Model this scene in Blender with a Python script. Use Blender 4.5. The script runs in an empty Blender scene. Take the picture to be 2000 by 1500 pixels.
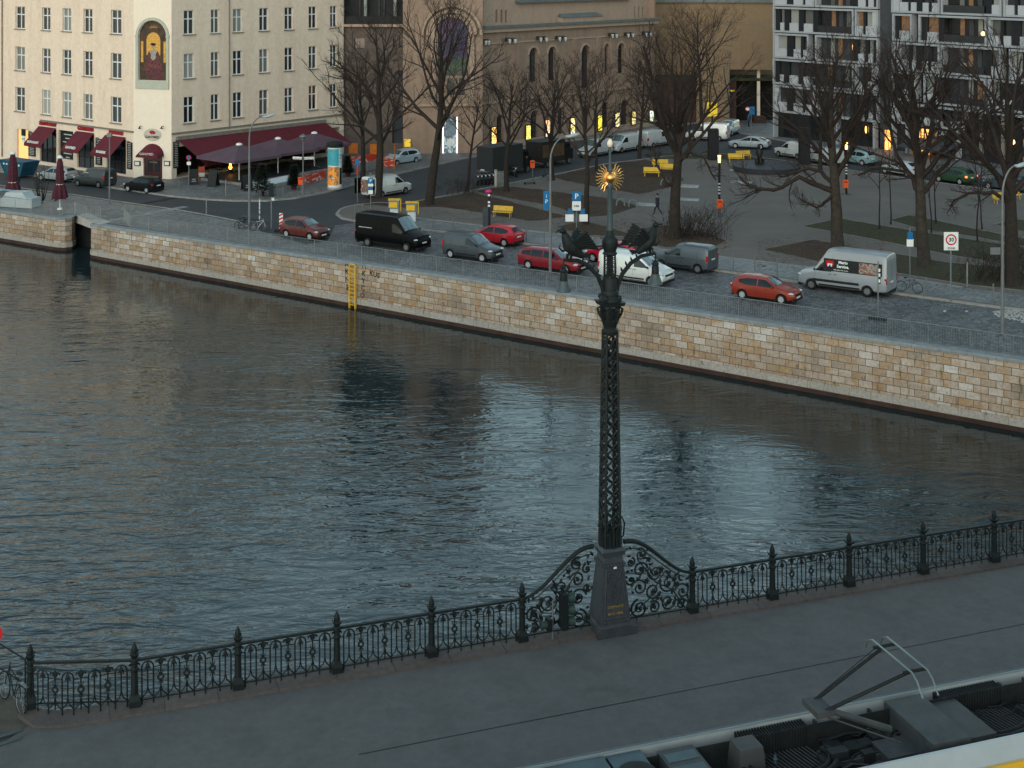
import bpy, bmesh, math, random
from mathutils import Vector as V, Matrix
from math import sin, cos, pi, radians as R, atan2, sqrt
sc = bpy.context.scene; WAVE = .72
# ---------------------------------------------------------------- camera, sky, sun, exposure
CZ, FX, YH = 18.7, 2700.0, -70.0            # eye height, focal length and horizon row for a 2000 px wide frame
cd = bpy.data.cameras.new('camera'); cam = bpy.data.objects.new('camera', cd); sc.collection.objects.link(cam)
cam.location = (0, 0, CZ); cam.rotation_euler = (R(90), 0, 0)
cd.lens = 48.6; cd.sensor_width = 36; cd.shift_y = -0.41; cd.clip_end = 2000; cd.clip_start = .5
sc.camera = cam
SUN_AZ, SUN_EL = R(200), R(22)               # compass style: 180 = straight behind the camera
w = bpy.data.worlds.new('World'); sc.world = w; w.use_nodes = True
nt = w.node_tree; bg = nt.nodes['Background']; sky = nt.nodes.new('ShaderNodeTexSky')
sky.sky_type = 'NISHITA'; sky.sun_disc = False; sky.sun_elevation = SUN_EL; sky.sun_rotation = SUN_AZ
sky.air_density = 1.4; sky.dust_density = .5; sky.ozone_density = 3
hs = nt.nodes.new('ShaderNodeHueSaturation'); hs.inputs['Saturation'].default_value = .55; hs.inputs['Hue'].default_value = .485
nt.links.new(sky.outputs[0], hs.inputs['Color']); tn = nt.nodes.new('ShaderNodeMixRGB'); tn.blend_type = 'MULTIPLY'; tn.inputs[0].default_value = 1; tn.inputs[2].default_value = (.89, 1.02, .97, 1)
nt.links.new(hs.outputs[0], tn.inputs[1]); nt.links.new(tn.outputs[0], bg.inputs[0]); bg.inputs[1].default_value = 0.15
sl = bpy.data.lights.new('sun', 'SUN'); so = bpy.data.objects.new('sun', sl); sc.collection.objects.link(so)
sl.energy = 0.58; sl.angle = R(60); sl.color = (1, .76, .58)
sd = V((sin(SUN_AZ) * cos(SUN_EL), cos(SUN_AZ) * cos(SUN_EL), sin(SUN_EL)))
so.rotation_euler = sd.to_track_quat('Z', 'Y').to_euler()
sc.view_settings.view_transform = 'Standard'; sc.view_settings.look = 'None'
sc.view_settings.exposure = 1.0; sc.view_settings.gamma = 1
# ---------------------------------------------------------------- helpers
C = sc.collection
def ray(px, py): return V(((px - 1000) / FX, 1, -(py - YH) / FX))
def P(px, py, z):                              # point of the horizontal plane z seen at a photo position
    r = ray(px, py); return V((0, 0, CZ)) + r * ((z - CZ) / r.z)
A0, BX, BY = .641, .01023, -.00711             # the gently sloping street
def gz(x, y): return A0 + BX * x + BY * y
def G(px, py, o=0.0):
    r = ray(px, py); t = (A0 + o - CZ) / (r.z - BX * r.x - BY * r.y); return V((0, 0, CZ)) + r * t
def D(px, py, Y): r = ray(px, py); return V((0, 0, CZ)) + r * Y
NRM = V((-BX, -BY, 1)).normalized()
WZ = -2.9
def tag(o, label=None, cat=None, group=None, kind=None):
    if label: o['label'] = label
    if cat: o['category'] = cat
    if group: o['group'] = group
    if kind: o['kind'] = kind
    return o
def thing(name, label, cat, loc=(0, 0, 0), rz=0, group=None):
    o = bpy.data.objects.new(name, None); C.objects.link(o); o.location = loc; o.rotation_euler = (0, 0, rz)
    o.empty_display_size = .3
    return tag(o, label, cat, group)
def copy_tree(o, parent=None):
    c = o.copy(); C.objects.link(c); c.parent = parent
    for ch in list(o.children): copy_tree(ch, c)
    return c
class MB:
    def __init__(s): s.v = []; s.f = []; s.uv = None
    def add(s, vs, fs):
        n = len(s.v); s.v += [tuple(p) for p in vs]; s.f += [tuple(i + n for i in f) for f in fs]; return s
    def box(s, c, d, rz=0, rx=0, ry=0, top=1.0, topy=None):
        topy = top if topy is None else topy
        M = Matrix.Translation(V(c)) @ Matrix.Rotation(rz, 4, 'Z') @ Matrix.Rotation(ry, 4, 'Y') @ Matrix.Rotation(rx, 4, 'X')
        vs = []
        for z in (-.5, .5):
            k = 1 if z < 0 else top; k2 = 1 if z < 0 else topy
            for x, y in ((-.5, -.5), (.5, -.5), (.5, .5), (-.5, .5)): vs.append(M @ V((x * d[0] * k, y * d[1] * k2, z * d[2])))
        return s.add(vs, [(3, 2, 1, 0), (4, 5, 6, 7), (0, 1, 5, 4), (1, 2, 6, 5), (2, 3, 7, 6), (3, 0, 4, 7)])
    def tube(s, pts, r, n=8, cap=True):
        pts = [V(p) for p in pts]; k = len(pts); rs = r if isinstance(r, (list, tuple)) else [r] * k
        vs = []; up = None
        for i, p in enumerate(pts):
            t = (pts[min(i + 1, k - 1)] - pts[max(i - 1, 0)])
            t = t.normalized() if t.length > 1e-9 else V((0, 0, 1))
            if up is None: a = V((0, 0, 1)) if abs(t.z) < .9 else V((1, 0, 0)); up = t.cross(a).normalized()
            up = (up - t * up.dot(t)); up = up.normalized() if up.length > 1e-6 else V((1, 0, 0)); b = t.cross(up)
            for j in range(n):
                an = 2 * pi * j / n; vs.append(p + (up * cos(an) + b * sin(an)) * rs[i])
        fs = [(i * n + j, i * n + (j + 1) % n, (i + 1) * n + (j + 1) % n, (i + 1) * n + j) for i in range(k - 1) for j in range(n)]
        if cap: fs += [tuple(range(n))[::-1], tuple(range((k - 1) * n, k * n))]
        return s.add(vs, fs)
    def lathe(s, prof, c=(0, 0, 0), n=16, a0=0, sx=1, sy=1, M=None, cap=True):
        vs = []; k = len(prof); M = M or Matrix.Identity(4); c = V(c)
        for r, z in prof:
            for j in range(n):
                an = a0 + 2 * pi * j / n; vs.append(c + M @ V((r * cos(an) * sx, r * sin(an) * sy, z)))
        fs = [(i * n + j, i * n + (j + 1) % n, (i + 1) * n + (j + 1) % n, (i + 1) * n + j) for i in range(k - 1) for j in range(n)]
        if cap: fs += [tuple(range(n))[::-1], tuple(range((k - 1) * n, k * n))]
        return s.add(vs, fs)
    def ball(s, c, d, n=12, m=7, M=None):
        d = (d, d, d) if isinstance(d, (int, float)) else d; M = M or Matrix.Identity(4); c = V(c); vs = []
        for i in range(1, m):
            t = pi * i / m
            for j in range(n):
                a = 2 * pi * j / n; vs.append(c + M @ V((d[0] * sin(t) * cos(a), d[1] * sin(t) * sin(a), -d[2] * cos(t))))
        b = len(vs); vs += [c + M @ V((0, 0, -d[2])), c + M @ V((0, 0, d[2]))]
        fs = [(i * n + j, i * n + (j + 1) % n, (i + 1) * n + (j + 1) % n, (i + 1) * n + j) for i in range(m - 2) for j in range(n)]
        fs += [(b, (j + 1) % n, j) for j in range(n)] + [(b + 1, (m - 2) * n + j, (m - 2) * n + (j + 1) % n) for j in range(n)]
        return s.add(vs, fs)
    def prism(s, poly, off):                   # planar polygon (3-D points) extruded by a vector
        n = len(poly); off = V(off); vs = [V(p) for p in poly] + [V(p) + off for p in poly]
        return s.add(vs, [tuple(range(n))[::-1], tuple(range(n, 2 * n))] + [(i, (i + 1) % n, (i + 1) % n + n, i + n) for i in range(n)])
    def cyl(s, a, b, r, n=12): return s.tube([a, b], r, n)
    def build(s, name, mat, parent=None, smooth=True, ang=38, fix=True):
        me = bpy.data.meshes.new(name); me.from_pydata(s.v, [], s.f); me.update()
        if fix:
            bm = bmesh.new(); bm.from_mesh(me); bmesh.ops.recalc_face_normals(bm, faces=bm.faces); bm.to_mesh(me); bm.free()
        if s.uv:
            l = me.uv_layers.new(name='UVMap')
            for lp in me.loops: l.data[lp.index].uv = s.uv[lp.vertex_index]
        if smooth:
            me.shade_smooth(); me.set_sharp_from_angle(angle=R(ang))
        me.materials.append(mat); o = bpy.data.objects.new(name, me); C.objects.link(o); o.parent = parent
        return o
def text_part(txt, size, M, mat, parent, name='lettering', align='CENTER', ext=.004, bold=0.0):
    cu = bpy.data.curves.new(name, 'FONT'); cu.body = txt; cu.size = size; cu.extrude = ext; cu.align_x = align; cu.align_y = 'CENTER'; cu.offset = bold
    cu.resolution_u = 2
    t = bpy.data.objects.new(name, cu); C.objects.link(t); bpy.context.view_layer.update()
    me = bpy.data.meshes.new_from_object(t.evaluated_get(bpy.context.evaluated_depsgraph_get()))
    bpy.data.objects.remove(t); bpy.data.curves.remove(cu)
    me.materials.clear(); me.materials.append(mat); me.transform(M)
    o = bpy.data.objects.new(name, me); C.objects.link(o); o.parent = parent; return o
# ---------------------------------------------------------------- materials
def nodes(name):
    m = bpy.data.materials.new(name); m.use_nodes = True; n = m.node_tree
    return m, n, n.nodes['Principled BSDF'], n.links
def mk(name, col, rough=.6, metal=0.0, var=.12, scale=3.0, bump=0.0, bscale=None, spec=None, coat=0.0, em=None, es=0.0, dirt=0.0, dcol=(.05, .045, .04), alpha=1, trans=0):
    m, n, b, l = nodes(name); col = tuple(c * .78 for c in col); spec = spec if spec is not None else (.5 if rough < .45 else .15)
    b.inputs['Roughness'].default_value = rough; b.inputs['Metallic'].default_value = metal
    b.inputs['Specular IOR Level'].default_value = spec; b.inputs['Coat Weight'].default_value = coat; b.inputs['Coat Roughness'].default_value = .06
    b.inputs['Transmission Weight'].default_value = trans
    if em: b.inputs['Emission Color'].default_value = (*em, 1); b.inputs['Emission Strength'].default_value = es
    tc = n.nodes.new('ShaderNodeTexCoord'); nz = n.nodes.new('ShaderNodeTexNoise')
    nz.inputs['Scale'].default_value = scale; nz.inputs['Detail'].default_value = 6; nz.inputs['Roughness'].default_value = .65
    l.new(tc.outputs['Object'], nz.inputs['Vector'])
    cr = n.nodes.new('ShaderNodeValToRGB'); e = cr.color_ramp.elements
    e[0].position = .3; e[1].position = .7
    e[0].color = (*[max(0, c * (1 - var)) for c in col], 1); e[1].color = (*[min(1, c * (1 + var)) for c in col], 1)
    l.new(nz.outputs['Fac'], cr.inputs[0]); out = cr.outputs[0]
    if dirt > 0:
        n2 = n.nodes.new('ShaderNodeTexNoise'); n2.inputs['Scale'].default_value = scale * .23; n2.inputs['Detail'].default_value = 8; n2.inputs['Roughness'].default_value = .72
        l.new(tc.outputs['Object'], n2.inputs['Vector'])
        c2 = n.nodes.new('ShaderNodeValToRGB'); c2.color_ramp.elements[0].position = .45; c2.color_ramp.elements[1].position = .72
        c2.color_ramp.elements[1].color = (dirt, dirt, dirt, 1); l.new(n2.outputs['Fac'], c2.inputs[0])
        mx = n.nodes.new('ShaderNodeMixRGB'); mx.inputs[2].default_value = (*dcol, 1); l.new(c2.outputs[0], mx.inputs[0]); l.new(out, mx.inputs[1]); out = mx.outputs[0]
    l.new(out, b.inputs['Base Color'])
    if bump:
        n3 = n.nodes.new('ShaderNodeTexNoise'); n3.inputs['Scale'].default_value = bscale or scale * 6; n3.inputs['Detail'].default_value = 5
        l.new(tc.outputs['Object'], n3.inputs['Vector']); bp = n.nodes.new('ShaderNodeBump'); bp.inputs['Strength'].default_value = bump; bp.inputs['Distance'].default_value = .02
        l.new(n3.outputs['Fac'], bp.inputs['Height']); l.new(bp.outputs[0], b.inputs['Normal'])
    return m
def cobble(name, c1, c2, sx, sy, joint=.35, bump=.6, ang=0.0, arc=False):
    m, n, b, l = nodes(name); b.inputs['Roughness'].default_value = .62
    tc = n.nodes.new('ShaderNodeTexCoord'); mp = n.nodes.new('ShaderNodeMapping'); mp.inputs['Rotation'].default_value = (0, 0, ang)
    mp.inputs['Scale'].default_value = (1 / sx, 1 / sy, 1); l.new(tc.outputs['Object'], mp.inputs['Vector']); vec = mp.outputs[0]
    if arc:                                    # segmental arcs: bend the rows with a sine of the other coordinate
        sp = n.nodes.new('ShaderNodeSeparateXYZ'); l.new(vec, sp.inputs[0])
        mm = n.nodes.new('ShaderNodeMath'); mm.operation = 'PINGPONG'; mm.inputs[1].default_value = 4.5; l.new(sp.outputs['X'], mm.inputs[0])
        m2 = n.nodes.new('ShaderNodeMath'); m2.operation = 'MULTIPLY'; l.new(mm.outputs[0], m2.inputs[0]); l.new(mm.outputs[0], m2.inputs[1])
        m3 = n.nodes.new('ShaderNodeMath'); m3.operation = 'MULTIPLY_ADD'; m3.inputs[1].default_value = .14; l.new(m2.outputs[0], m3.inputs[0]); l.new(sp.outputs['Y'], m3.inputs[2])
        cb = n.nodes.new('ShaderNodeCombineXYZ'); l.new(sp.outputs['X'], cb.inputs[0]); l.new(m3.outputs[0], cb.inputs[1]); vec = cb.outputs[0]
    vo = n.nodes.new('ShaderNodeTexVoronoi'); vo.inputs['Scale'].default_value = 1; vo.inputs['Randomness'].default_value = .45; l.new(vec, vo.inputs['Vector'])
    v2 = n.nodes.new('ShaderNodeTexVoronoi'); v2.feature = 'DISTANCE_TO_EDGE'; v2.inputs['Scale'].default_value = 1; v2.inputs['Randomness'].default_value = .45; l.new(vec, v2.inputs['Vector'])
    rm = n.nodes.new('ShaderNodeMapRange'); rm.inputs['From Max'].default_value = .14; l.new(v2.outputs['Distance'], rm.inputs['Value'])
    sp2 = n.nodes.new('ShaderNodeSeparateColor'); l.new(vo.outputs['Color'], sp2.inputs[0])
    mx = n.nodes.new('ShaderNodeMixRGB'); mx.inputs[1].default_value = (*c1, 1); mx.inputs[2].default_value = (*c2, 1); l.new(sp2.outputs[0], mx.inputs[0])
    mj = n.nodes.new('ShaderNodeMixRGB'); mj.inputs[1].default_value = (*[x * joint for x in c1], 1); l.new(rm.outputs[0], mj.inputs[0]); l.new(mx.outputs[0], mj.inputs[2])
    n2 = n.nodes.new('ShaderNodeTexNoise'); n2.inputs['Scale'].default_value = .35; n2.inputs['Detail'].default_value = 7; l.new(tc.outputs['Object'], n2.inputs['Vector'])
    r2 = n.nodes.new('ShaderNodeMapRange'); r2.inputs['From Min'].default_value = .3; r2.inputs['From Max'].default_value = .7; r2.inputs['To Min'].default_value = .72; r2.inputs['To Max'].default_value = 1.2; l.new(n2.outputs['Fac'], r2.inputs['Value'])
    ml = n.nodes.new('ShaderNodeMixRGB'); ml.blend_type = 'MULTIPLY'; ml.inputs[0].default_value = 1; l.new(mj.outputs[0], ml.inputs[1]); l.new(r2.outputs[0], ml.inputs[2])
    l.new(ml.outputs[0], b.inputs['Base Color'])
    bp = n.nodes.new('ShaderNodeBump'); bp.inputs['Strength'].default_value = bump; bp.inputs['Distance'].default_value = .02; l.new(rm.outputs[0], bp.inputs['Height']); l.new(bp.outputs[0], b.inputs['Normal'])
    return m
def ramp(n, l, src, stops):
    cr = n.nodes.new('ShaderNodeValToRGB'); cr.color_ramp.interpolation = 'LINEAR'
    while len(cr.color_ramp.elements) < len(stops): cr.color_ramp.elements.new(.5)
    for e, (p, c) in zip(cr.color_ramp.elements, stops): e.position = p; e.color = (*c, 1)
    l.new(src, cr.inputs[0]); return cr.outputs[0]
def ashlar(name, bw, bh, stops, joint=(.12, .1, .085), stain=.7, mort=.012, moss=True):
    m, n, b, l = nodes(name); b.inputs['Roughness'].default_value = .85; b.inputs['Specular IOR Level'].default_value = .2
    uv = n.nodes.new('ShaderNodeUVMap'); br = n.nodes.new('ShaderNodeTexBrick')
    br.inputs['Color1'].default_value = (0, 0, 0, 1); br.inputs['Color2'].default_value = (1, 1, 1, 1); br.inputs['Mortar'].default_value = (.5, .5, .5, 1)
    br.inputs['Scale'].default_value = 1; br.inputs['Brick Width'].default_value = bw; br.inputs['Row Height'].default_value = bh; br.inputs['Mortar Size'].default_value = mort; br.inputs['Mortar Smooth'].default_value = .3
    l.new(uv.outputs[0], br.inputs['Vector'])
    # patches of cleaner and browner stone on top of the per-block draw
    nz = n.nodes.new('ShaderNodeTexNoise'); nz.inputs['Scale'].default_value = .22; nz.inputs['Detail'].default_value = 4; l.new(uv.outputs[0], nz.inputs['Vector'])
    ad = n.nodes.new('ShaderNodeMath'); ad.operation = 'MULTIPLY_ADD'; ad.inputs[1].default_value = 1.45; l.new(nz.outputs['Fac'], ad.inputs[0])
    a2 = n.nodes.new('ShaderNodeMath'); a2.operation = 'MULTIPLY_ADD'; a2.inputs[1].default_value = .42; a2.inputs[2].default_value = -.38; l.new(br.outputs['Color'], a2.inputs[0]); l.new(a2.outputs[0], ad.inputs[2])
    col = ramp(n, l, ad.outputs[0], stops)
    fn = n.nodes.new('ShaderNodeTexNoise'); fn.inputs['Scale'].default_value = 7; fn.inputs['Detail'].default_value = 8; l.new(uv.outputs[0], fn.inputs['Vector'])
    fr = n.nodes.new('ShaderNodeMapRange'); fr.inputs['From Min'].default_value = .3; fr.inputs['From Max'].default_value = .7; fr.inputs['To Min'].default_value = .78; fr.inputs['To Max'].default_value = 1.15; l.new(fn.outputs['Fac'], fr.inputs['Value'])
    ml = n.nodes.new('ShaderNodeMixRGB'); ml.blend_type = 'MULTIPLY'; ml.inputs[0].default_value = 1; l.new(col, ml.inputs[1]); l.new(fr.outputs[0], ml.inputs[2]); out = ml.outputs[0]
    if stain:
        mp = n.nodes.new('ShaderNodeMapping'); mp.inputs['Scale'].default_value = (2.6, .5, 1); l.new(uv.outputs[0], mp.inputs['Vector'])
        sn = n.nodes.new('ShaderNodeTexNoise'); sn.inputs['Scale'].default_value = 1.5; sn.inputs['Detail'].default_value = 5; sn.inputs['Roughness'].default_value = .6; l.new(mp.outputs[0], sn.inputs['Vector'])
        sr = n.nodes.new('ShaderNodeMapRange'); sr.inputs['From Min'].default_value = .6; sr.inputs['From Max'].default_value = .72; sr.inputs['To Max'].default_value = stain; l.new(sn.outputs['Fac'], sr.inputs['Value'])
        mx = n.nodes.new('ShaderNodeMixRGB'); mx.inputs[2].default_value = (.075, .06, .022, 1) if moss else (.12, .1, .08, 1); l.new(sr.outputs[0], mx.inputs[0]); l.new(out, mx.inputs[1]); out = mx.outputs[0]
    if moss:                                    # the lower courses are browner, with dark green runs starting half way up
        sp = n.nodes.new('ShaderNodeSeparateXYZ'); l.new(uv.outputs[0], sp.inputs[0])
        zz = n.nodes.new('ShaderNodeMapRange'); zz.inputs['From Min'].default_value = -.75; zz.inputs['From Max'].default_value = -1.7; zz.inputs['To Max'].default_value = .62; l.new(sp.outputs['Y'], zz.inputs['Value'])
        q1 = n.nodes.new('ShaderNodeMath'); q1.operation = 'MULTIPLY'; l.new(zz.outputs[0], q1.inputs[0]); l.new(nz.outputs['Fac'], q1.inputs[1])
        m5 = n.nodes.new('ShaderNodeMixRGB'); m5.blend_type = 'MULTIPLY'; m5.inputs[2].default_value = (.62, .45, .3, 1); l.new(q1.outputs[0], m5.inputs[0]); l.new(out, m5.inputs[1])
        mp2 = n.nodes.new('ShaderNodeMapping'); mp2.inputs['Scale'].default_value = (1.9, .75, 1); l.new(uv.outputs[0], mp2.inputs['Vector'])
        n6 = n.nodes.new('ShaderNodeTexNoise'); n6.inputs['Scale'].default_value = 2.1; n6.inputs['Detail'].default_value = 3; l.new(mp2.outputs[0], n6.inputs['Vector'])
        r6 = n.nodes.new('ShaderNodeMapRange'); r6.inputs['From Min'].default_value = .63; r6.inputs['From Max'].default_value = .7; r6.inputs['To Max'].default_value = .9; l.new(n6.outputs['Fac'], r6.inputs['Value'])
        q2 = n.nodes.new('ShaderNodeMath'); q2.operation = 'MULTIPLY'; q2.use_clamp = True; l.new(zz.outputs[0], q2.inputs[0]); l.new(r6.outputs[0], q2.inputs[1])
        m6 = n.nodes.new('ShaderNodeMixRGB'); m6.inputs[2].default_value = (.03, .03, .015, 1); l.new(q2.outputs[0], m6.inputs[0]); l.new(m5.outputs[0], m6.inputs[1]); out = m6.outputs[0]
    mj = n.nodes.new('ShaderNodeMixRGB'); mj.inputs[2].default_value = (*joint, 1); l.new(br.outputs['Fac'], mj.inputs[0]); l.new(out, mj.inputs[1])
    l.new(mj.outputs[0], b.inputs['Base Color'])
    bp = n.nodes.new('ShaderNodeBump'); bp.invert = True; bp.inputs['Strength'].default_value = .5; bp.inputs['Distance'].default_value = .02; l.new(br.outputs['Fac'], bp.inputs['Height']); l.new(bp.outputs[0], b.inputs['Normal'])
    return m
def plaster(name, col, var=.07, streak=.25, scol=(.33, .22, .15)):
    m, n, b, l = nodes(name); b.inputs['Roughness'].default_value = .9; b.inputs['Specular IOR Level'].default_value = .2
    tc = n.nodes.new('ShaderNodeTexCoord'); nz = n.nodes.new('ShaderNodeTexNoise'); nz.inputs['Scale'].default_value = 2.6; nz.inputs['Detail'].default_value = 9; nz.inputs['Roughness'].default_value = .7
    l.new(tc.outputs['Object'], nz.inputs['Vector'])
    c = ramp(n, l, nz.outputs['Fac'], [(.3, tuple(x * (1 - var) for x in col)), (.7, tuple(min(1, x * (1 + var)) for x in col))])
    mp = n.nodes.new('ShaderNodeMapping'); mp.inputs['Scale'].default_value = (1.1, 1.1, .16); l.new(tc.outputs['Object'], mp.inputs['Vector'])
    n2 = n.nodes.new('ShaderNodeTexNoise'); n2.inputs['Scale'].default_value = .9; n2.inputs['Detail'].default_value = 7; n2.inputs['Roughness'].default_value = .62; l.new(mp.outputs[0], n2.inputs['Vector'])
    r = n.nodes.new('ShaderNodeMapRange'); r.inputs['From Min'].default_value = .45; r.inputs['From Max'].default_value = .8; r.inputs['To Max'].default_value = streak; l.new(n2.outputs['Fac'], r.inputs['Value'])
    mx = n.nodes.new('ShaderNodeMixRGB'); mx.inputs[2].default_value = (*scol, 1); l.new(r.outputs[0], mx.inputs[0]); l.new(c, mx.inputs[1]); l.new(mx.outputs[0], b.inputs['Base Color'])
    n3 = n.nodes.new('ShaderNodeTexNoise'); n3.inputs['Scale'].default_value = 9; n3.inputs['Detail'].default_value = 6; l.new(tc.outputs['Object'], n3.inputs['Vector'])
    bp = n.nodes.new('ShaderNodeBump'); bp.inputs['Strength'].default_value = .25; bp.inputs['Distance'].default_value = .03; l.new(n3.outputs['Fac'], bp.inputs['Height']); l.new(bp.outputs[0], b.inputs['Normal'])
    return m
def splotch(name, cols, scale=6, em=0.0, axis=(1, 1, 1)):        # posters and lit displays: big irregular patches of colour
    m, n, b, l = nodes(name); b.inputs['Roughness'].default_value = .35
    tc = n.nodes.new('ShaderNodeTexCoord'); mp = n.nodes.new('ShaderNodeMapping'); mp.inputs['Scale'].default_value = axis; l.new(tc.outputs['Object'], mp.inputs['Vector'])
    nz = n.nodes.new('ShaderNodeTexNoise'); nz.inputs['Scale'].default_value = scale; nz.inputs['Detail'].default_value = 3; nz.inputs['Distortion'].default_value = 1.2; l.new(mp.outputs[0], nz.inputs['Vector'])
    k = len(cols); c = ramp(n, l, nz.outputs['Fac'], [(.32 + .36 * i / (k - 1), cols[i]) for i in range(k)])
    l.new(c, b.inputs['Base Color'])
    if em: l.new(c, b.inputs['Emission Color']); b.inputs['Emission Strength'].default_value = em
    return m
def soil(name, a, b2, c3, s=1.0):
    m, n, b, l = nodes(name); b.inputs['Roughness'].default_value = .95; b.inputs['Specular IOR Level'].default_value = .15
    tc = n.nodes.new('ShaderNodeTexCoord'); nz = n.nodes.new('ShaderNodeTexNoise'); nz.inputs['Scale'].default_value = .33 * s; nz.inputs['Detail'].default_value = 6; nz.inputs['Roughness'].default_value = .7; l.new(tc.outputs['Object'], nz.inputs['Vector'])
    c = ramp(n, l, nz.outputs['Fac'], [(.36, a), (.5, b2), (.64, c3)])
    n2 = n.nodes.new('ShaderNodeTexNoise'); n2.inputs['Scale'].default_value = 5; n2.inputs['Detail'].default_value = 8; n2.inputs['Roughness'].default_value = .8; l.new(tc.outputs['Object'], n2.inputs['Vector'])
    r = n.nodes.new('ShaderNodeMapRange'); r.inputs['From Min'].default_value = .3; r.inputs['From Max'].default_value = .7; r.inputs['To Min'].default_value = .5; r.inputs['To Max'].default_value = 1.6; l.new(n2.outputs['Fac'], r.inputs['Value'])
    ml = n.nodes.new('ShaderNodeMixRGB'); ml.blend_type = 'MULTIPLY'; ml.inputs[0].default_value = 1; l.new(c, ml.inputs[1]); l.new(r.outputs[0], ml.inputs[2])
    n4 = n.nodes.new('ShaderNodeTexNoise'); n4.inputs['Scale'].default_value = 13; n4.inputs['Detail'].default_value = 3; l.new(tc.outputs['Object'], n4.inputs['Vector'])
    r4 = n.nodes.new('ShaderNodeMapRange'); r4.inputs['From Min'].default_value = .68; r4.inputs['From Max'].default_value = .72; l.new(n4.outputs['Fac'], r4.inputs['Value'])
    mx = n.nodes.new('ShaderNodeMixRGB'); mx.inputs[2].default_value = (.17, .11, .07, 1); l.new(r4.outputs[0], mx.inputs[0]); l.new(ml.outputs[0], mx.inputs[1])
    l.new(mx.outputs[0], b.inputs['Base Color'])
    bp = n.nodes.new('ShaderNodeBump'); bp.inputs['Strength'].default_value = .8; bp.inputs['Distance'].default_value = .06; l.new(n2.outputs['Fac'], bp.inputs['Height']); l.new(bp.outputs[0], b.inputs['Normal'])
    return m
def water_mat():
    m, n, b, l = nodes('water'); b.inputs['Base Color'].default_value = (.009, .017, .019, 1); b.inputs['Roughness'].default_value = .02; b.inputs['IOR'].default_value = 1.333; b.inputs['Specular IOR Level'].default_value = .5
    tc = n.nodes.new('ShaderNodeTexCoord')
    def wave(sx, sy, ang, det, dist=0.0, rough=.5):
        mp = n.nodes.new('ShaderNodeMapping'); mp.inputs['Rotation'].default_value = (0, 0, R(ang)); mp.inputs['Scale'].default_value = (sx, sy, 1); l.new(tc.outputs['Object'], mp.inputs['Vector'])
        z = n.nodes.new('ShaderNodeTexNoise'); z.inputs['Scale'].default_value = 1; z.inputs['Detail'].default_value = det; z.inputs['Roughness'].default_value = rough; z.inputs['Distortion'].default_value = dist; l.new(mp.outputs[0], z.inputs['Vector']); return z.outputs['Fac']
    def madd(a, k, c=None):
        q = n.nodes.new('ShaderNodeMath'); q.operation = 'MULTIPLY_ADD' if c is not None else 'MULTIPLY'; q.inputs[1].default_value = k; l.new(a, q.inputs[0])
        if c is not None: l.new(c, q.inputs[2])
        return q.outputs[0]
    h = madd(wave(.34, .95, -8, 2, .9), .62, madd(wave(1.15, 2.6, -17, 2, 1.3), .21, madd(wave(3.6, 7, 12, 1, .4), .02)))
    # calm and ruffled areas
    pt = n.nodes.new('ShaderNodeMapRange'); pt.inputs['From Min'].default_value = .38; pt.inputs['From Max'].default_value = .62; pt.inputs['To Min'].default_value = .3; pt.inputs['To Max'].default_value = 1.1
    l.new(wave(.05, .09, 20, 2), pt.inputs['Value'])
    q = n.nodes.new('ShaderNodeMath'); q.operation = 'MULTIPLY'; l.new(h, q.inputs[0]); l.new(pt.outputs[0], q.inputs[1])
    sp = n.nodes.new('ShaderNodeSeparateXYZ'); l.new(tc.outputs['Object'], sp.inputs[0])      # calmer in the lee of the quay wall
    d1 = n.nodes.new('ShaderNodeMath'); d1.operation = 'MULTIPLY'; d1.inputs[1].default_value = .57045; l.new(sp.outputs['X'], d1.inputs[0])
    d2 = n.nodes.new('ShaderNodeMath'); d2.operation = 'MULTIPLY_ADD'; d2.inputs[1].default_value = .82133; l.new(sp.outputs['Y'], d2.inputs[0]); l.new(d1.outputs[0], d2.inputs[2])
    lee = n.nodes.new('ShaderNodeMapRange'); lee.interpolation_type = 'SMOOTHSTEP'; lee.inputs['From Min'].default_value = 66.5; lee.inputs['From Max'].default_value = 50; lee.inputs['To Min'].default_value = .22; lee.inputs['To Max'].default_value = 1.0; l.new(d2.outputs[0], lee.inputs['Value'])
    qq = n.nodes.new('ShaderNodeMath'); qq.operation = 'MULTIPLY'; l.new(q.outputs[0], qq.inputs[0]); l.new(lee.outputs[0], qq.inputs[1]); q = qq
    bp = n.nodes.new('ShaderNodeBump'); bp.inputs['Strength'].default_value = WAVE; bp.inputs['Distance'].default_value = .3; l.new(q.outputs[0], bp.inputs['Height']); l.new(bp.outputs[0], b.inputs['Normal'])
    return m
M = {}
M['asphalt'] = mk('asphalt', (.05, .053, .058), .75, var=.16, scale=.5, bump=.5, bscale=30, dirt=.45, dcol=(.04, .04, .043))
M['pave'] = cobble('paving', (.1, .102, .102), (.165, .168, .168), .34, .34, .6, .3, .6)
M['gravel'] = mk('plaza_gravel', (.145, .127, .115), .9, var=.14, scale=.3, bump=.6, bscale=22, dirt=.45, dcol=(.1, .092, .085))
M['kerb'] = mk('kerb_granite', (.26, .24, .22), .8, var=.25, scale=2.2, bump=.3)
M['cobble'] = cobble('cobblestones', (.045, .047, .05), (.15, .15, .155), .23, .2, .2, 1.0, -.6, True)
M['soil'] = soil('leafy_soil', (.035, .021, .016), (.05, .032, .023), (.036, .033, .022))
M['lawn'] = soil('winter_lawn', (.038, .032, .02), (.036, .037, .019), (.045, .036, .024))
M['deck'] = mk('bridge_asphalt', (.104, .104, .104), .8, var=.1, scale=4.5, bump=.7, bscale=70, dirt=.5, dcol=(.045, .044, .044))
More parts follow.
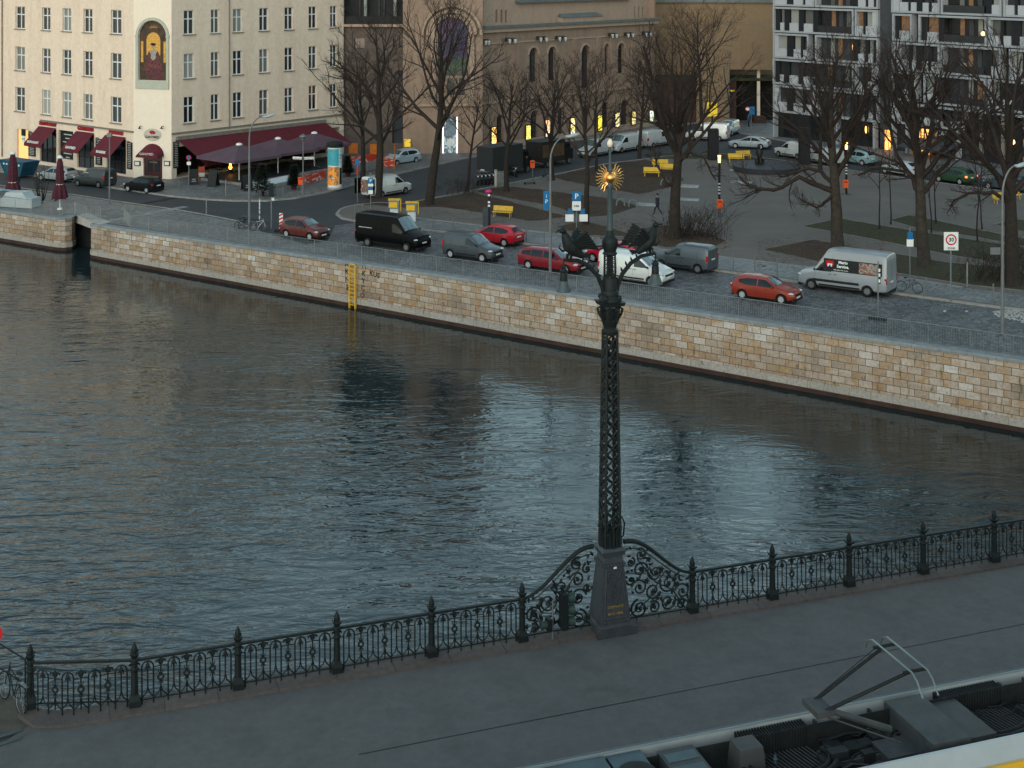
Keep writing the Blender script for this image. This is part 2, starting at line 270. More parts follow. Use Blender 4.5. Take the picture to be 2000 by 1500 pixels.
M['quay'] = ashlar('quay_blocks', .7, .36, [(.1, (.15, .115, .09)), (.26, (.21, .165, .13)), (.38, (.27, .22, .18)), (.46, (.28, .19, .115)), (.5, (.3, .24, .19)), (.6, (.34, .285, .24)), (.66, (.3, .2, .11)), (.71, (.35, .3, .255)), (.85, (.41, .38, .35)), (.97, (.44, .42, .395))], stain=.9, joint=(.06, .048, .04), mort=.016)
M['quaybase'] = ashlar('quay_base_blocks', 1.1, .55, [(.1, (.26, .25, .235)), (.9, (.33, .32, .305))], stain=.5)
M['plinth'] = mk('wet_plinth', (.05, .027, .02), .7, var=.4, scale=1.5, bump=.4)
M['coping'] = mk('coping_granite', (.22, .235, .24), .75, var=.22, scale=1.6, bump=.3)
M['concrete'] = mk('concrete', (.38, .36, .33), .85, var=.15, scale=2.5, bump=.3, dirt=.4, dcol=(.2, .18, .16))
M['iron'] = mk('cast_iron', (.013, .017, .018), .55, .15, var=.25, scale=9, bump=.25, bscale=30)
M['ironlt'] = mk('grey_painted_iron', (.06, .08, .09), .5, .3, var=.15, scale=6)
M['pedestal'] = mk('pedestal_iron', (.055, .06, .068), .45, .25, var=.22, scale=7, bump=.3, bscale=40)
M['gold'] = mk('gilding', (.9, .5, .17), .36, 1.0, var=.15, scale=14, spec=.6)
M['steel'] = mk('galvanised_steel', (.2, .22, .23), .45, .6, var=.15, scale=4)
M['pole'] = mk('pole_grey', (.17, .175, .18), .5, .4, var=.12, scale=3)
M['darkpole'] = mk('black_pole', (.012, .012, .013), .5, .2, var=.3, scale=4)
M['white'] = mk('white_paint', (.72, .73, .72), .5, var=.06, scale=3)
M['sign_white'] = mk('sign_white', (.72, .72, .7), .5, var=.05)
M['sign_blue'] = mk('sign_blue', (.012, .13, .3), .45, var=.08)
M['sign_red'] = mk('sign_red', (.5, .02, .02), .45, var=.1)
M['orange'] = mk('bin_orange', (.75, .1, .02), .5, var=.08)
M['yellow'] = mk('yellow_paint', (.72, .42, .03), .5, var=.1, scale=6)
M['benchy'] = mk('bench_yellow', (.6, .37, .045), .5, var=.14, scale=7)
M['bark'] = mk('bark', (.03, .024, .02), .95, var=.35, scale=5, bump=.9, bscale=14)
M['twig'] = mk('twigs', (.034, .025, .022), .95, var=.25, scale=3)
M['barkpale'] = mk('plane_bark', (.045, .037, .03), .95, var=.4, scale=4, bump=.6)
M['cream'] = plaster('cream_plaster', (.58, .465, .37), .11, .5, (.4, .29, .22))
M['creamlt'] = plaster('pale_cream_plaster', (.62, .53, .435), .05, .15, (.6, .48, .34))
M['creamband'] = plaster('plinth_plaster', (.54, .45, .35), .05, .25)
M['sill'] = mk('sill_zinc', (.19, .17, .15), .7, var=.2)
M['winframe'] = mk('window_white', (.7, .7, .68), .45, var=.05)
def glassm(name, col, rough=.08, spec=.6):
    m, n, b, l = nodes(name); b.inputs['Roughness'].default_value = rough; b.inputs['Specular IOR Level'].default_value = spec
    oi = n.nodes.new('ShaderNodeObjectInfo'); r = n.nodes.new('ShaderNodeMapRange'); r.inputs['To Min'].default_value = .4; r.inputs['To Max'].default_value = 1.9; l.new(oi.outputs['Random'], r.inputs['Value'])
    mx = n.nodes.new('ShaderNodeMixRGB'); mx.blend_type = 'MULTIPLY'; mx.inputs[0].default_value = 1; mx.inputs[1].default_value = (*col, 1); l.new(r.outputs[0], mx.inputs[2]); l.new(mx.outputs[0], b.inputs['Base Color']); return m
M['pane'] = glassm('dark_pane', (.022, .024, .028))
M['curtain'] = glassm('curtained_pane', (.14, .14, .13), .3)
M['carglass'] = mk('tinted_glass', (.006, .008, .009), .06, var=.1, spec=.35)
M['screen'] = mk('windscreen', (.05, .085, .095), .04, var=.25, scale=2.0, spec=1.0, coat=1.0)
M['tyre'] = mk('rubber', (.012, .012, .012), .8, var=.2)
M['rim'] = mk('alloy', (.42, .43, .44), .4, .2, var=.1)
M['trim'] = mk('black_trim', (.015, .015, .017), .6, var=.2)
M['lampw'] = mk('headlamp_glass', (.6, .62, .64), .12, .3, var=.1, coat=1)
M['tail'] = mk('tail_light', (.4, .01, .01), .2, var=.15, coat=1)
M['taillit'] = mk('lit_tail_light', (.6, .05, .02), .3, em=(1, .12, .03), es=3)
M['plate'] = mk('number_plate', (.65, .65, .62), .5, var=.05)
M['glow'] = mk('warm_lamp_glass', (1, .7, .35), .4, em=(1, .5, .12), es=2.6)
M['glowy'] = mk('warm_window_light', (1, .6, .2), .4, em=(1, .36, .07), es=1.3)
M['glow_dim'] = mk('dim_room_light', (.16, .1, .06), .5, em=(1, .42, .16), es=.03, var=.4, scale=1.5)
M['fire'] = mk('flame', (1, .5, .05), .6, em=(1, .42, .03), es=4)
M['frost'] = mk('frosted_glass', (.55, .6, .62), .25, var=.05, coat=.5)
M['awning'] = mk('burgundy_awning', (.11, .018, .028), .85, var=.12, scale=1.2)
M['parasol'] = mk('plum_parasol', (.1, .066, .085), .85, var=.1, scale=1.2)
M['closedp'] = mk('closed_parasol', (.07, .018, .028), .85, var=.3, scale=5)
M['door'] = mk('dark_red_door', (.05, .012, .012), .35, var=.3)
M['black'] = mk('slate_black', (.016, .017, .018), .6, var=.3, scale=4)
M['chalk'] = mk('chalk_lettering', (.4, .42, .4), .9, var=.3, scale=20)
M['redsign'] = mk('red_sign_letters', (.32, .02, .03), .5, var=.15)
M['wood'] = mk('weathered_boards', (.22, .21, .2), .8, var=.3, scale=3)
M['rust'] = mk('rusty_orange_screen', (.42, .12, .02), .8, var=.3, scale=6)
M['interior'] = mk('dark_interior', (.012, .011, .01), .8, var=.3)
M['theatre'] = plaster('theatre_sandstone', (.23, .16, .12), .14, .55, (.13, .085, .06))
M['theatrelt'] = plaster('theatre_trim', (.3, .22, .17), .1, .4, (.2, .12, .08))
M['copper'] = mk('zinc_roof', (.15, .17, .17), .55, .3, var=.2, scale=1.2)
M['theatredk'] = plaster('shaded_sandstone', (.09, .07, .06), .2, .5, (.05, .04, .035))  # theatre stone darkened for the left wing: its shade is put into the colour
M['ochre'] = plaster('ochre_panels', (.21, .145, .09), .1, .35, (.2, .13, .07))
M['brickdk'] = mk('dark_brick', (.07, .04, .032), .9, var=.3, scale=3)
M['fiber'] = mk('white_facade_panel', (.4, .41, .43), .6, var=.06, scale=1)
M['fiberfr'] = mk('frame_panel', (.33, .34, .36), .55, var=.07, scale=1)
M['mb'] = mk('mural_white', (.3, .28, .25), .7, var=.5, scale=6)
M['anth'] = mk('anthracite_panel', (.018, .019, .022), .6, var=.2, scale=2)
M['anth2'] = mk('slate_panel', (.055, .06, .066), .6, var=.12, scale=2)
# ---------------------------------------------------------------- the ground, the river and the quay
def sheet(name, pix, off, mat, thick=0, up=0.0):
    b = MB(); pts = [G(x, y, up) + V((0, 0, off - up)) if isinstance(x, (int, float)) else x for x, y in pix]
    if thick: b.prism([p - V((0, 0, thick)) for p in pts], (0, 0, thick))
    else: b.add(pts, [tuple(range(len(pts)))])
    return tag(b.build(name, mat, smooth=False), kind='structure')
UQ = V((.82133, -.57045, 0)); NQ = V((-.57045, -.82133, 0)); QL = G(175, 437)
def Q(s, n=0.0, z=0.0):                        # along the quay, n towards the river, z above the street there
    p = QL + UQ * s + NQ * n; p.z = gz(p.x, p.y) + z; return p
LW = [G(-420, 352), G(0, 411), G(65, 419.5), G(85, 422.3), G(102, 424.5), G(115, 425.8), G(128, 426), G(140, 424.5), G(146, 421.5), G(150, 412), G(150, 385)]
edge = LW[:9] + [G(150, 419)] + [Q(-.9, -1.25), Q(0, -1.2), Q(0)] + [Q(s) for s in (20, 40, 66, 110, 150)]
b = MB(); eb = [p - NQ * (400 if k else 400) for k, p in enumerate(edge)]
fl = lambda p: V((p.x, p.y, gz(p.x, p.y) - .012)); n = len(edge)
b.add([fl(p) for p in edge] + [fl(p) for p in eb], [(i, i + 1, n + i + 1, n + i) for i in range(n - 1)]); tag(b.build('ground', M['asphalt'], smooth=False), kind='structure')
b = MB(); b.add([(-160, 8, WZ), (120, 8, WZ), (120, 150, WZ), (-160, 150, WZ)], [(0, 1, 2, 3)]); tag(b.build('river_water', water_mat(), smooth=False), kind='structure')
def wall_run(b, pts, z1, z0, out=0.0, s0=0.0, follow=False):      # vertical strip with metric uv; z1 None = follows the street minus .14
    s = s0; vs = []; uv = []; fs = []
    for i, p in enumerate(pts):
        if i: s += (V(p).xy - V(pts[i - 1]).xy).length
        a = V(pts[max(i - 1, 0)]); c = V(pts[min(i + 1, len(pts) - 1)]); t = (c - a); t.z = 0; t.normalize(); n = V((t.y, -t.x, 0))
        q = V(p) + n * out; zt = (gz(p[0], p[1]) + z1) if follow else z1
        vs += [(q.x, q.y, z0), (q.x, q.y, zt)]; uv += [(s, z0), (s, zt)]
        if i: k = 2 * i; fs.append((k - 2, k, k + 1, k - 1))
    n0 = len(b.v); b.add(vs, fs); b.uv = (b.uv or []) + uv; return s
def quay(name, label, pts):
    t = thing(name, label, 'quay wall', (0, 0, 0))
    b = MB(); wall_run(b, pts, -.14, -2.3, 0, follow=True); b.build('stone_facing', M['quay'], t, smooth=False, fix=False)
    b = MB(); wall_run(b, pts, -2.3, -2.66, .07); 
    k = len(b.v); wall_run(b, pts, -2.3, -2.3001, .0)
    n = len(pts); b.f += [(2 * i + 1, 2 * i + 3, k + 2 * i + 3, k + 2 * i + 1) for i in range(n - 1)]
    b.build('base_course', M['quaybase'], t, smooth=False, fix=False)
    b = MB(); wall_run(b, pts, -2.66, -3.6, .03); b.build('plinth', M['plinth'], t, smooth=False, fix=False)
    # coping stones laid one by one along the edge
    b = MB(); rnd = random.Random(4); seg = 0
    for i in range(len(pts) - 1):
        a, c = V(pts[i]), V(pts[i + 1]); L = (c - a).length; m = max(1, round(L / 1.3)); d = (c - a) / m; n = V((d.y, -d.x, 0)).normalized()
        for j in range(m):
            p = a + d * (j + .006); q = a + d * (j + 1 - .006); h = .0 + rnd.uniform(-.006, .006)
            pr = [p + n * .06 + V((0, 0, -.16)), p + n * .06 + V((0, 0, -.02 + h)), p + n * .03 + V((0, 0, .012 + h)), p - n * .62 + V((0, 0, .012 + h)), p - n * .62 + V((0, 0, -.16))]
            b.prism(pr, q - p)
    b.build('coping', M['coping'], t, smooth=False)
    return t
mq = [Q(0, -9, 0), Q(0, -.25), Q(.1, -.05), Q(.35)] + [Q(s) for s in (12, 24, 36, 48, 60, 72, 84, 110)]
quay('quay_wall', 'long sandstone block quay wall with a pale base course behind the yellow ladder', mq)
quay('quay_wall', 'rounded left end of the sandstone quay beyond the narrow inlet', LW[:-1])
b = MB(); p0, p1 = G(146, 421), G(178, 433); dd = (p1 - p0); nb = V((-dd.y, dd.x, 0)).normalized() * -1
nb = V((NQ.x, NQ.y, 0)); q0, q1 = p0 + nb * -.1, Q(.9, -.1)
b.prism([q0 + V((0, 0, -.55)), q1 + V((0, 0, -.5)), q1 + V((0, 0, .02)), q0 + V((0, 0, .02))], nb * -1.1)
tag(b.build('concrete_beam', M['concrete'], smooth=False), 'pale concrete beam spanning the narrow inlet between the two quay walls', 'beam')
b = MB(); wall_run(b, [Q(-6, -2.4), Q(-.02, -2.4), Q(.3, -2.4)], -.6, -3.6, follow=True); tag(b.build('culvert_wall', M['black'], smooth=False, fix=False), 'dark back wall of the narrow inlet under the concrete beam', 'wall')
# flat sheets of the street: cobbles, pavements, plaza, paths and beds
sheet('cobbled_road', [(640, 470), (655, 440), (698, 434), (880, 456), (1072, 481), (1398, 528), (1561, 551), (1750, 573), (1925, 597), (2300, 652), (2300, 760), (2000, 700), (1450, 621), (690, 507), (560, 484)], -.008, M['cobble'])
QP = [(172, 433), (205, 437)] 
sheet('promenade', [(196, 434), (560, 487), (720, 510), (690, 497), (600, 478), (520, 455), (462, 433), (400, 421), (336, 410), (215, 393), (150, 383), (0, 365), (-350, 330), (-350, 358), (0, 409), (65, 417.5), (102, 422), (128, 423.5), (146, 420), (160, 418)], .0, M['pave'])
PL = [(658, 417), (664, 409), (675, 404), (700, 399), (740, 395), (787, 398), (828, 390), (900, 376), (998, 357), (1063, 344), (1115, 334), (1180, 320), (1300, 305), (1400, 299), (1500, 309), (1600, 323), (1680, 335), (1808, 353), (1976, 375), (2200, 408), (2300, 640), (2000, 604), (1925, 595), (1750, 571), (1561, 549), (1398, 526), (1260, 505), (1140, 489), (1013, 473), (880, 453), (698, 431), (668, 425)]
def ragged(pix, sd=1):
    rd = random.Random(sd); out = []
    for i, (x, y) in enumerate(pix):
        a, c = V((x, y)), V(pix[(i + 1) % len(pix)]); n = max(1, int((c - a).length / 9))
        for k in range(n): p = a.lerp(c, k / n); out.append((p.x + rd.uniform(-1.6, 1.6), p.y + rd.uniform(-.8, .8)))
    return out
def slab(name, pix, mat, kerbw=.16):
    sheet(name, pix, .1, mat, thick=.14, up=.1)
slab('plaza', PL, M['gravel'])
def strip(b, pts, wd, z0, z1):                 # a kerb: a continuous bar with mitred corners
    n = len(pts); pr = []
    for i in range(n):
        a = pts[max(i - 1, 0)]; c = pts[min(i + 1, n - 1)]; t = (c - a).xy.normalized(); pr.append(V((t.y, -t.x, 0)))
    vs = []
    for p, q in zip(pts, pr):
        vs += [p + q * wd / 2 + V((0, 0, z0)), p + q * wd / 2 + V((0, 0, z1)), p - q * wd / 2 + V((0, 0, z1)), p - q * wd / 2 + V((0, 0, z0))]
    fs = [(4 * i + j, 4 * i + (j + 1) % 4, 4 * i + 4 + (j + 1) % 4, 4 * i + 4 + j) for i in range(n - 1) for j in range(4)]
    b.add(vs, fs + [(0, 1, 2, 3), (4 * n - 1, 4 * n - 2, 4 * n - 3, 4 * n - 4)])
def kerb(pix, wd=.17, z0=-.1, z1=.11, mat='kerb', closed=False, up=.1):
    pts = [G(x, y, up) - V((0, 0, up)) for x, y in pix]
    if closed: pts.append(pts[0])
    b = MB(); strip(b, pts, wd, z0, z1); return tag(b.build('kerb', M[mat], smooth=False), kind='structure')
kerb(PL[:-1] + [PL[-1], PL[0]], .2)
kerb([(-350, 327), (0, 362), (150, 381), (215, 391), (336, 408), (400, 419), (462, 431), (480, 440), (505, 449)], .16, -.1, .03, up=0)
# pavement along the quay-side kerb of the plaza, paler slabs and an edge line of stone
sheet('sidewalk', [(700, 431), (700, 424), (760, 419), (850, 431), (1010, 449), (1150, 464), (1300, 488), (1400, 501), (1590, 524), (1750, 541), (1880, 562), (1960, 572), (2100, 590), (2100, 614), (1925, 592), (1750, 568), (1561, 546.5), (1398, 523.5), (1260, 503), (1140, 487), (1013, 471), (880, 451)], .104, M['pave'], up=.1)
kerb([(700, 423), (760, 418), (850, 430), (1010, 448), (1150, 463), (1300, 487), (1400, 500), (1590, 523), (1750, 540), (1880, 561)], .3, .09, .112)
BEDS = {'soil': [
    [(735, 385), (768, 384), (800, 394), (850, 388), (922, 376), (965, 386), (1063, 411), (1110, 423), (1073, 428), (1036, 432), (920, 412), (860, 404), (800, 406), (700, 398)],
    [(930, 373), (985, 364), (1040, 368), (1110, 378), (1200, 389), (1246, 403), (1200, 419), (1150, 424), (1080, 402), (1000, 388)],
    [(1080, 344), (1130, 332), (1180, 322), (1260, 312), (1310, 322), (1335, 352), (1310, 366), (1250, 379), (1180, 368), (1100, 352)],
    [(1085, 442), (1140, 432), (1190, 444), (1245, 462), (1150, 459)],
    [(1225, 452), (1300, 440), (1380, 454), (1418, 470), (1395, 482), (1300, 482), (1250, 472)],
    [(1492, 487), (1588, 468), (1660, 481), (1720, 491), (1700, 525), (1600, 510)]],
  'lawn': [
    [(1722, 491), (1760, 497), (1850, 512), (1960, 522), (2100, 562), (2100, 578), (1890, 556), (1750, 533), (1703, 525)],
    [(1565, 442), (1640, 426), (1720, 440), (1900, 468), (2100, 498), (2100, 540), (1960, 516), (1850, 497), (1720, 470), (1640, 455)],
    [(1735, 430), (1775, 420), (1830, 430), (1900, 446), (2050, 475), (2050, 490), (1900, 462), (1800, 448)],
    [(1940, 438), (1985, 428), (2100, 440), (2100, 470), (1990, 450)],
    [(1260, 300), (1400, 297), (1500, 306), (1600, 320), (1600, 326), (1480, 316), (1380, 309), (1280, 312)]]}
for k, ps in BEDS.items():
    for p in ps:
        sheet('planting_bed' if k == 'soil' else 'grass_bed', ragged(p, len(p)), .106, M[k], up=.1)
        if k == 'lawn' and ps.index(p) < 4: kerb(p + [p[0]], .05, .09, .115, 'kerb')
# raised pavement in front of the restaurant and theatre, and of the apartment block
R1 = [(-350, 300), (0, 334), (120, 348), (230, 367), (335, 382), (400, 388), (460, 391), (520, 391), (575, 386), (640, 374), (700, 357), (800, 333), (900, 310), (1000, 292), (1130, 272), (1300, 247), (1420, 232), (1500, 225), (1500, 190), (600, 270), (-350, 240)]
slab('sidewalk', R1, M['pave']); kerb(R1[:-3], .2)
R2 = [(1400, 252), (1500, 268), (1600, 288), (1700, 309), (1850, 334), (2050, 366), (2300, 400), (2300, 330), (1700, 240), (1440, 222)]
slab('sidewalk', R2, M['pave']); kerb(R2[:7], .2)
# ---------------------------------------------------------------- thin steel railing on the quay
def steel_rail(pts, label):
    t = thing('quay_railing', label, 'railing'); rl = MB(); bars = MB(); posts = []
    for i in range(len(pts) - 1):
        a, c = pts[i], pts[i + 1]; L = (c - a).length; rl.tube([a + V((0, 0, .98)), c + V((0, 0, .98))], .021, 6); rl.tube([a + V((0, 0, .1)), c + V((0, 0, .1))], .012, 4)
        m = max(1, round(L / 2.05)); d = (c - a) / m
        for j in range(m + (1 if i == len(pts) - 2 else 0)): posts.append(a + d * j)
        k = int(L / .125); e = (c - a) / max(k, 1)
        for j in range(1, k): p = a + e * j; bars.box(p + V((0, 0, .54)), (.013, .013, .88))
    rl.build('rail', M['steel'], t); bars.build('bar_infill', M['steel'], t, smooth=False)
    for p in posts[:100]: MB().box(p + V((0, 0, .49)), (.035, .035, .98)).build('post', M['steel'], t, smooth=False)
    return t
steel_rail([Q(1.9, -1.6), Q(4, -.4)] + [Q(s, -.4) for s in (16, 32, 48, 64, 80)], 'long thin grey steel railing along the top of the sandstone quay')
o1 = lambda px, py: G(px, py)
steel_rail([G(-420, 350), G(0, 407), G(60, 415), G(100, 420.5), G(122, 422), G(141, 419.5), G(146, 419)], 'short steel railing round the rounded quay end beside the closed parasol')
steel_rail([G(147, 420), G(170, 428), G(196, 429)], 'little railing with grey mesh gate over the concrete beam')
# yellow ladder and the scrawled tags beside it
lp = Q((G(688, 514) - QL).dot(UQ), .1); t = thing('quay_ladder', 'bright yellow steel ladder fixed to the quay wall down to the water', 'ladder', (lp.x, lp.y, -2.95), atan2(UQ.y, UQ.x))
H = gz(lp.x, lp.y) + 2.95 - .2
for s in (-.24, .24): MB().box((s, -.1, H / 2 - .1), (.06, .13, H + .2)).build('stile', M['yellow'], t, smooth=False)
b = MB()
for k in range(10): b.box((0, -.1, .25 + k * (H - .35) / 9.3), (.42, .05, .045))
b.build('rungs', M['yellow'], t, smooth=False)
MB().tube([(-.24, -.1, H), (-.2, -.12, H + .12), (.2, -.12, H + .12), (.24, -.1, H)], .035, 6).build('top_hoop', M['yellow'], t)
def scrawl(txt, sx, z, size, rot, lab):
    tt = thing('graffiti', lab, 'graffiti'); p = Q(sx, .012); ax = UQ; up = V((0, 0, 1))
    Mx = Matrix(((ax.x, 0, -NQ.x * -1, p.x), (ax.y, 0, NQ.y, p.y), (0, 1, 0, z), (0, 0, 0, 1)))
    Mx = Matrix.Translation((p.x, p.y, z)) @ Matrix.Rotation(atan2(UQ.y, UQ.x), 4, 'Z') @ Matrix.Rotation(R(90), 4, 'X') @ Matrix.Rotation(R(rot), 4, 'Z')
    text_part(txt, size, Mx, M['black'], tt, 'paint_stroke', ext=.002, bold=.008)
ls = (G(688, 514) - QL).dot(UQ)
scrawl('A\nK\nN\nE', ls - .62, -1.0, .5, 4, 'black scrawled letters running down the quay stones left of the ladder')
scrawl('H\nK\nY\nC\nO', ls + .72, -1.15, .46, -4, 'tall column of black scrawled letters right of the ladder')
scrawl('KUS', ls + 1.65, -.62, .46, -8, 'short black scrawled tag high on the quay stones')
# ---------------------------------------------------------------- bridge in the foreground
BA = V((-8.344, 30.568, 2.25)); BD = V((.9496, .3136, 0)); BN = V((.3136, -.9496, 0)); SL = .00575; BANG = atan2(.3136, .9496)
BROT = (0, -math.atan(SL), BANG)
def Bp(s, n, z=0.0): return BA + BD * s + BN * n + V((0, 0, SL * s + z))
def Bn(px, py, n):                             # photo position -> (s, height) on the upright plane n metres this side of the railing
    r = ray(px, py); o = V((0, 0, CZ)) - BA; t = (n - o.dot(BN)) / r.dot(BN); p = o + r * t; s = p.dot(BD); return s, p.z - SL * s
def Bz(px, py, z):
    p = P(px, py, 2.35 + z) - BA; return p.dot(BD), p.dot(BN)
b = MB(); b.prism([Bp(-1.9, -.32, -1.2), Bp(75, -.32, -1.2), Bp(75, 17, -1.2), Bp(-30, 17, -1.2), Bp(-30, 3.4, -1.2), Bp(-5.5, 1.2, -1.2), Bp(-2.9, .7, -1.2)], (0, 0, 1.2)); tag(b.build('bridge_deck', M['deck'], smooth=False), kind='structure')
b = MB(); b.prism([Bp(-30, 3.4, -3.5), Bp(-5.5, 1.2, -3.5), Bp(-2.9, .7, -3.5), Bp(-2.0, -.1, -3.5), Bp(-2.6, -1.6, -3.5), Bp(-9, -7, -3.5), Bp(-40, -20, -3.5)], (0, 0, 3.46)); tag(b.build('south_bank', mk('bank_gravel', (.075, .066, .055), .9, var=.3, scale=2, bump=.4), smooth=False), kind='structure')
M['kerbred'] = ashlar('red_granite_kerb', 1.35, .8, [(.1, (.055, .046, .043)), (.9, (.085, .07, .065))], joint=(.03, .028, .028), stain=.3, moss=False)
b = MB(); kp = [Bp(-2.45, -.5, 0), Bp(-2.1, .15, 0), Bp(-1.5, .33, 0), Bp(-.6, .36, 0)] + [Bp(s, .36, 0) for s in range(2, 60, 3)]
kq = [Bp(-2.05, -.6, 0), Bp(-1.75, -.35, 0), Bp(-1.4, -.3, 0), Bp(-.6, -.3, 0)] + [Bp(s, -.3, 0) for s in range(2, 60, 3)]
n = len(kp); b.add([p + V((0, 0, .06)) for p in kp] + [p + V((0, 0, .06)) for p in kq] + [p - V((0, 0, .05)) for p in kp], [(i, i + 1, n + i + 1, n + i) for i in range(n - 1)] + [(2 * n + i, 2 * n + i + 1, i + 1, i) for i in range(n - 1)])
ss = [i * 3 - 3 for i in range(n)]; b.uv = [(x, .1) for x in ss] + [(x, .7) for x in ss] + [(x, .05) for x in ss]
tag(b.build('kerb', M['kerbred'], smooth=False, fix=False), kind='structure')
b = MB(); a = [Bz(x, y, 0) for x, y in ((700, 1466), (1000, 1409), (1500, 1315), (2000, 1220), (2400, 1144))]
for i in range(4): (s0, n0), (s1, n1) = a[i], a[i + 1]; b.add([Bp(s0, n0, .004), Bp(s1, n1, .004), Bp(s1, n1 + .035, .004), Bp(s0, n0 + .035, .004)], [(0, 1, 2, 3)])
tag(b.build('pavement_seam', M['black'], smooth=False), kind='structure')
b = MB(); b.prism([Bp(-12, 8.95, .005), Bp(70, 8.95, .005), Bp(70, 9.2, .005), Bp(-12, 9.2, .005)], (0, 0, .1)); tag(b.build('kerb', M['kerb'], smooth=False), kind='structure')
PB = 2.2625; panel_mesh = None
def ring(c, r, tr, n=12, k=5, sz=1.0):
    return [V((c[0] + r * cos(2 * pi * i / n), c[1], c[2] + r * sz * sin(2 * pi * i / n))) for i in range(n + 1)], tr, k
rail_root = thing('bridge_railing', 'ornate dark cast iron bridge railing with finial posts and scrolled wings beside the tall lamp', 'railing', BA)
rail_root.rotation_euler = BROT
def post(x, y=0.0, lab=None):
    b = MB(); b.box((x, y, .1), (.24, .24, .2)); b.box((x, y, .26), (.24, .24, .12), top=.62); b.lathe([(.082, .3), (.072, .8), (.07, 1.0), (.1, 1.03), (.1, 1.09), (.07, 1.12)], (x, y, 0), 8)
    b.lathe([(.06, .8), (.095, .85), (.095, .88), (.06, .92)], (x, y, 0), 8)
    o = b.build('post', M['iron'], rail_root); f = MB(); f.lathe([(.05, 1.12), (.085, 1.17), (.1, 1.2), (.06, 1.23), (.075, 1.27), (.055, 1.36), (.012, 1.46)], (x, y, 0), 8)
    for k in range(4):
        a = k * pi / 2 + pi / 4; f.tube([(x + .05 * cos(a), y + .05 * sin(a), 1.14), (x + .11 * cos(a), y + .11 * sin(a), 1.2), (x + .13 * cos(a), y + .13 * sin(a), 1.25)], [.02, .016, .006], 4)
    f.build('finial', M['iron'], o)
def panel(L=PB, nper=4):
    b = MB(); p = L / nper
    for z, h in ((1.06, .05), (.16, .028)): b.box((L / 2, 0, z), (L, .075 if z > 1 else .03, h))
    for j in range(nper + 1):
        x = j * p; xx = min(max(x, 0), L)
        pt, tr, k = ring((xx, 0, .6), .058, .017); b.tube(pt, .026, 5)
        b.tube([(xx, 0, .17), (xx, 0, .53)], .017, 4); b.tube([(xx, 0, .67), (xx, 0, 1.04)], .017, 4)
        for dx in (-1, 1):
            b.tube([(xx + dx * .012, 0, .67), (xx + dx * .05, 0, .73), (xx + dx * .045, 0, .78)], [.014, .011, .004], 4); b.tube([(xx + dx * .012, 0, .53), (xx + dx * .045, 0, .47), (xx + dx * .04, 0, .43)], [.014, .011, .004], 4)
            b.tube([(xx, 0, .9), (xx + dx * .05, 0, .98), (xx + dx * .1, 0, .97), (xx + dx * .105, 0, .93)], [.04, .034, .024, .01], 4)
            if 0 <= xx + dx * .01 <= L: 
                b.tube([(xx, 0, .42), (xx + dx * .03, 0, .3), (xx + dx * .14, 0, .18)], .016, 4)
                b.tube([(xx, 0, .86), (xx + dx * (p / 2 - .125), 0, .84)], .013, 4)
        b.tube([(xx, 0, .88), (xx, 0, .94), (xx, 0, 1.02)], [.018, .048, .02], 5)
        if j == nper: break
        c = x + p / 2; arc = [(c + .125 * cos(a), 0, .87 + .125 * sin(a)) for a in [pi * i / 8 for i in range(9)]]
        b.tube([(c + .125, 0, .04)] + arc + [(c - .125, 0, .04)], .018, 4)
        b.tube([(c, 0, .4), (c, 0, .99)], .017, 4); b.tube([(c, 0, .8), (c, 0, .86), (c, 0, .92), (c, 0, .98)], [.016, .05, .038, .014], 5)
        for dx in (-1, 1):
            b.tube([(c, 0, .43), (c + dx * .03, 0, .3), (c + dx * .14, 0, .18)], .016, 4); b.tube([(c + dx * .02, 0, .9), (c + dx * .055, 0, .84), (c + dx * .05, 0, .79)], [.016, .012, .004], 4)
    return b
for i in list(range(1, 6)) + list(range(7, 15)): post((i - 1) * PB)
pan = panel().build('panel', M['iron'], rail_root); first = True
for i in (1, 2, 3, 4) + tuple(range(7, 14)):
    o = pan if first else pan.copy()
    if not first: C.objects.link(o)
    first = False; o.location = ((i - 1) * PB, 0, 0)
# first bay bends back round the abutment
def bend(b, L):
    vs = []
    for x, y, z in b.v:
        k = max(0, 1.25 - x) / 1.25; vs.append((x + .1 * k * k, y + .62 * k ** 2.2, z))
    b.v = vs; return b
o = bend(panel(), PB).build('panel', M['iron'], rail_root); o.location = (-PB, 0, 0)
post(-PB + .08, .66)
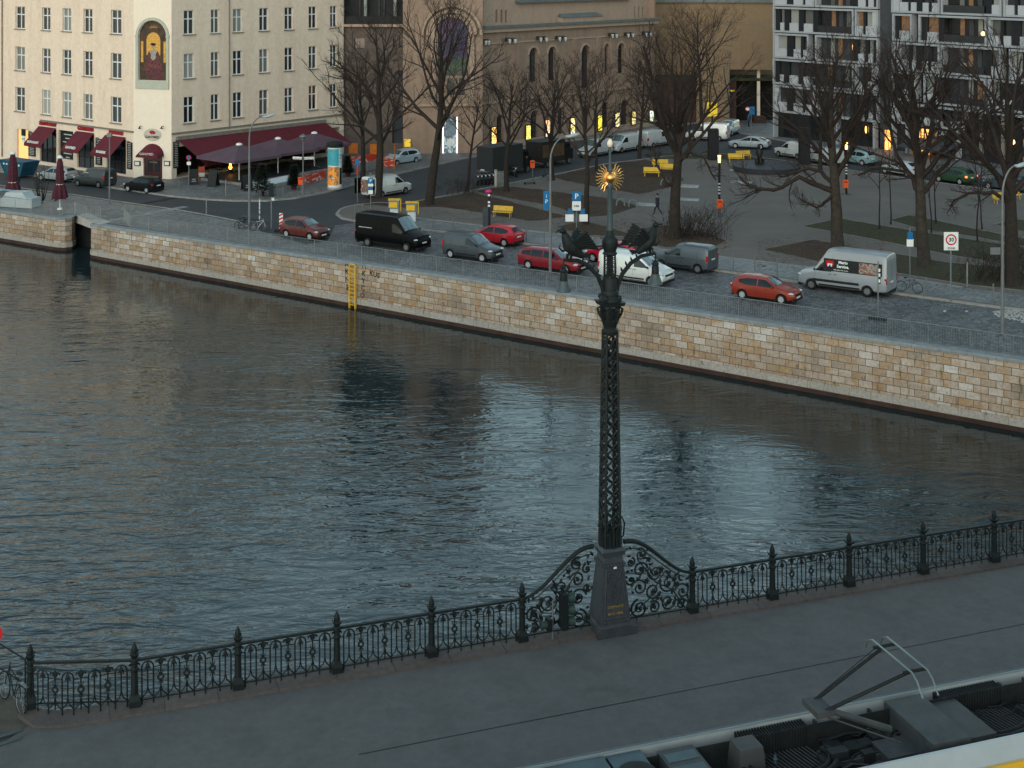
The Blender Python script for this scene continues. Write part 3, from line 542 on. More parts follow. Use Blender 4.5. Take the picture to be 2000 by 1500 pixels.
# scrolled wings either side of the lamp
def spiral(b, c, r0, turns, a0, sgn=1, th=.02):
    pts = []; rs = []; n = int(14 * turns)
    for i in range(n + 1):
        k = i / n; r = r0 * (1 - .82 * k); a = a0 + sgn * 2 * pi * turns * k; pts.append((c[0] + r * cos(a), 0, c[1] + r * sin(a))); rs.append(th * (1 - .35 * k))
    b.tube(pts, rs, 5); b.ball((c[0] + .02, 0, c[1]), th * 2.0, 6, 4)
def leaf(b, p, a, L=.12, wd=.035):
    q = V(p); d = V((cos(a), 0, sin(a))); b.tube([q, q + d * L * .5, q + d * L], [wd * .4, wd, .004], 4)
def wing(sg):                                  # local x from the end post (0) towards the lamp (L)
    b = MB(); L = 1.86; top = lambda x: 1.06 + (0.0 if x < 0 else 1.02 * (3 * (x / 1.75) ** 2 - 2 * (x / 1.75) ** 3 if x < 1.75 else 1))
    def X(x): return sg * x
    xs = [L * i / 16 for i in range(17)]
    b.tube([(X(x), 0, top(x)) for x in xs], [.035 + .025 * x / L for x in xs], 8); b.box((X(L / 2), 0, .16), (L, .03, .03))
    b.tube([(X(x), 0, top(x) - .12 - .04 * x) for x in xs[2:]], .014, 4)
    rnd = random.Random(11 if sg > 0 else 5)
    sp = [(.28, .62, .22, 1.4, .2, 1), (.3, .3, .13, 1.2, 2, -1), (.68, .42, .22, 1.5, 2.6, 1), (.66, .88, .24, 1.6, .5, -1), (1.06, .34, .17, 1.4, 1, 1), (1.08, .75, .22, 1.5, 3.4, 1), (1.02, 1.2, .2, 1.5, .2, -1), (1.45, .36, .24, 1.8, 1.4, -1), (1.45, .88, .22, 1.5, .2, 1), (1.42, 1.32, .2, 1.4, 3, -1), (1.42, 1.7, .17, 1.4, 1, 1), (1.68, 1.1, .13, 1.2, 0, -1), (1.68, 1.55, .12, 1.2, 2, 1)]
    for x, z, r, tn, a0, s_ in sp: spiral(b, (X(x), z), r, tn, a0 if sg > 0 else pi - a0, s_ * sg, .027)
    for _ in range(60):
        x = rnd.uniform(.1, 1.78); z = rnd.uniform(.25, top(x) - .12); leaf(b, (X(x), 0, z), rnd.uniform(0, 6.28), rnd.uniform(.08, .17), .036)
    for i in range(9): x = .12 + i * .2; b.tube([(X(x), 0, .16), (X(x), 0, .02)], .012, 4) if i % 3 == 1 else leaf(b, (X(x), 0, .3), pi / 2, .14, .05)
    for x, z in ((.5, .95), (.85, 1.25), (1.2, 1.55), (1.25, 1.02), (.42, .82)):
        for k in range(5): leaf(b, (X(x), 0, z), k * 1.256, .09, .034)
    b.tube([(X(.2), 0, .2), (X(.55), 0, .7), (X(1.0), 0, .95), (X(1.5), 0, 1.6)], .018, 5); b.tube([(X(1.75), 0, .2), (X(1.2), 0, .55), (X(.9), 0, 1.0), (X(.75), 0, 1.2)], .018, 5)
    return b
o = wing(1).build('scrolled_wing', M['iron'], rail_root); o.location = (4 * PB, 0, 0)
o = wing(-1).build('scrolled_wing', M['iron'], rail_root); o.location = (6 * PB, 0, 0)
# ---------------------------------------------------------------- the tall lamp
lamp = thing('bridge_lamp', 'tall ornate cast iron lamp post with gilded sun and two hanging lanterns', 'lamp post', Bp(5 * PB + .02, 0), 0)
lamp.rotation_euler = (0, 0, BANG)
IR = M['iron']
b = MB(); b.box((0, 0, .1), (1.02, .98, .2)); b.box((0, 0, .24), (.9, .86, .09), top=.94); b.build('plinth', M['pedestal'], lamp, smooth=False)
b = MB(); b.box((0, 0, .95), (.8, .78, 1.4), top=.66); b.build('pedestal', M['pedestal'], lamp, smooth=False); ped = lamp.children[-1]
b = MB()
def ff(x, z, k=0.0):                            # a point on the sloping front face
    return V((x, -(.39 - (z - .25) / 1.4 * .1326) - k, z))
for zz, wd in ((.42, .29), (1.55, .2)): b.tube([ff(-wd, zz, .01), ff(wd, zz, .01)], .018, 4)
for sx in (-1, 1): b.tube([ff(sx * .29, .42, .01), ff(sx * .2, 1.55, .01)], .018, 4)
b.tube([ff(.085 * cos(a), 1.02 + .19 * sin(a), .015) for a in [2 * pi * i / 16 for i in range(17)]], .02, 5)
rnd = random.Random(3)
for i in range(34):
    z = rnd.uniform(1.22, 1.5); x = rnd.uniform(-.18, .18); b.ball(ff(x, z, .01), (.03, .03, .035), 6, 4)
for i in range(22):
    a = rnd.uniform(0, 6.28); b.ball(ff(.14 * cos(a) * rnd.uniform(.9, 1.3), 1.02 + .25 * sin(a), .004), (.02, .014, .025), 6, 4)
for sx in (-1, 1): b.ball(ff(sx * .3, .34, .02), .03, 8, 5)
for i in range(5): b.ball(ff(rnd.uniform(-.03, .03), .92 + i * .05, .01), (.035, .018, .03), 6, 4)
b.build('relief', M['pedestal'], ped)
for tx, zz, sz in (('CHEMNITZ', .68, .085), ('BAU 1896', .52, .095)):
    y = ff(0, zz, .006)
    text_part(tx, sz, Matrix.Translation(y) @ Matrix.Rotation(R(90 + 5.4), 4, 'X'), mk('gilt_lettering', (.55, .36, .1), .4, .5), ped, ext=.004)
b = MB(); b.box((.02, 0, 0), (.075, .01, .05)); o = b.build('sticker', M['sign_white'], ped, smooth=False); o.location = ff(0, 1.6, .02)
b = MB(); b.box((0, 0, 1.68), (.6, .58, .06)); b.box((0, 0, 1.8), (.52, .5, .18), top=.88); b.box((0, 0, 1.93), (.56, .54, .1), top=1.08); b.box((0, 0, 2.03), (.64, .62, .07), top=.8)
for i in range(7): b.ball((-.25 + i * .083, -.3, 1.66), .033, 6, 4); b.ball((-.3, -.25 + i * .083, 1.66), .033, 6, 4)
b.build('pedestal_cap', M['pedestal'], lamp, smooth=False)
# open lattice shaft
b = MB(); hw = lambda z: .2 - (z - 2.1) / (7.3 - 2.1) * .065
Z0, Z1, NP = 2.35, 7.2, 17
for sx in (-1, 1):
    for sy in (-1, 1): b.tube([(sx * hw(2.05), sy * hw(2.05), 2.05), (sx * hw(7.3), sy * hw(7.3), 7.3)], .032, 6)
for f in range(4):
    c_, s_ = cos(f * pi / 2), sin(f * pi / 2)
    def F(u, z): h = hw(z); x, y = u * h, -h; return (x * c_ - y * s_, x * s_ + y * c_, z)
    for k in range(NP):
        za = Z0 + (Z1 - Z0) * k / NP; zb = Z0 + (Z1 - Z0) * (k + 1) / NP; zm = (za + zb) / 2
        for sg in (-1, 1): b.tube([F(-sg * .95, za), F(-sg * .42, zm - .07), F(0, zm), F(sg * .42, zm + .07), F(sg * .95, zb)], .024, 4); b.tube([F(sg * .5, za + .02), F(sg * .15, zm - .05)], [.016, .034], 4)
        b.ball(F(0, zm), (.05, .05, .055), 6, 4); b.ball(F(0, za), (.028, .028, .05), 5, 4)
        for sg in (-1, 1): b.ball(F(sg * 1.08, zm), (.03, .03, .045), 5, 4)
b.build('lattice_shaft', IR, lamp)
b = MB()
for k in range(16):
    a = k * pi / 8; r = .235
    b.tube([(r * cos(a), r * sin(a), 2.05), ((r - .02) * cos(a), (r - .02) * sin(a), 2.35), ((r + .03) * cos(a), (r + .03) * sin(a), 2.5), ((r + .08) * cos(a), (r + .08) * sin(a), 2.52)] if k % 2 else [(r * cos(a), r * sin(a), 2.05), ((r - .03) * cos(a), (r - .03) * sin(a), 2.6), ((r - .06) * cos(a), (r - .06) * sin(a), 2.95)], [.05, .045, .03, .008] if k % 2 else [.05, .04, .01], 5)
b.tube([(.23, .05, 2.1), (.36, 0, 2.25), (.38, -.02, 2.55), (.31, -.02, 2.72), (.24, 0, 2.6)], .022, 5)
b.build('leaf_collar', IR, lamp)
b = MB(); b.lathe([(.17, 7.25), (.21, 7.3), (.21, 7.36), (.16, 7.42), (.18, 7.5), (.23, 7.6), (.16, 7.66), (.17, 7.9)], n=12)
for k in range(8):
    a = k * pi / 4 + .39; b.tube([(.17 * cos(a), .17 * sin(a), 7.6), (.27 * cos(a), .27 * sin(a), 7.75), (.31 * cos(a), .31 * sin(a), 7.88), (.24 * cos(a), .24 * sin(a), 7.93), (.22 * cos(a), .22 * sin(a), 7.85)], .035, 5)
b.box((0, 0, 8.03), (.54, .54, .09), rz=0, top=1.12); b.lathe([(.28, 8.07), (.29, 8.1), (.21, 8.22), (.22, 8.3), (.19, 8.35)], n=12)
for k in range(4): a = k * pi / 2 + pi / 4; b.ball((.25 * cos(a), .25 * sin(a), 8.17), .07, 8, 5)
b.build('capital', IR, lamp)
b = MB(); b.lathe([(.18, 8.3), (.18, 8.62), (.15, 8.66), (.135, 8.72)], n=12)
for k in range(8):
    a = k * pi / 4; b.tube([(.15 * cos(a), .15 * sin(a), 8.66), (.14 * cos(a), .14 * sin(a), 9.2)], .026, 5)
b.lathe([(.09, 8.6), (.085, 9.2)], n=8)
for k in range(5): b.tube([(.14 * cos(a), .14 * sin(a), 8.75 + k * .1 + .03 * sin(3 * a)) for a in [2 * pi * i / 12 for i in range(13)]], .014, 4)
b.lathe([(.13, 9.2), (.19, 9.24), (.15, 9.3), (.17, 9.36), (.2, 9.48), (.19, 9.6), (.14, 9.66), (.11, 9.7), (.09, 9.82)], n=14)
b.build('upper_shaft', IR, lamp)
b = MB(); b.lathe([(.085, 9.75), (.08, 10.0), (.06, 10.85), (.085, 10.9), (.07, 10.97), (.05, 11.0)], n=10); b.lathe([(.05, 11.25), (.08, 11.28), (.05, 11.36), (.035, 11.45), (.035, 11.9)], n=8); b.build('top_pole', M['ironlt'], lamp)
b = MB(); b.lathe([(.04, 11.88), (.07, 11.93), (.075, 11.96), (.05, 12.03), (.01, 12.07)], n=12); b.build('top_cap', M['creamlt'], lamp)
b = MB(); b.ball((0, -.03, 11.12), .12, 18, 10)
for k in range(26):
    a = 2 * pi * (k + .5) / 26
    if abs(cos(a)) < .25: continue
    pts = []; rs = []
    for i in range(9):
        q = i / 8; r = .14 + .235 * q; off = .016 * sin(q * 9.5) * (1 - .2 * q); pts.append((r * cos(a) - off * sin(a), 0, 11.12 + r * sin(a) + off * cos(a))); rs.append(.018 * (1 - .7 * q) + .003)
    b.tube(pts, rs, 5)
b.lathe([(.15, -.012), (.17, 0), (.15, .012)], (0, 0, 11.12), 24, M=Matrix.Rotation(R(90), 4, 'X')); b.ball((0, 0, 11.27), (.05, .04, .04), 8, 5); b.ball((0, 0, 10.97), (.05, .04, .05), 8, 5)
b.build('gilded_sun', M['gold'], lamp)
def armset(sg, k):
    b = MB(); pts = [(sg * .16, 0, 8.15), (sg * .2, 0, 8.4), (sg * .33, 0, 8.72), (sg * .56, 0, 8.97), (sg * .85, 0, 9.13), (sg * 1.22, 0, 9.17)]
    b.tube(pts, [.05, .05, .055, .055, .05, .04], 7)
    for i, (x, z) in enumerate(((.24, 8.52), (.36, 8.76), (.48, 8.9), (.62, 9.0), (.76, 9.08))): leaf(b, (sg * (x - .03), 0, z), pi / 2 + sg * .3, .14, .03)
    b.tube([(sg * .1, 0, 9.44), (sg * .5, 0, 9.44), (sg * .95, 0, 9.36)], .022, 5)
    o = b.build('arm', IR, lamp)
    e = MB(); c = V((sg * 1.0, 0, 9.42))
    e.tube([c + V((-sg * .28, 0, -.2)), c + V((-sg * .1, 0, -.06)), c + V((sg * .06, 0, .08)), c + V((sg * .14, 0, .26)), c + V((sg * .2, 0, .4))], [.07, .15, .18, .13, .075], 9)
    h = c + V((sg * .24, 0, .46)); e.ball(h, (.1, .075, .075), 8, 6); e.tube([h + V((sg * .06, 0, .01)), h + V((sg * .15, 0, .0)), h + V((sg * .18, 0, -.05))], [.032, .02, .005], 5); e.tube([h + V((0, 0, .04)), h + V((-sg * .05, 0, .13))], [.03, .006], 4)
    for w_ in (-1, 1):
        for i in range(7):
            q = i / 6; st = c + V((-sg * .02 * i, w_ * .08, .12 - .01 * i)); d = V((-sg * (.28 + .22 * q), w_ * (.16 + .1 * (1 - q)), .34 - .42 * q)); 
            e.tube([st, st + d * .5 + V((0, 0, .04)), st + d * .85 + V((-sg * .02, 0, .03)), st + d], [.055, .055, .042, .012], 5)
    for i in range(5): st = c + V((-sg * .26, 0, -.18)); e.tube([st, st + V((-sg * .2, (i - 2) * .05, -.04 + .02 * i))], [.035, .01], 4)
    for i in range(4): e.tube([c + V((sg * (-.02 + .05 * i), 0, -.1)), c + V((sg * (.02 + .05 * i), .03 * (-1) ** i, -.28))], [.03, .012], 4)
    e.tube([c + V((sg * .1, 0, .0)), c + V((sg * .24, 0, -.04)), c + V((sg * .34, 0, .05)), c + V((sg * .3, 0, .13))], [.04, .035, .025, .008], 5)
    e.build('eagle_ornament', IR, o)
    l = MB(); x = sg * 1.22; l.tube([(x, 0, 9.17), (x, 0, 8.98)], .02, 5); l.lathe([(.02, 9.0), (.05, 8.97), (.085, 8.93), (.1, 8.9), (.075, 8.87), (.09, 8.84), (.095, 8.66)], (x, 0, 0), 14)
    for i in range(5): a = i * 1.256; l.ball((x + .07 * cos(a), .07 * sin(a), 8.99), .02, 5, 4)
    lo = l.build('lantern', IR, o); l = MB(); l.lathe([(.1, 8.66), (.115, 8.6), (.15, 8.48), (.185, 8.43), (.185, 8.4), (.16, 8.4)], (x, 0, 0), 18); l.build('lantern_hood', M['ironlt'], lo)
armset(-1, 0); armset(1, 1)
# ship signal fixed by the railing
s0, z0 = Bn(1100, 1235, -.0); t = thing('river_signal', 'dark signal head with three green visors mounted at the bridge railing left of the lamp', 'traffic light', Bp(s0 - .15, .16)); t.rotation_euler = (0, 0, BANG)
b = MB(); b.box((.1, 0, .7), (.15, .28, .86)); b.box((-.28, 0, .42), (.1, .22, .3)); b.build('housing', M['iron'], t, smooth=False)
M['visor'] = mk('visor_green', (.03, .055, .05), .5, var=.15)
for z in (.98, .7, .42): MB().lathe([(.1, 0), (.115, .06), (.125, .2)], (.17, 0, z), 12, M=Matrix.Rotation(R(90), 4, 'Y')).build('visor', M['visor'], t)
MB().lathe([(.09, 0), (.1, .06), (.105, .16)], (-.33, 0, .42), 12, M=Matrix.Rotation(R(-90), 4, 'Y')).build('visor', M['visor'], t)
MB().tube([(-.2, -.05, 0), (-.2, -.05, 1.0)], .022, 6).build('pole', M['pole'], t)
# south bank fence
t = thing('bank_fence', 'plain dark bar fence on the near river bank behind the parked bicycle', 'fence')
pa, pb = Bp(-2.3, -.85, 0), P(-260, 1180, 2.2); pb.z = pa.z
MB().tube([pa + V((0, 0, 1.05)), pb + V((0, 0, 1.05))], .02, 5).build('rail', IR, t); MB().tube([pa + V((0, 0, .5)), pb + V((0, 0, .5))], .015, 5).build('rail', IR, t)
for k in range(5): q = pa.lerp(pb, k / 4); MB().tube([q, q + V((0, 0, 1.05))], .02, 5).build('post', IR, t)
t = thing('bank_kerb', 'pair of pale kerb lines crossing the near bank at the foot of the bicycle', 'kerb')
for k in (0, .3): MB().prism([Bp(-2.35, .1 + k, .004), Bp(-9, 1.9 + k * 2.0, .004), Bp(-9, 2.05 + k * 2.0, .004), Bp(-2.35, .2 + k, .004)], (0, 0, .02)).build('kerb_stone', M['ironlt'], t, smooth=False)
# ---------------------------------------------------------------- buildings
class Wall:                                    # an upright plane: origin o, direction d (unit), outward normal facing the viewer
    def __init__(s, o, d):
        s.o = V((o.x, o.y, 0)); s.d = V((d[0], d[1], 0)).normalized(); s.n = V((s.d.y, -s.d.x, 0))
    def sz(s, px, py):
        r = ray(px, py); e = V((0, 0, CZ)); t = (s.o - e).dot(s.n) / r.dot(s.n); p = e + r * t; return (p - s.o).dot(s.d), p.z
    def p(s, u, z, n=0.0): return s.o + s.d * u + s.n * n + V((0, 0, z))
    def rot(s): return atan2(s.d.y, s.d.x)
def facade(name, W, s0, s1, z0, z1, ops, mat, parent, depth=.22, n=0.0):
    """wall with real openings; ops = (u0, u1, z0, z1, arched)"""
    us = sorted({s0, s1, *[o[0] for o in ops], *[o[1] for o in ops]}); zs = sorted({z0, z1, *[o[2] for o in ops], *[o[3] for o in ops]})
    us = [u for u in us if s0 <= u <= s1]; zs = [z for z in zs if z0 <= z <= z1]; b = MB()
    for i in range(len(us) - 1):
        run = None
        for j in range(len(zs) - 1):
            cu, cz = (us[i] + us[i + 1]) / 2, (zs[j] + zs[j + 1]) / 2
            hole = any(o[0] < cu < o[1] and o[2] < cz < o[3] for o in ops)
            if not hole: run = [zs[j], zs[j + 1]] if run is None else [run[0], zs[j + 1]]
            if run and (hole or j == len(zs) - 2):
                b.add([W.p(us[i], run[0], n), W.p(us[i + 1], run[0], n), W.p(us[i + 1], run[1], n), W.p(us[i], run[1], n)], [(0, 1, 2, 3)]); run = None
    for o in ops:
        u0, u1, a, c = o[:4]; q = [(u0, a), (u1, a), (u1, c), (u0, c)]
        if len(o) > 4 and o[4]:
            r = (u1 - u0) / 2; cu = (u0 + u1) / 2; arc = [(cu + r * cos(t), c - r + r * sin(t)) for t in [pi * k / 10 for k in range(11)]]
            for k in range(10):
                (x0, y0), (x1, y1) = arc[k], arc[k + 1]; b.add([W.p(x0, y0, n), W.p(x0, c, n), W.p(x1, c, n), W.p(x1, y1, n)], [(0, 1, 2, 3)])
            q = [(u0, a), (u1, a)] + arc
        m = len(q)
        for k in range(m):
            (x0, y0), (x1, y1) = q[k], q[(k + 1) % m]; b.add([W.p(x0, y0, n), W.p(x1, y1, n), W.p(x1, y1, n - depth), W.p(x0, y0, n - depth)], [(0, 1, 2, 3)])
    return b.build(name, mat, parent, smooth=False, fix=False)
def wbox(b, W, u0, u1, z0, z1, n0, n1):
    q = [W.p(u0, z0, n0), W.p(u1, z0, n0), W.p(u1, z0, n1), W.p(u0, z0, n1)]; b.prism(q, (0, 0, z1 - z0)); return b
def wpart(name, W, u0, u1, z0, z1, n0, n1, mat, parent): return wbox(MB(), W, u0, u1, z0, z1, n0, n1).build(name, mat, parent, smooth=False)
def arch_quad(b, W, u0, u1, z0, z1, n):
    r = (u1 - u0) / 2; cu = (u0 + u1) / 2; pts = [W.p(u0, z0, n), W.p(u1, z0, n)] + [W.p(cu + r * cos(t), z1 - r + r * sin(t), n) for t in [pi * k / 10 for k in range(11)]]
    b.add(pts, [tuple(range(len(pts)))])
rnd = random.Random(7)
def window(W, u0, u1, z0, z1, parent, d=.2, curt=False, sill=True):
    """white casement: side bar, off-centre mullion, transom at two thirds"""
    b = MB(); f = .07; zm = z0 + (z1 - z0) * .64; um = (u0 + u1) / 2
    for a, c in ((u0, u0 + f), (u1 - f, u1), (um - .06, um + .06)): wbox(b, W, a, c, z0, z1, -d, -d + .05)
    for a, c in ((z0, z0 + f), (z1 - f, z1), (zm - .05, zm + .05)): wbox(b, W, u0 + f, um - .06, a, c, -d, -d + .048); wbox(b, W, um + .06, u1 - f, a, c, -d, -d + .048)
    o = b.build('window', M['winframe'], parent, smooth=False)
    MB().add([W.p(u0, z0, -d - .002), W.p(u1, z0, -d - .002), W.p(u1, z1, -d - .002), W.p(u0, z1, -d - .002)], [(0, 1, 2, 3)]).build('pane', M['curtain' if curt else 'pane'], o, smooth=False, fix=False)
    if sill: wpart('sill', W, u0 - .12, u1 + .12, z0 - .09, z0 - .015, -.1, .13, M['sill'], o)
    return o
cr = G(335, 352); cl = G(261, 349)
WR = Wall(cr, (2250, 2700)); WC = Wall(cl, (cr - cl)); dl = V((-3350, 2700, 0)).normalized(); WL = Wall(cl - V((-dl.x, -dl.y, 0)) * 0, (-dl.x, -dl.y)); 
TOP = 21.5; rest = thing('corner_restaurant', 'five storey cream plastered corner building with restaurant on its ground floor and arched mural', 'building', G(298, 351))
UL0 = WL.sz(-60, 200)[0]; UL1 = 0; UR1 = WR.sz(672, 200)[0]; UC1 = (cr - cl).xy.length; G0 = -1.6
rest.location = (0, 0, 0)
zb = WR.sz(335, 262)[1]                        # string course above the shops
cols_l = [(30, 48.5), (82, 98.5), (122, 139), (163, 180.5), (216.5, 237)]
cols_r = [(359, 379.5), (412, 428.5), (455, 473.5), (506.5, 524.5), (556, 573), (603, 619), (645, 658.5)]
rows = [WL.sz(226, y)[1] for y in (66, 153.5, 240)]; tops = [WL.sz(226, y)[1] for y in (19, 103.5, 189)]
rr = [(rows[i], tops[i]) for i in range(3)]; st = (rows[0] - rows[2]) / 2; rr.append((rows[0] + st, tops[0] + st * .96))
rowr = [WR.sz(369, y)[1] for y in (67, 153, 240)]; topr = [WR.sz(369, y)[1] for y in (20, 104.5, 188.5)]
rq = [(rowr[i], topr[i]) for i in range(3)]; rq.append((rowr[0] + st, topr[0] + st * .96))
opl = [(WL.sz(a, 150)[0], WL.sz(c, 150)[0], z0, z1, False) for a, c in cols_l for z0, z1 in rr]
opr = [(WR.sz(a, 150)[0], WR.sz(c, 150)[0], z0, z1, False) for a, c in cols_r for z0, z1 in rq]
# shop openings in the left wing
def L(px, py): return WL.sz(px, py)
shops = [(L(58, 300)[0], L(66, 300)[0]), (L(78, 300)[0], L(110, 300)[0]), (L(114, 300)[0], L(143, 300)[0]), (L(151, 300)[0], L(184, 300)[0]), (L(188, 300)[0], L(200, 300)[0]), (L(208, 300)[0], L(246, 300)[0])]
zc = L(150, 258)[1]; zg = -.35
ops = opl + [(shops[1][0], shops[1][1], zg, zc, False), (shops[2][0], shops[2][1], L(128, 311)[1], zc, False), (shops[3][0], shops[3][1], zg, zc, False), (shops[5][0], shops[5][1], zg, zc - .1, False), (L(33, 280)[0], L(55, 280)[0], L(45, 312)[1], L(45, 253)[1], False)]
facade('wall', WL, UL0, 0, G0, TOP, ops, M['cream'], rest)
facade('wall', WR, 0, UR1, zb, TOP, opr, M['cream'], rest)
wu0 = WR.sz(345, 300)[0]; facade('wall', WR, 0, UR1, G0, zb, [(wu0, UR1 - .6, -.4, zb - 1.2, False)], M['creamband'], rest, depth=2.2)
du0, du1 = WC.sz(280, 320)[0], WC.sz(317, 320)[0]; zd = WC.sz(298, 303)[1]
mu0, mu1 = WC.sz(271, 100)[0], WC.sz(325, 100)[0]; mz0, mz1 = WC.sz(298, 157)[1], WC.sz(298, 40)[1]
facade('wall', WC, 0, UC1, G0, TOP, [(du0, du1, G0, zd, False), (mu0, mu1, mz0, mz1, True)], M['creamlt'], rest, depth=.18)
wpart('wall', Wall(WR.p(UR1, 0), (-WR.n.x, -WR.n.y)), 0, 14, G0, TOP, 0, -.1, M['cream'], rest)
b = MB(); pts = [WL.p(UL0, TOP - .02), WL.p(0, TOP - .02), WR.p(0, TOP - .02), WR.p(UR1, TOP - .02), WR.p(UR1, TOP - .02, -13), WL.p(UL0, TOP - .02, -13)]
b.prism([p - V((0, 0, .3)) for p in pts], (0, 0, .45)); b.build('roof', M['copper'], rest, smooth=False)
for W_, oo in ((WL, opl), (WR, opr)):
    for o in oo: window(W_, *o[:4], rest, curt=rnd.random() < .22)
wpart('string_course', WL, L(80, 240)[0], .02, zb - .02, zb + .13, 0, .12, M['sill'], rest); wpart('string_course', WR, -.02, UR1, zb - .06, zb + .1, 0, .12, M['sill'], rest)
wpart('string_course', WL, UL0, 0, TOP - .6, TOP - .2, 0, .4, M['creamlt'], rest); wpart('string_course', WR, 0, UR1, TOP - .6, TOP - .2, 0, .4, M['creamlt'], rest)
for W_, px in ((WL, 5.5), (WR, 447)): u = W_.sz(px, 100)[0]; b = MB(); b.tube([W_.p(u, -.5 if W_ is WL else zb - .1, .1), W_.p(u, TOP - .6, .1)], .055, 6); b.build('downpipe', M['sill'], rest)
# mural niche: a plain seated figure on gold, generic
mural = MB(); arch_quad(mural, WC, mu0, mu1, mz0, mz1, -.15); mo = mural.build('mural', mk('mural_ground', (.07, .045, .03), .6, var=.5, scale=2.2), rest, smooth=False, fix=False)
cu = (mu0 + mu1) / 2; hw_ = (mu1 - mu0) / 2; mh = mz1 - mz0
b = MB(); arch_quad(b, WC, cu - hw_ * .5, cu + hw_ * .5, mz0 + mh * .42, mz0 + mh * .8, -.135); 
for s in (-1, 1): wbox(b, WC, cu + s * hw_ * .82 - .12, cu + s * hw_ * .82 + .12, mz0 + mh * .3, mz0 + mh * .65, -.15, -.138)
for k in range(9): a = R(20 + k * 17.5); b.prism([WC.p(cu + .25 * cos(a) - .03, mz0 + mh * .86 + .1 * sin(a), -.138), WC.p(cu + .25 * cos(a) + .03, mz0 + mh * .86 + .1 * sin(a), -.138), WC.p(cu + .8 * cos(a), mz0 + mh * .86 + .4 * sin(a), -.138)], WC.n * .004)
b.build('gold_field', mk('mural_gold', (.62, .33, .07), .6, var=.4, scale=7), mo, smooth=False)
def blob(c, rx, rz, n, name, mat):
    b = MB(); b.prism([WC.p(cu + (c[0] + rx * cos(t) * (1 + .12 * sin(3 * t))) * hw_, mz0 + (c[1] + rz * sin(t) * (1 + .1 * cos(4 * t))) * mh, n) for t in [2 * pi * k / 16 for k in range(16)]], WC.n * .006); b.build(name, mat, mo, smooth=False)
blob((0, .2), .62, .17, -.128, 'painted_robe', mk('mural_red', (.13, .045, .045), .7, var=.6, scale=5)); blob((.15, .1), .7, .09, -.12, 'painted_robe', mk('mural_plum', (.1, .035, .04), .7, var=.5, scale=5))
blob((0, .43), .27, .09, -.122, 'painted_bodice', M['mb']); blob((-.3, .4), .12, .08, -.121, 'painted_sleeve', bpy.data.materials['mural_red']); blob((.3, .4), .12, .08, -.121, 'painted_sleeve', bpy.data.materials['mural_red']); blob((0, .565), .16, .035, -.115, 'painted_face', mk('mural_skin', (.4, .24, .15), .7, var=.2)); blob((0, .6), .2, .022, -.11, 'painted_hair', mk('mural_dark', (.02, .015, .012), .7))
b = MB(); SG = mk('mural_surround', (.42, .43, .36), .8, var=.08)
ro, ri = hw_ + .28, hw_ + .02
for k in range(14):
    a0, a1 = pi * k / 14, pi * (k + 1) / 14; zc_ = mz1 - hw_
    b.prism([WC.p(cu + ri * cos(a0), zc_ + ri * sin(a0), 0), WC.p(cu + ro * cos(a0), zc_ + ro * sin(a0), 0), WC.p(cu + ro * cos(a1), zc_ + ro * sin(a1), 0), WC.p(cu + ri * cos(a1), zc_ + ri * sin(a1), 0)], WC.n * .1)
for s in (-1, 1): wbox(b, WC, cu + (s * ro if s < 0 else ri), cu + (-ri if s < 0 else ro), mz0 - .02, mz1 - hw_, 0, .1)
wbox(b, WC, cu - ro, cu + ro, mz0 - .75, mz0 - .02, 0, .12); [wbox(b, WC, cu - ro - .04 if q < 0 else cu + ri - .02, cu - ri + .02 if q < 0 else cu + ro + .04, mz1 - hw_ - .12, mz1 - hw_ + .1, 0, .14) for q in (-1, 1)]; b.build('mural_surround', SG, rest, smooth=False)
# entrance
wpart('door', WC, du0, du1, G0, zd, -.2, -.15, M['door'], rest); dr = rest.children[-1]
for k in (0, 1): u = du0 + (du1 - du0) * (.18 + .38 * k); wpart('pane', WC, u, u + (du1 - du0) * .26, -.2 + .3, zd - .5, -.15, -.135, M['pane'], dr)
def tpl(W, u, z, n, tilt=0): return Matrix.Translation(W.p(u, z, n)) @ Matrix.Rotation(W.rot(), 4, 'Z') @ Matrix.Rotation(R(90 + tilt), 4, 'X')
text_part('GANYMED', .18, tpl(WC, (du0 + du1) / 2, .95, -.12), M['chalk'], dr)
b = MB(); uc = (du0 + du1) / 2; rw = (du1 - du0) / 2 + .18; n_ = 10
arcp = [(uc + rw * cos(pi * k / n_), zd + .0 + rw * .9 * sin(pi * k / n_)) for k in range(n_ + 1)]
vs = [WC.p(u, z, .02) for u, z in arcp] + [WC.p(uc + (u - uc) * 1.0, zd - .12 + (z - zd) * .55, 1.0) for u, z in arcp]
b.add(vs, [(i, i + 1, n_ + 2 + i, n_ + 1 + i) for i in range(n_)] + [tuple(range(n_ + 1, 2 * n_ + 2))]); bal = b.build('door_canopy', M['awning'], rest, smooth=False)
text_part('GANYMED', .3, tpl(WC, uc, zd + .22, 1.04), M['sign_white'], bal)
b = MB(); su, szz = WC.sz(298, 263); b.lathe([(0.02, 0), (.86, 0), (.9, .03), (.86, .06), (.02, .06)], (0, 0, 0), 28, sy=.62); b.v = [tuple(WC.p(su + x, szz + y, z)) for x, y, z in b.v]; ov = b.build('oval_sign', mk('sign_cream', (.5, .45, .38), .6, var=.05), rest)
text_part('GANYMED', .3, tpl(WC, su, szz - .22, .066), M['black'], ov, bold=.01); 
b = MB()
for k in range(6): a = R(40 + k * 20); b.prism([WC.p(su + .02 + .1 * cos(a), szz - .02 + .05 * sin(a), .065), WC.p(su - .05 + .42 * cos(a), szz + .0 + .4 * sin(a), .065), WC.p(su + .06 + .4 * cos(a - .2), szz + .36 * sin(a - .2), .065)], WC.n * .01)
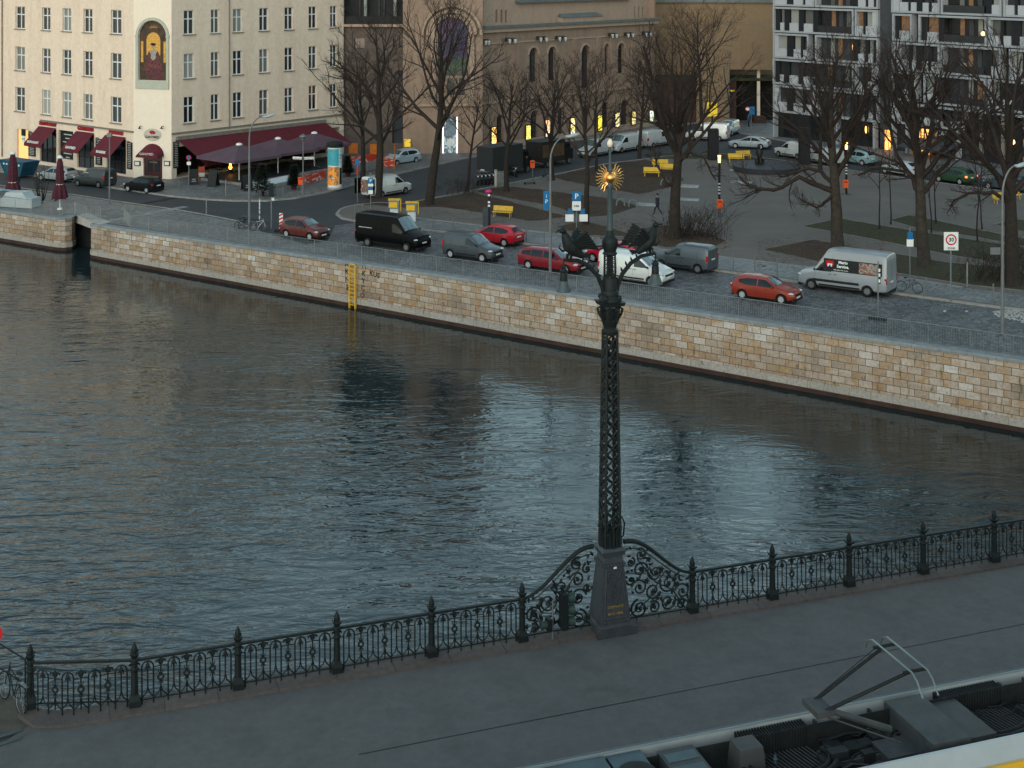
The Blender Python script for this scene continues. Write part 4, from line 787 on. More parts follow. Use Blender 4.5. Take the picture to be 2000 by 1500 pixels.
b.build('emblem', M['redsign'], ov, smooth=False)
for px in (276, 319): u, z = WC.sz(px, 250); b = MB(); b.tube([WC.p(u, z + .15, .02), WC.p(u, z + .2, .25), WC.p(u, z - .0, .3)], .035, 5); b.lathe([(.04, .1), (.13, -.05), (.03, -.07)], WC.p(u, z + .02, .3), 8); b.build('wall_spotlight', M['black'], rest)
for px in (269, 327): u, z = WC.sz(px, 319); o = wpart('menu_case', WC, u - .3, u + .3, z - .22, z + .22, .01, .1, M['trim'], rest); wpart('menu', WC, u - .22, u + .22, z - .15, z + .15, .1, .112, M['sign_white'], o)
# shop fronts of the left wing
for i, (a, c) in enumerate(shops):
    if i in (1, 2, 3, 5):
        z0_ = zg if i != 2 else L(128, 311)[1]; o = wpart('shop_window', WL, a, c, z0_, zc, -.3, -.22, M['pane'] if i != 2 else M['black'], rest)
        if i != 2: b = MB(); [wbox(b, WL, a + (c - a) * k / 3 - .03, a + (c - a) * k / 3 + .03, z0_, zc, -.22, -.17) for k in (0, 1, 2, 3)]; wbox(b, WL, a + .03, c - .03, z0_ + 1.0, z0_ + 1.07, -.22, -.175); b.build('glazing_bar', M['trim'], o, smooth=False)
        else:
            b = MB()
            for r_ in range(7): ww = .25 + .55 * rnd.random(); zz = zc - .45 - r_ * .36; wbox(b, WL, (a + c) / 2 - ww, (a + c) / 2 + ww, zz, zz + .1, -.22, -.215)
            b.build('chalk_writing', M['chalk'], o, smooth=False)
def board(W, px0, px1, py0, py1, txt=True, vert=True):
    (u0, z1), (u1, _) = W.sz(px0, py0), W.sz(px1, py0); z0 = W.sz((px0 + px1) / 2, py1)[1]
    o = wpart('menu_board', W, u0, u1, z0, z1, .01, .09, M['black'], rest); b = MB(); k = 14
    for i in range(k):
        z = z1 - (z1 - z0) * (i + 1) / (k + 1); h = rnd.uniform(.25, .38) * (u1 - u0); wbox(b, W, (u0 + u1) / 2 - h, (u0 + u1) / 2 + h, z, z + .055, .09, .094)
    b.build('chalk_writing', M['chalk'], o, smooth=False); b = MB(); b.tube([W.p((u0 + u1) / 2, z1, .05), W.p((u0 + u1) / 2, z1 + .12, .2), W.p((u0 + u1) / 2 - .1, z1 + .1, .35)], .035, 5); b.build('board_lamp', M['black'], o)
board(WL, 57, 70, 258, 305); board(WL, 188, 200, 270, 322); board(WL, 249, 259, 277, 330); board(WR, 338, 348, 277, 328)
for (a, c), tx, ty in (((78, 110), 'RESTAURANT', 'RESTAURANT'), ((151, 184), 'GANYMED', 'GANYMED'), ((208, 246), 'BRASSERIE', 'BRASSERIE')):
    u0, u1 = L(a - 2, 258)[0], L(c, 258)[0]; z1 = zc + .1; o_, n_ = 1.55, 1.6
    b = MB(); q = [WL.p(u0, z1, .03), WL.p(u1, z1, .03), WL.p(u1, z1 - 1.45, n_), WL.p(u0, z1 - 1.45, n_)]; b.prism([p - V((0, 0, .02)) for p in q], (0, 0, .03)); b.prism([q[3], q[2], q[2] - V((0, 0, .28)), q[3] - V((0, 0, .28))], WL.n * .02)
    aw = b.build('awning', M['awning'], rest, smooth=False)
    Mx = Matrix.Translation(WL.p((u0 + u1) / 2, z1 - 1.4, n_ + .03)) @ Matrix.Rotation(WL.rot(), 4, 'Z') @ Matrix.Rotation(R(70), 4, 'X'); text_part(tx, .34 if len(tx) < 9 else .31, Mx @ Matrix.Translation((0, .12, 0)), M['sign_white'], aw, bold=.008)
    s_ = text_part(ty, .52 if len(tx) < 9 else .46, tpl(WL, (u0 + u1) / 2 + .15, zc + .42, .08), M['redsign'], rest, name='sign_letters', ext=.05, bold=.02)
wpart('lit_doorway', WL, L(33, 280)[0], L(55, 280)[0], L(45, 312)[1], L(45, 253)[1], -.9, -.22, mk('lit_passage', (.8, .5, .2), .8, em=(1, .5, .15), es=.35), rest)
u, z = L(56, 262); o = wpart('club_sign', WL, u - .3, u + .3, z - .1, z + .55, .5, .62, M['trim'], rest); wpart('panel', WL, u - .25, u + .25, z - .75, z - .1, .52, .6, M['sign_white'], o); text_part('CLUB', .2, tpl(WL, u, z - .42, .61), M['black'], o)
# interior behind the terrace
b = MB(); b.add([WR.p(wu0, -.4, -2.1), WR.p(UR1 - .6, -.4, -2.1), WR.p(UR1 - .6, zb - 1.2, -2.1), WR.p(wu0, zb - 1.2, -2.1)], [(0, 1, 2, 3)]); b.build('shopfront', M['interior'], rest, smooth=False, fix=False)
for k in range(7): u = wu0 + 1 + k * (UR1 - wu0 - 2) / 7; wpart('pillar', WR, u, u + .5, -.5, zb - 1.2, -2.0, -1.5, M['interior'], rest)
# the big slanting awning over the terrace
big = MB(); a0 = WR.sz(345, 275)[0]; a1 = WR.sz(632, 240)[0]; zA = zb - .55
AO, AD = 3.9, 1.75
def aw(u, k): return WR.p(u, zA - AD * k, .1 + AO * k)
big.prism([aw(a0, 0), aw(a1, 0), aw(a1, 1) , aw(a0, 1)], (0, 0, .04)); 
for k in range(40): u = a0 + (a1 - a0) * k / 40; v = a0 + (a1 - a0) * (k + .8) / 40; big.prism([aw(u, 1), aw(v, 1), aw(v, 1) - V((0, 0, .26)), aw(u, 1) - V((0, 0, .26))], WR.n * .015)
bo = big.build('terrace_awning', M['awning'], rest, smooth=False); b = MB(); [b.tube([aw(u, 0) + V((0, 0, .05)), aw(u, 1) + V((0, 0, .05))], .03, 4) for u in (a0, a0 + (a1 - a0) * .36, a0 + (a1 - a0) * .7, a1)]; b.build('seam', M['closedp'], bo)
wpart('awning_box', WR, a0 - .1, a1 + .1, zA - .02, zA + .28, .01, .3, M['sill'], rest)
# neighbour on the far left
nb_ = thing('neighbour_building', 'narrow strip of cream building past the downpipe at the left edge', 'building')
W2 = Wall(WL.p(UL0, 0), WL.d); wpart('wall', W2, -14, -.05, -1.8, 20, -.3, 0, M['creamlt'], nb_)
# ---------------------------------------------------------------- the theatre
th = thing('theatre', 'old sandstone theatre with an arched portal banner and tall round headed windows', 'theatre')
T0 = G(660, 302); T1 = G(792, 301); T2 = G(937, 298); TW = Wall(T2, (2390, 2700)); TP = Wall(T1 + V((0, -.8, 0)), (1, .06)); TL = Wall(T0, (T1 - T0)); LT1 = (T1 - T0).xy.length
ue = TW.sz(1280, 200)[0]; zr = TW.sz(1100, 48)[1]
wn = [(1034, 1050, 93, 160), (1071, 1086, 91, 157), (1136, 1152, 88, 172), (1181, 1189.5, 85, 145), (1207, 1219, 84, 143), (1246, 1254, 118, 170)]
tops_ = []
for a, c, y0, y1 in wn:
    u0, u1 = TW.sz(a, y1)[0], TW.sz(c, y1)[0]; z1, z0 = TW.sz((a + c) / 2, y0)[1], TW.sz((a + c) / 2, y1)[1]; tops_.append((u0, u1, z0, z1, True))
doors = []
for a, c in ((970, 984), (1036, 1052), (1090, 1102), (1140, 1152), (1176, 1190), (1213, 1228)):
    u0, u1 = TW.sz(a, 250)[0], TW.sz(c, 250)[0]; zt = TW.sz(977, 224)[1]; doors.append((u0, u1, .25, zt, True))
facade('wall', TW, -.5, ue, -1.2, zr, tops_ + doors, M['theatre'], th, depth=.45)
def twin(W, u0, u1, z0, z1, d=.4, name='window'):
    b = MB(); um = (u0 + u1) / 2; wbox(b, W, um - .04, um + .04, z0, z1 - (u1 - u0) * .3, -d, -d + .06)
    for k in range(1, 5): z = z0 + (z1 - z0) * k / 5; wbox(b, W, u0, u1, z - .03, z + .03, -d - .0, -d + .055)
    o = b.build(name, M['anth'], th, smooth=False); b = MB(); arch_quad(b, W, u0, u1, z0, z1, -d - .01); b.build('pane', M['pane'], o, smooth=False, fix=False)
for o in tops_ + doors: twin(TW, *o[:4])
SH = M['theatrelt']
wpart('cornice', TW, -.4, ue + .4, zr - .02, zr + .22, -.3, .55, M['copper'], th); wpart('cornice', TW, -.3, ue + .2, zr - .42, zr - .02, 0, .35, SH, th)
zs = TW.sz(1100, 76)[1]; wpart('string_course', TW, -.4, ue, zs - .08, zs + .08, 0, .1, SH, th)
zs2 = TW.sz(1100, 185)[1]; wpart('string_course', TW, -.4, ue, zs2 - .1, zs2 + .12, 0, .16, SH, th); wpart('plinth', TW, -.4, ue, -1.2, .35, 0, .2, SH, th)
for px in (1012, 1122, 1168, 1196, 1236): u = TW.sz(px, 100)[0]; wpart('pilaster', TW, u - .35, u + .35, zs2 + .12, zs - .08, 0, .16, M['theatre'], th)
for o in tops_: b = MB(); cu_ = (o[0] + o[1]) / 2; r0, r1 = (o[1] - o[0]) / 2 + .05, (o[1] - o[0]) / 2 + .3; [b.prism([TW.p(cu_ + r0 * cos(t), o[3] - r0 + r0 * sin(t), 0), TW.p(cu_ + r1 * cos(t), o[3] - r0 + r1 * sin(t), 0), TW.p(cu_ + r1 * cos(t + .31), o[3] - r0 + r1 * sin(t + .31), 0), TW.p(cu_ + r0 * cos(t + .31), o[3] - r0 + r0 * sin(t + .31), 0)], TW.n * .08) for t in [pi * k / 10 for k in range(10)]]; b.build('window_arch', SH, th, smooth=False)
# attic storey set back with slit windows
TA = Wall(TW.p(0, 0, -.9), TW.d); sl_ = []
for g in ((970, 980, 989), (1240, 1248, 1256)):
    for px in g: u, z = TA.sz(px, 44 if g[0] < 1000 else 35); h = 1.35; sl_.append((u - .16, u + .16, z, z + h, True))
ztop = 18.5; facade('wall', TA, -.5, ue, zr, ztop, sl_, M['theatrelt'], th, depth=.25)
for o in sl_: b = MB(); arch_quad(b, TA, *o[:4], -.24); b.build('slit_window', M['interior'], th, smooth=False, fix=False)
u0, u1 = TA.sz(1006, 10)[0], TA.sz(1226, 10)[0]; wpart('cornice', TA, u0, u1, TA.sz(1100, 3)[1], TA.sz(1100, 3)[1] + .3, 0, .5, M['copper'], th)
u0, u1 = TW.sz(1100, 32)[0], TW.sz(1178, 32)[0]; z_ = TW.sz(1140, 46)[1]; wpart('dormer_base', TW, u0, u1, zr + .22, z_ + .75, -.85, -.1, SH, th); b = MB(); b.prism([TW.p(u0 - .1, z_ + .75, .05), TW.p(u1 + .1, z_ + .75, .05), TW.p(u1 - .5, z_ + 1.15, -.5), TW.p(u0 + .3, z_ + 1.15, -.5)], TW.n * -.4); b.build('dormer_roof', M['copper'], th, smooth=False)
b = MB(); b.prism([TA.p(-.6, ztop, .3), TA.p(ue, ztop, .3), TA.p(ue, ztop, -16), TA.p(-.6, ztop, -16)], (0, 0, .4)); b.build('roof', M['copper'], th, smooth=False)
TE = Wall(TW.p(ue, 0), (-TW.n.x, -TW.n.y)); wpart('wall', TE, 0, 15, -1.2, ztop, -.2, 0, M['theatre'], th)
# portal with the great arch
pu0, pu1 = TP.sz(790, 100)[0], TP.sz(940, 100)[0]; pc = TP.sz(884, 100)[0]; ph = (TP.sz(913, 150)[0] - TP.sz(856, 150)[0]) / 2
pz1, pz0 = TP.sz(884, 29)[1], TP.sz(884, 148)[1]
dz0, dz1 = TP.sz(880, 303)[1], TP.sz(880, 228)[1]; bu0, bu1 = TP.sz(864, 260)[0], TP.sz(894, 260)[0]
m3 = [(TP.sz(a, 170)[0], TP.sz(c, 170)[0], TP.sz(a, 186)[1], TP.sz(a, 152)[1], True) for a, c in ((856, 866), (873, 888), (896, 908))]
facade('wall', TP, pu0, pu1, -1.2, 26.5, [(pc - ph, pc + ph, pz0, pz1, True), (bu0, bu1, dz0, dz1, False)] + m3, M['theatre'], th, depth=.5)
for s, uu in ((1, pu1), (-1, pu0)): W_ = Wall(TP.p(uu, 0), (0, 1)); wpart('wall', W_, 0, 9, -1.2, 26.5, -.15, .15, M['theatre'], th)
b = MB(); b.prism([TP.p(pu0 - .2, 26.5, .3), TP.p(pu1 + .2, 26.5, .3), TP.p(pu1 + .2, 26.5, -9), TP.p(pu0 - .2, 26.5, -9)], (0, 0, .4)); b.build('roof', M['copper'], th, smooth=False)
for o in m3: b = MB(); arch_quad(b, TP, *o[:4], -.45); b.build('window', M['pane'], th, smooth=False, fix=False)
b = MB(); zc3 = TP.sz(875, 68)[1]
for r0, r1, n0 in ((ph + .3, ph + .62, .18), (ph + .75, ph + 1.1, .3), (ph + 1.35, ph + 1.6, .45)):
    for k in range(18):
        a0_, a1_ = pi * k / 18, pi * (k + 1) / 18; b.prism([TP.p(pc - .1 + r0 * cos(a0_), zc3 + r0 * sin(a0_), 0), TP.p(pc - .1 + r1 * cos(a0_), zc3 + r1 * sin(a0_), 0), TP.p(pc - .1 + r1 * cos(a1_), zc3 + r1 * sin(a1_), 0), TP.p(pc - .1 + r0 * cos(a1_), zc3 + r0 * sin(a1_), 0)], TP.n * n0)
b.build('portal_arch', SH, th, smooth=False)
for s in (-1, 1): wpart('pilaster', TP, pc + s * (ph + .45) - .25, pc + s * (ph + .45) + .25, dz1 + 1.2, zc3, 0, .2, SH, th)
wpart('cornice', TP, pu0, pu1, TP.sz(870, 205)[1] - .1, TP.sz(870, 205)[1] + .12, 0, .3, SH, th)
b = MB(); arch_quad(b, TP, pc - ph, pc + ph, pz0, pz1, -.3); ban = b.build('banner', splotch('banner_print', [(.008, .007, .03), (.03, .008, .06), (.01, .018, .055), (.055, .018, .075), (.015, .012, .04)], .35), th, smooth=False, fix=False)
wpart('banner_print', TP, pc - ph + .02, pc + ph - .02, pz0, pz0 + 1.9, -.3, -.28, splotch('banner_lower', [(.01, .015, .02), (.012, .03, .035), (.008, .01, .012), (.05, .08, .03), (.02, .02, .03), (.16, .04, .03)], 1.6), ban)
ent = wpart('lit_entrance', TP, bu0, bu1, dz0, dz1, -.4, -.3, splotch('entrance_light', [(.02, .03, .04), (.07, .1, .12), (.03, .04, .05), (.3, .36, .38), (.03, .04, .05)], 1.1, em=.45), th)
b = MB(); wbox(b, TP, bu0, bu0 + .12, dz0, dz1, -.3, -.2); wbox(b, TP, bu1 - .12, bu1, dz0, dz1, -.3, -.2); b.build('light_strip', mk('white_strip_light', (1, 1, .95), .5, em=(1, .95, .85), es=1.1), ent, smooth=False)
b = MB(); uC, zC = TP.sz(880, 279); b.lathe([(.02, 0), (.4, 0), (.4, .03), (.02, .03)], (0, 0, 0), 20); b.v = [tuple(TP.p(uC + x, zC + y, -.29 + z)) for x, y, z in b.v]; b.build('round_clock', M['sign_white'], ent)
# recessed left wing with the loggia
lg = [(TL.sz(a, 190)[0], TL.sz(c, 190)[0], TL.sz(a, y1)[1], TL.sz(a, y0)[1], ar) for a, c, y0, y1, ar in ((770, 790, 137, 185, True), (766, 790, 216, 280, True), (692, 712, 186, 223, False), (692, 712, 75, 95, False), (768, 775, 72, 92, False), (780, 786, 72, 92, False))]
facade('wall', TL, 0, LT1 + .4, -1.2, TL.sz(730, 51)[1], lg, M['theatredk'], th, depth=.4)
for o in lg:
    b = MB(); (arch_quad(b, TL, *o[:4], -.38) if o[4] else b.add([TL.p(o[0], o[2], -.38), TL.p(o[1], o[2], -.38), TL.p(o[1], o[3], -.38), TL.p(o[0], o[3], -.38)], [(0, 1, 2, 3)])); b.build('window', M['pane'], th, smooth=False, fix=False)
zl = TL.sz(730, 51)[1]; wpart('cornice', TL, 0, LT1, zl - .05, zl + .2, 0, .4, SH, th); wpart('loggia', TL, 0, LT1 + .4, zl + .2, 26, -1.6, -1.3, M['anth'], th); wpart('parapet', TL, 0, LT1, zl + .2, zl + 1.0, -.1, .0, M['anth'], th)
for px in (700, 714, 738, 748, 771, 785): u = TL.sz(px, 10)[0]; wpart('mullion', TL, u - .06, u + .06, zl + 1, 18, -1.3, -1.1, M['anth2'], th)
for px in (713, 771): u = TL.sz(px, 10)[0]; wpart('column', TL, u - .14, u + .14, zl + 1, 18, -.5, -.2, mk('loggia_column', (.25, .27, .26), .7), th)
b = MB(); b.prism([TL.p(0, 18, .1), TL.p(LT1 + .4, 18, .1), TL.p(LT1 + .4, 18, -10), TL.p(0, 18, -10)], (0, 0, .5)); b.build('roof', M['copper'], th, smooth=False)
# pairs of white wall lanterns under the cornice and lit posters at the street
for px, py in ((941, 83), (947, 83), (988, 80), (999, 80), (1049, 77), (1060, 77), (1086, 76), (1097, 76), (1189, 70), (1197, 70), (1220, 69), (1229, 69), (1255, 67), (1264, 67)):
    W_ = TW; u, z = W_.sz(px, py); b = MB(); b.tube([W_.p(u - .15, z + .3, .02), W_.p(u - .15, z + .34, .45), W_.p(u, z + .25, .55)], .035, 4); b.box(W_.p(u - .28, z + .12, .3), (.3, .25, .3)); lo = b.build('wall_lantern', M['black'], th, smooth=False)
    b = MB(); b.lathe([(.08, -.22), (.17, .12), (.12, .2)], W_.p(u, z, .55), 8); b.build('lantern_glass', M['frost'], lo)
pc_ = [((.8, .35, .05), (.05, .02, .01), (1, .75, .3)), ((.5, .5, .1), (.02, .02, .02), (.7, .6, .1)), ((.9, .3, .03), (.05, .02, .02), (.6, .6, .5)), ((.9, .6, .08), (.05, .04, .02), (.7, .7, .5)), ((.9, .75, .05), (.1, .08, .01), (.6, .5, .05)), ((.6, .45, .1), (.06, .05, .03), (.9, .8, .5)), ((.6, .45, .06), (.05, .05, .03), (.5, .4, .2)), ((.5, .6, .5), (.03, .05, .05), (.8, .9, .6))]
for i, (px, py, h) in enumerate(((960, 265, 34), (1027, 258, 28), (1065, 250, 34), (1114, 246, 33), (1167, 240, 32), (1201, 233, 30), (1233, 230, 28), (1268, 226, 24))):
    u, z = TW.sz(px, py); hh = h / 2 * .052; o = wpart('poster_case', TW, u - .42, u + .42, z - hh - .1, z + hh + .1, .25, .36, M['trim'], th); c = pc_[i]
    wpart('lit_poster', TW, u - .34, u + .34, z - hh, z + hh, .36, .372, splotch('poster_%d' % i, [c[1], c[0], c[1], c[2], c[1], c[0], c[1]], 1.7, em=1.5, axis=(1.4, 1, .8)), o)
u, z = TL.sz(796, 278); wpart('yellow_sign', TP, TP.sz(790, 280)[0], TP.sz(802, 280)[0], TP.sz(796, 286)[1], TP.sz(796, 271)[1], .25, .35, splotch('yellow_notice', [(.02, .02, .01), (.7, .45, .03), (.7, .45, .03), (.05, .04, .02)], 2.5, em=.25), th)
# ---------------------------------------------------------------- ochre stage house and brick block behind
oc = thing('stage_house', 'ochre panelled windowless block behind the theatre with a grey roof edge', 'building')
OB = Wall(D(1283, 250, 172), (1, -.12)); OB2 = Wall(D(1360, 230, 165), (1, -.1))
def pz(W, px, py): return W.sz(px, py)
u1 = OB.sz(1515, 100)[0]; zt = OB.sz(1400, 5)[1]; wpart('wall', OB, -4, u1, -2, zt, -8, 0, M['ochre'], oc); wpart('roof_edge', OB, -4, u1, zt, zt + 2.0, -8, .3, M['copper'], oc)
u1 = OB2.sz(1515, 100)[0]; z1 = OB2.sz(1430, 50)[1]; z0 = OB2.sz(1480, 136)[1]; uu = OB2.sz(1424, 100)[0]; wpart('wall', OB2, 0, uu, -2, z1, -3, 0, M['ochre'], oc); wpart('wall', OB2, uu, u1, z0, z1, -3, 0, M['ochre'], oc)
b = MB()
for k in range(14): u = u1 * k / 14; wbox(b, OB2, u, u + .03, z0 if u > uu else -1, z1, 0, .012)
b.build('panel_joint', M['sill'], oc, smooth=False); uu2 = OB2.sz(1483, 140)[0]; wpart('pillar', OB2, uu2 - .18, uu2 + .18, -1, z0, -1.5, -1.1, M['creamlt'], oc); u3 = OB2.sz(1423, 100)[0]; wpart('downpipe', OB2, u3 - .1, u3 + .1, 0, OB2.sz(1423, 97)[1], .05, .2, M['sill'], oc)
bk = thing('brick_block', 'dark low brick building with a small illuminated sign between theatre and apartments', 'building')
BK = Wall(G(1330, 252) + V((0, 6, 0)), (1, .02)); u1 = BK.sz(1515, 200)[0]; um = BK.sz(1438, 200)[0]; z1 = BK.sz(1400, 158)[1]
wpart('wall', BK, -2, um, -1.5, z1, -5, 0, M['brickdk'], bk); wpart('wall', BK, um, u1, -1.5, z1, -5, -1.5, M['interior'], bk); wpart('roof', BK, -2.2, u1, z1, z1 + .35, -5, .2, mk('mossy_roof', (.05, .055, .03), .9, var=.4), bk)
wpart('small_shed', BK, BK.sz(1467, 225)[0], BK.sz(1490, 225)[0], -1, BK.sz(1478, 225)[1], .3, 2, M['brickdk'], bk)
(u0, z1), (u1, z0) = BK.sz(1396, 172), BK.sz(1430, 189); o = wpart('sign_board', BK, u0, u1, z0, z1, .3, .5, M['trim'], bk)
text_part('BERLINER ENSEMBLE', .27, tpl(BK, (u0 + u1) / 2, z1 - .28, .51), mk('yellow_sign_letters', (.8, .5, .05), .5, em=(1, .6, .05), es=.35), o); text_part('PROBEBÜHNE', .24, tpl(BK, (u0 + u1) / 2, z0 + .3, .51), M['chalk'], o)
# ---------------------------------------------------------------- apartment block
ap = thing('apartment_block', 'modern apartment block of staggered white frames with dark loggias and lit ground floor', 'apartment block')
AW = Wall(G(1510, 269), (2080, -2700)); AR = None
ac = AW.sz(1716, 150)[0]; ad = AW.sz(1741, 150)[0]
A2 = Wall(AW.p(ad, 0, .35), (1720, -2700)); ae = A2.sz(2140, 200)[0]
zf = [AW.sz(1511, y)[1] for y in (218, 164, 113, 63, 12)]; fh = (zf[4] - zf[0]) / 4; zf += [zf[4] + fh * k for k in (1, 2, 3, 4)]
g2 = A2.sz(1742, 195)[1]
wpart('core_wall', AW, 0, ac, -1, zf[8], -12, -.75, M['anth'], ap); wpart('core_wall', A2, .1, ae, -1, zf[8], -12, -.95, M['anth'], ap)
wpart('corner_panel', AW, ac, ad, -1, zf[8], -1.5, -.25, M['anth2'], ap); wpart('roof', AW, -.2, ad + 20, zf[8], zf[8] + .5, -12.5, .1, M['copper'], ap)
wpart('end_wall', Wall(AW.p(0, 0, -12), (AW.n.x, AW.n.y)), 0, 12, -1, zf[8], -.2, 0, M['fiber'], ap)
def frame(W, p0, p1, zb_, zt_, lights=(), balc=None, wall=True):
    """one white frame; p0,p1 photo columns; lights = (col0, col1, kind) bays; balc = loggia columns"""
    yq = 110; u0, u1 = W.sz(p0, yq)[0], W.sz(p1, yq)[0]; t = .2; b = MB()
    wbox(b, W, u0, u1, zb_ + .04, zb_ + .04 + t, -.7, .12); wbox(b, W, u0, u1, zt_ - .06 - t, zt_ - .06, -.7, .12); wbox(b, W, u0, u0 + t, zb_ + .04 + t, zt_ - .06 - t, -.7, .117); wbox(b, W, u1 - t, u1, zb_ + .04 + t, zt_ - .06 - t, -.7, .117)
    f = b.build('white_frame', M['fiberfr'], ap, smooth=False)
    for a, c, kind in lights:
        v0, v1 = W.sz(a, yq)[0], W.sz(c, yq)[0]; zm = zb_ + .04 + t + (zt_ - zb_) * .3
        if kind == 'w': wpart('panel', W, v0, v1, zb_ + .04 + t, zt_ - .06 - t, -.6, .03, M['fiber'], f); continue
        if kind == 'd': wpart('panel', W, v0, v1, zb_ + .04 + t, zt_ - .06 - t, -.6, -.1, M['anth'], f); continue
        wpart('panel', W, v0, v1, zb_ + .04 + t, zm, -.6, .0, M['fiber'], f)
        wpart('window', W, v0, v1, zm, zt_ - .06 - t, -.6, -.3, {'p': M['pane'], 'c': M['curtain'], 'l': M['glow_dim']}[kind], f)
    if balc:
        v0, v1 = W.sz(balc[0], yq)[0], W.sz(balc[1], yq)[0]; b = MB(); b.add([W.p(v0, zb_ + .2, -.68), W.p(v1, zb_ + .2, -.68), W.p(v1, zt_ - .2, -.68), W.p(v0, zt_ - .2, -.68)], [(0, 1, 2, 3)]); b.build('loggia_glass', M['pane'], f, smooth=False, fix=False)
        for k in range(3): u = v0 + (v1 - v0) * (.3 + .22 * k); wpart('loggia_door', W, u, u + .5, zb_ + .25, zt_ - .3, -.66, -.6, [M['curtain'], M['glow_dim'], M['anth2']][(k + int(p0)) % 3], f)
        wpart('balustrade', W, v0, v1, zb_ + .26, zb_ + .95, .03, .05, mk('dark_glass_rail', (.03, .033, .036), .25), f) if balc[2] else None
    return f
z = zf
A = AW
frame(A, 1511, 1591, z[4], z[5], [(1513, 1536, 'w'), (1536, 1550, 'd'), (1550, 1567, 'p'), (1568, 1573, 'd'), (1573, 1588, 'c')])
frame(A, 1593, 1716, z[4], z[5], [(1664, 1675, 'd'), (1676, 1690, 'c'), (1690, 1696, 'd'), (1696, 1706, 'c'), (1706, 1713, 'd')], (1596, 1663, False))
frame(A, 1510.5, 1668, z[3], z[4], [(1514, 1523, 'd'), (1524, 1531, 'c'), (1531, 1541, 'd'), (1542, 1559, 'c'), (1559, 1569, 'd'), (1570, 1587, 'c'), (1587, 1597, 'd')], (1598, 1664, True))
frame(A, 1671, 1716, z[3], z[4], [(1674, 1685, 'l'), (1685, 1690, 'd'), (1691, 1704, 'c'), (1704, 1713, 'w')])
frame(A, 1511, 1580, z[2], z[3], [(1513, 1521, 'w'), (1521, 1536, 'c'), (1536, 1549, 'd'), (1550, 1563, 'c'), (1563, 1569, 'd'), (1569, 1577, 'p')])
frame(A, 1593, 1716, z[2], z[3], [(1664, 1675, 'd'), (1676, 1689, 'c'), (1689, 1695, 'd'), (1696, 1704, 'c'), (1705, 1713, 'd')], (1596, 1663, False))
frame(A, 1510.5, 1668, z[1], z[2], [(1513, 1522, 'd'), (1523, 1530, 'p'), (1530, 1541, 'd'), (1542, 1558, 'p'), (1559, 1569, 'd'), (1569, 1586, 'p')], (1588, 1664, True))
frame(A, 1671, 1716, z[1], z[2], [(1674, 1684, 'p'), (1685, 1690, 'd'), (1690, 1703, 'p'), (1703, 1713, 'w')])
frame(A, 1511, 1592, z[0], z[1], [(1513, 1521, 'w'), (1521, 1535, 'p'), (1536, 1549, 'd'), (1550, 1567, 'c'), (1567, 1573, 'd'), (1573, 1585, 'p')])
frame(A, 1593, 1716, z[0], z[1], [(1664, 1673, 'd'), (1674, 1688, 'p'), (1689, 1695, 'd'), (1696, 1704, 'p'), (1704, 1713, 'd')], (1598, 1663, False))
B2 = A2; y = [B2.sz(1742, q)[1] for q in (195, 137, 80, 25)]; y += [y[3] + fh * k for k in (1, 2, 3, 4, 5)]
frame(B2, 1742, 1836, y[3], y[4], [(1744, 1756, 'w'), (1757, 1773, 'p'), (1773, 1779, 'd'), (1779, 1789, 'p'), (1789, 1801, 'd'), (1802, 1813, 'p'), (1813, 1819, 'd'), (1820, 1831, 'p')])
frame(B2, 1839, 1957, y[3], y[4], [(1924, 1936, 'd'), (1937, 1953, 'c')], (1843, 1923, True))
frame(B2, 1961, 2090, y[3], y[4], [(1964, 1980, 'p'), (1981, 1987, 'd'), (1988, 2003, 'p'), (2003, 2080, 'd')])
frame(B2, 1744, 1782, y[2], y[3], [(1747, 1757, 'd'), (1757, 1776, 'l')]); frame(B2, 1795, 1928, y[2], y[3], [(1798, 1811, 'd'), (1811, 1832, 'l'), (1832, 1843, 'd')], (1844, 1924, True))
frame(B2, 1932, 2090, y[2], y[3], [(1935, 1952, 'c'), (1953, 1959, 'd'), (1960, 1974, 'p'), (1974, 1992, 'd'), (1992, 2080, 'c')])
frame(B2, 1743, 1836, y[1], y[2], [(1745, 1756, 'w'), (1757, 1773, 'c'), (1773, 1779, 'd'), (1779, 1788, 'c'), (1788, 1801, 'd'), (1801, 1812, 'p'), (1812, 1819, 'd'), (1819, 1831, 'p')])
frame(B2, 1839, 1956, y[1], y[2], [(1923, 1936, 'd'), (1936, 1952, 'c')], (1843, 1922, True)); frame(B2, 1972, 2090, y[1], y[2], [(1976, 1996, 'c'), (1996, 2080, 'd')])
frame(B2, 1743, 1790, y[0], y[1], [(1746, 1757, 'd'), (1757, 1772, 'p'), (1772, 1778, 'd'), (1779, 1787, 'p')]); frame(B2, 1805, 1926, y[0], y[1], [(1809, 1830, 'c'), (1830, 1843, 'd')], (1844, 1922, True))
frame(B2, 1931, 2090, y[0], y[1], [(1934, 1951, 'c'), (1951, 1958, 'd'), (1959, 1975, 'p'), (1975, 2080, 'd')])
for k in (5, 6, 7):                             # storeys above the frame of the photo, seen in the river
    frame(A, 1511, 1600, z[k], z[k + 1], [(1514, 1530, 'w'), (1545, 1560, 'c'), (1570, 1590, 'p')]) if k < 8 else None
    frame(A, 1603, 1716, z[k], z[k + 1], [(1680, 1700, 'c')], (1606, 1675, True)); frame(B2, 1742, 1850, y[k - 1], y[k], [(1750, 1770, 'c'), (1790, 1810, 'p')]); frame(B2, 1853, 2090, y[k - 1], y[k], [(2000, 2040, 'c')], (1860, 1960, True))
